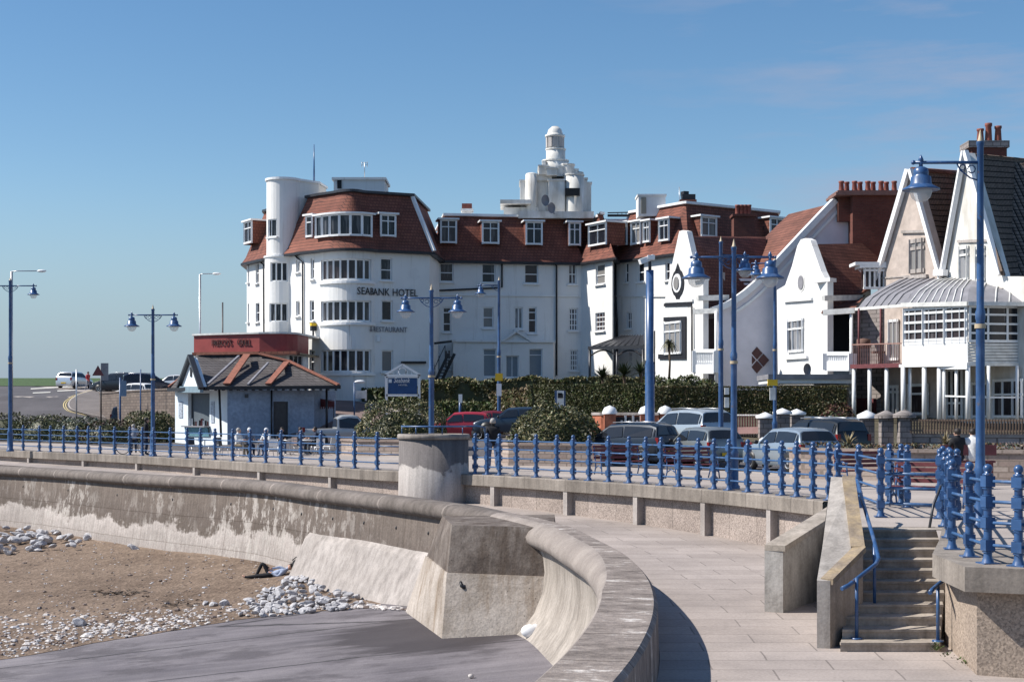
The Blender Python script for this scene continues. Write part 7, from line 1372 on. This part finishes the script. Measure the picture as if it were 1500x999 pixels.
car(cb(206, 110), R(10), 'mpv', (.03, .04, .06), 'dark people carrier just behind the thin blue pole', 4.2, 1.8, 1.65, metal=.2)
# motorcycle
mc = thing('motorcycle', 'black and white motorcycle with a red tank parked beside the lamp', 'motorcycle', (0, 0, 0))
for x in (-.7, .7):
    mb = MB(); pts = [Vector((x + .27 * math.cos(a), 0, .3 + .27 * math.sin(a))) for a in [.449 * k for k in range(15)]]; mb.tube(pts, .05, 6, cap=False); w_ = mb.build('wheel', M['rubber'], mc); mb = MB(); mb.lathe([(.001, 0), (.22, 0)], (0, 0, 0), 12); mb.v = [(x + a, .0 + c_, .3 + b) for a, b, c_ in mb.v]; mb.build('rim', M['rim'], w_)
mb = MB(); mb.tube([(.7, 0, .3), (.5, 0, .85), (.42, 0, 1.0)], .04, 6); mb.tube([(-.7, 0, .35), (-.1, 0, .4), (.3, 0, .5), (.45, 0, .8)], .05, 6); mb.ball((0, 0, .42), .2, 0, 8, (1.2, .7, 1)); mb.build('frame', M['darkmetal'], mc)
mb = MB(); mb.ball((.12, 0, .82), .2, 0, 10, (1.5, .7, .75)); mb.build('tank', mat('red_tank', (.35, .05, .05), .3), mc); mb = MB(); mb.ball((-.4, 0, .82), .2, 0, 10, (1.9, .7, .4)); mb.build('seat', M['black'], mc); mb = MB(); mb.ball((.55, 0, .95), .2, 0, 10, (.8, .8, 1.1)); mb.ball((-.62, 0, .98), .2, 0, 10, (1.3, .9, .8)); mb.build('fairing', M['trim'], mc)
mb = MB(); mb.tube([(.35, -.35, 1.05), (.45, -.1, 1.0), (.45, .1, 1.0), (.35, .35, 1.05)], .018, 6); mb.build('handlebar', M['black'], mc)
mc.location = cb(1098, 56.5); mc.rotation_euler = (0, 0, R(150))

# ---------------------------------------------------------------- people
def person(label, loc, rz, pose, top, legs, shoe=None, hair='hair', hat=None, scale=1.0, rot=None):
    """pose: joint dict in metres, facing -y"""
    J = dict(hip=(0, 0, .93), chest=(0, .0, 1.30), neck=(0, 0, 1.47), head=(0, -.02, 1.62), crown=(0, -.01, 1.73), shl=(.19, 0, 1.40), shr=(-.19, 0, 1.40), ell=(.25, .03, 1.12), elr=(-.25, .03, 1.12), hal=(.27, -.08, .88), har=(-.27, -.08, .88),
             hil=(.1, 0, .88), hir=(-.1, 0, .88), knl=(.11, -.03, .48), knr=(-.11, -.03, .48), anl=(.11, .02, .08), anr=(-.11, .02, .08), tol=(.13, -.15, .03), tor=(-.13, -.15, .03)); J.update(pose)
    nm = list(J); idx = {k: i for i, k in enumerate(nm)}; Rr = dict(hip=.145, chest=.155, neck=.055, head=.095, crown=.06, shl=.075, shr=.075, ell=.045, elr=.045, hal=.03, har=.03, hil=.095, hir=.095, knl=.062, knr=.062, anl=.042, anr=.042, tol=.032, tor=.032)
    E = [('hip', 'chest', 1), ('chest', 'neck', 1), ('neck', 'head', 0), ('head', 'crown', 0), ('chest', 'shl', 1), ('chest', 'shr', 1), ('shl', 'ell', 1), ('shr', 'elr', 1), ('ell', 'hal', 1), ('elr', 'har', 1), ('hip', 'hil', 2), ('hip', 'hir', 2), ('hil', 'knl', 2), ('hir', 'knr', 2), ('knl', 'anl', 2), ('knr', 'anr', 2), ('anl', 'tol', 3), ('anr', 'tor', 3)]
    V = [Vector(J[k]) for k in nm]; rad = [Rr[k] * (1.22 if k[:2] in ('hi', 'kn', 'an', 'el', 'ch', 'sh') else 1) for k in nm]; ed = [(idx[a], idx[b], m_) for a, b, m_ in E]
    for s in ('l', 'r'):   # palm, four fingers and a thumb
        h = Vector(J['ha' + s]); e = Vector(J['el' + s]); d = (h - e).normalized(); sd = d.cross(Vector((0, 1, .2))).normalized() * (.03); pi = len(V); V.append(h + d * .07); rad.append(.027); ed.append((idx['ha' + s], pi, 0))
        for q, ln in zip((-1.1, -.4, .35, 1.05), (.06, .075, .07, .055)): V.append(h + d * (.08 + ln) + sd * q + Vector((0, -.015, 0))); rad.append(.009); ed.append((pi, len(V) - 1, 0))
        V.append(h + d * .06 + sd * -1.6 + Vector((0, -.03, 0))); rad.append(.011); ed.append((idx['ha' + s], len(V) - 1, 0))
    me = bpy.data.meshes.new('body'); me.from_pydata(V, [(a, b) for a, b, _ in ed], []); o = bpy.data.objects.new('body', me); C.objects.link(o); md = o.modifiers.new('s', 'SKIN'); md.use_smooth_shade = True
    for k, sv in enumerate(me.skin_vertices[0].data): sv.radius = (rad[k], rad[k] * (.72 if nm[k] in ('hip', 'chest') else 1) if k < len(nm) else rad[k]); sv.use_root = k == 0
    o.modifiers.new('u', 'SUBSURF').levels = 1; dg = bpy.context.evaluated_depsgraph_get(); dg.update(); m2_ = bpy.data.meshes.new_from_object(o.evaluated_get(dg)); bpy.data.objects.remove(o)
    mats = [M['skin'], top, legs, shoe or M['black']]; m2_.materials.clear(); [m2_.materials.append(x) for x in mats]
    for p in m2_.polygons:
        best = 9; c = p.center
        for a, b, m_ in ed:
            A, B_ = V[a], V[b]; t = max(0, min(1, (c - A).dot(B_ - A) / max((B_ - A).length_squared, 1e-9))); dd = (c - A.lerp(B_, t)).length - (rad[a] + rad[b]) / 2
            if dd < best: best = dd; p.material_index = m_
        p.use_smooth = True
    b_ = bpy.data.objects.new('body', m2_); C.objects.link(b_); r = thing('person', label, 'person', (0, 0, 0)); b_.parent = r; BASE[b_.name] = Vector((0, 0, 0))
    hd = Vector(J['head']); up = (Vector(J['crown']) - Vector(J['neck'])).normalized(); fw = Vector((0, -1, 0)); fw = (fw - up * fw.dot(up)); fw = fw.normalized() if fw.length > .1 else Vector((0, 0, 1))
    mb = MB(); c = hd + up * .035 - fw * .018; mb.ball(c, .112, 0, 12, (.92, 1.0, .98)); mb.build('hair' if not hat else 'cap', M[hair] if not hat else hat, r)
    mb = MB(); c = hd - up * .015 + fw * .04; mb.ball(c, .078, 0, 12, (.95, 1, 1.25)); mb.ball(c + fw * .08 - up * .01, .017, 0, 6); [mb.ball(c + fw.cross(up) * s * .088 - fw * .03, .022, 0, 6) for s in (-1, 1)]
    [mb.ball(c + fw.cross(up) * s * .03 + fw * .068 + up * .02, .009, 1, 6) for s in (-1, 1)]; mb.box(c + fw * .072 - up * .045, (.035, .01, .008), 0, 1); mb.build('face', [M['skin'], M['dark']], r)
    r.location = loc; r.rotation_euler = rot or (0, 0, rz); r.scale = (scale,) * 3; return r
navy, blackc, denim, khaki, whitec, greyc, redc, lblue = cloth('navy_cloth', (.02, .03, .06)), cloth('black_cloth', (.012, .012, .016)), cloth('denim', (.08, .13, .24)), cloth('khaki_cloth', (.2, .16, .11)), cloth('white_cloth', (.7, .7, .7)), cloth('grey_cloth', (.25, .26, .3)), cloth('red_cloth', (.5, .06, .06)), cloth('light_blue_cloth', (.33, .38, .5))
WALK = dict(knl=(.11, -.16, .5), anl=(.11, -.1, .1), tol=(.12, -.27, .07), knr=(-.11, .06, .5), anr=(-.11, .26, .14), tor=(-.12, .14, .04), hal=(.25, .14, .9), har=(-.25, -.24, .95), elr=(-.26, -.04, 1.13), ell=(.26, .12, 1.14))
SIT = dict(hip=(0, 0, .53), hil=(.1, -.02, .5), hir=(-.1, -.02, .5), knl=(.14, -.44, .52), knr=(-.14, -.44, .52), anl=(.14, -.46, .1), anr=(-.14, -.42, .1), tol=(.15, -.63, .04), tor=(-.15, -.6, .04), chest=(0, -.02, .9), neck=(0, -.03, 1.07), head=(0, -.06, 1.21), crown=(0, -.05, 1.32), shl=(.19, -.03, 1.0), shr=(-.19, -.03, 1.0), ell=(.25, -.12, .76), elr=(-.25, -.12, .76), hal=(.16, -.36, .78), har=(-.16, -.36, .78))
person('person in dark clothes standing beside the left double armed lamp', cb(214, 72.5, 0), R(100), dict(), blackc, navy, scale=1.04)
person('man in a dark jacket and jeans walking away behind the railing beside the drum', cb(722, 55.5, 0), R(185), WALK, blackc, denim, hair='hairgrey', scale=1.06)
person('person in a red top walking beside the car at the top of the hill', cb(129, 141), R(60), WALK, redc, greyc); person('person with pale hair leaning on a bicycle behind the railing', cb(196, 76, 0), R(200), dict(chest=(0, -.12, 1.2), neck=(0, -.2, 1.36), head=(0, -.26, 1.46), crown=(0, -.26, 1.57), shl=(.19, -.16, 1.28), shr=(-.19, -.16, 1.28), ell=(.25, -.25, 1.05), elr=(-.25, -.25, 1.05), hal=(.22, -.45, 1.0), har=(-.22, -.45, 1.0)), greyc, navy, hair='hairgrey', scale=.92)
bk_ = thing('bicycle', 'pale bicycle held by the person leaning behind the left railing', 'bicycle', (0, 0, 0))
for x in (-.52, .52): mb = MB(); mb.tube([Vector((x + .33 * math.cos(a), 0, .34 + .33 * math.sin(a))) for a in [.3142 * k for k in range(21)]], .02, 5, cap=False); mb.build('wheel', M['rubber'], bk_)
mb = MB(); [mb.tube([Vector((a, 0, b)) for a, b in p], .018, 6) for p in (((-.52, .34), (-.15, .3), (.38, .78), (-.25, .8), (-.15, .3)), ((-.52, .34), (-.25, .8), (-.28, .92)), ((.52, .34), (.36, .95)))]; mb.build('frame', M['trimdirty'], bk_); mb = MB(); mb.ball((-.28, 0, .95), .1, 0, 8, (1.4, .7, .4)); mb.build('saddle', M['black'], bk_); mb = MB(); mb.tube([(.3, -.25, .98), (.38, 0, .96), (.3, .25, .98)], .016, 5); mb.build('handlebar', M['black'], bk_); bk_.location = cb(196, 74.6, 0); bk_.rotation_euler = (0, 0, R(20))
for px, Yd, rz, tp, lg, hr_, ht, l in ((348, 70.5, 70, whitec, khaki, 'hairgrey', None, 'seated person in a white top at the left cafe table'), (365, 71.5, 20, greyc, navy, 'hair', whitec, 'seated person in a white cap, left of the two capped ones'), (391, 70.5, -30, whitec, denim, 'hair', whitec, 'seated person in a white cap, right of the two capped ones'),
        (413, 73.5, 10, blackc, denim, 'hair', None, 'seated person in black in front of the kiosk door'), (439, 74, 60, navy, navy, 'hair', None, 'seated person in navy right of the kiosk door'), (463, 75, -70, navy, blackc, 'hair', None, 'seated person in dark clothes at the right corner of the kiosk'),
        (1404, 43.2, 200, blackc, navy, 'hair', None, 'seated person in black beside the right hand lamp'), (1425, 43.2, 160, whitec, greyc, 'hair', None, 'seated person in white beside the right hand lamp')):
    c = cb(px, Yd, 0 if px < 1000 else .28); person(l, c, R(rz), SIT, tp, lg, hair=hr_, hat=ht, scale=1.0)
    if px < 1000:
        ch_ = thing('chair', 'metal cafe chair under the ' + l.replace('seated ', '').replace(' in front of the kiosk door', ' by the door').replace(' and pale top', '').replace(' at the left cafe table', ' top only' if 0 else ' at the left table').replace(' right of the kiosk door', ' by the door').replace(' at the right corner of the kiosk', ' at the corner'), 'chair', (0, 0, 0)); mb = MB(); mb.box((0, 0, .43), (.42, .42, .03)); mb.build('seat', M['navyseat'] if 'navyseat' in M else M['darkmetal'], ch_); mb = MB(); mb.tube([(-.2, .2, .43), (-.2, .27, .85), (.2, .27, .85), (.2, .2, .43)], .015, 5); mb.build('backrest', M['silver'], ch_)
        for sx_, sy_ in ((-1, -1), (1, -1), (1, 1), (-1, 1)): mb = MB(); mb.tube([(sx_ * .18, sy_ * .18, .43), (sx_ * .22, sy_ * .24, 0)], .014, 5); mb.build('leg', M['silver'], ch_)
        ch_.location = c; ch_.rotation_euler = (0, 0, R(rz))
mb = MB(); c = cb(1414, 43.5, 0); mb.box((c.x, c.y, .66), (1.6, .5, .06)); mb.box((c.x, c.y - .3, 1.0), (1.6, .05, .3)); [mb.box((c.x + s, c.y, .33), (.08, .45, .66)) for s in (-.7, .7)]; setp(mb.build('bench', M['maroon']), 'bench under the two seated people beside the right hand lamp', 'bench')
def table(px, Yd, label, mt):
    t = thing('table', label, 'table', cb(px, Yd, 0)); c = BASE[t.name]; mb = MB(); mb.lathe([(.001, .74), (.4, .74), (.4, .71), (.001, .71)], c, 18); mb.build('tabletop', mt, t); mb = MB(); mb.tube([c, c + Vector((0, 0, .72))], .025, 8); [mb.tube([c + Vector((0, 0, .08)), c + Vector((.32 * math.cos(a), .32 * math.sin(a), .01))], .016, 5) for a in (0, 1.57, 3.14, 4.71)]; mb.build('table_base', M['silver'], t)
for a in ((356, 69.6, 'round pale cafe table between the person in white and the first white cap', M['trimdirty']), (379, 69.8, 'round pale cafe table between the two white caps', M['trimdirty']), (425, 72.8, 'round cafe table in front of the kiosk door', M['silver']), (451, 73.2, 'round white cafe table at the kiosk corner', M['trim']), (300, 72.5, 'round table below the serving hatch', M['silver'])): table(*a)
for px, Yd, rz, l in ((283, 73, 40, 'empty dark chair left of the table below the hatch'), (314, 73, -40, 'empty dark chair right of the table below the hatch'), (330, 71, 80, 'empty chair left of the seated person in white'), (400, 69, 190, 'empty chair right of the second white cap'), (468, 71, 200, 'empty white chair at the right end of the cafe'), (482, 73, 240, 'empty pale chair nearest the pickup truck')):
    ch_ = thing('chair', l, 'chair', (0, 0, 0)); mb = MB(); mb.box((0, 0, .43), (.42, .42, .04)); mb.build('seat', M['darkmetal'] if px < 400 else M['trim'], ch_); mb = MB(); mb.prism([(-.2, .22, .5), (.2, .22, .5), (.2, .27, .85), (-.2, .27, .85)], (0, .02, 0)); mb.build('backrest', M['darkmetal'] if px < 400 else M['trim'], ch_)
    for sx_, sy_ in ((-1, -1), (1, -1), (1, 1), (-1, 1)): mb = MB(); mb.tube([(sx_ * .18, sy_ * .18, .43), (sx_ * .22, sy_ * .24, 0)], .014, 5); mb.build('leg', M['silver'], ch_)
    ch_.location = cb(px, Yd, 0); ch_.rotation_euler = (0, 0, R(rz))
# person lying on the beach against the wall
g = sandpix(409, 839) + Vector((0, -.35, 0)); Y0 = g.y
LIE = dict(hip=(0, 0, .14), hil=(0, -.09, .14), hir=(0, .09, .14), chest=(.36, 0, .24), neck=(.55, 0, .33), head=(.68, 0, .42), crown=(.76, 0, .49), shl=(.48, -.19, .29), shr=(.48, .19, .29), ell=(.3, -.27, .12), elr=(.3, .2, .4), hal=(.08, -.2, .22), har=(.06, .1, .36),
           knr=(-.3, .1, .56), anr=(-.52, .1, .1), tor=(-.68, .1, .06), knl=(-.42, -.1, .12), anl=(-.84, -.08, .07), tol=(-.98, -.08, .14))
pp = person('person in a light blue top and dark shorts lying against the sea wall', g + Vector((-.30, -.1, -.17)), 0, LIE, lblue, blackc, shoe=M['skin'], scale=1.02)
mb = MB(); c = g + Vector((.62, -.05, .2)); mb.ball(c, .3, 0, 10, (.75, .6, 1.15)); mb.tube([c + Vector((-.15, -.1, .3)), c + Vector((0, -.12, .42)), c + Vector((.1, -.1, .3))], .02, 5); setp(mb.build('rucksack', blackc), 'dark rucksack standing behind the head of the lying person', 'bag')
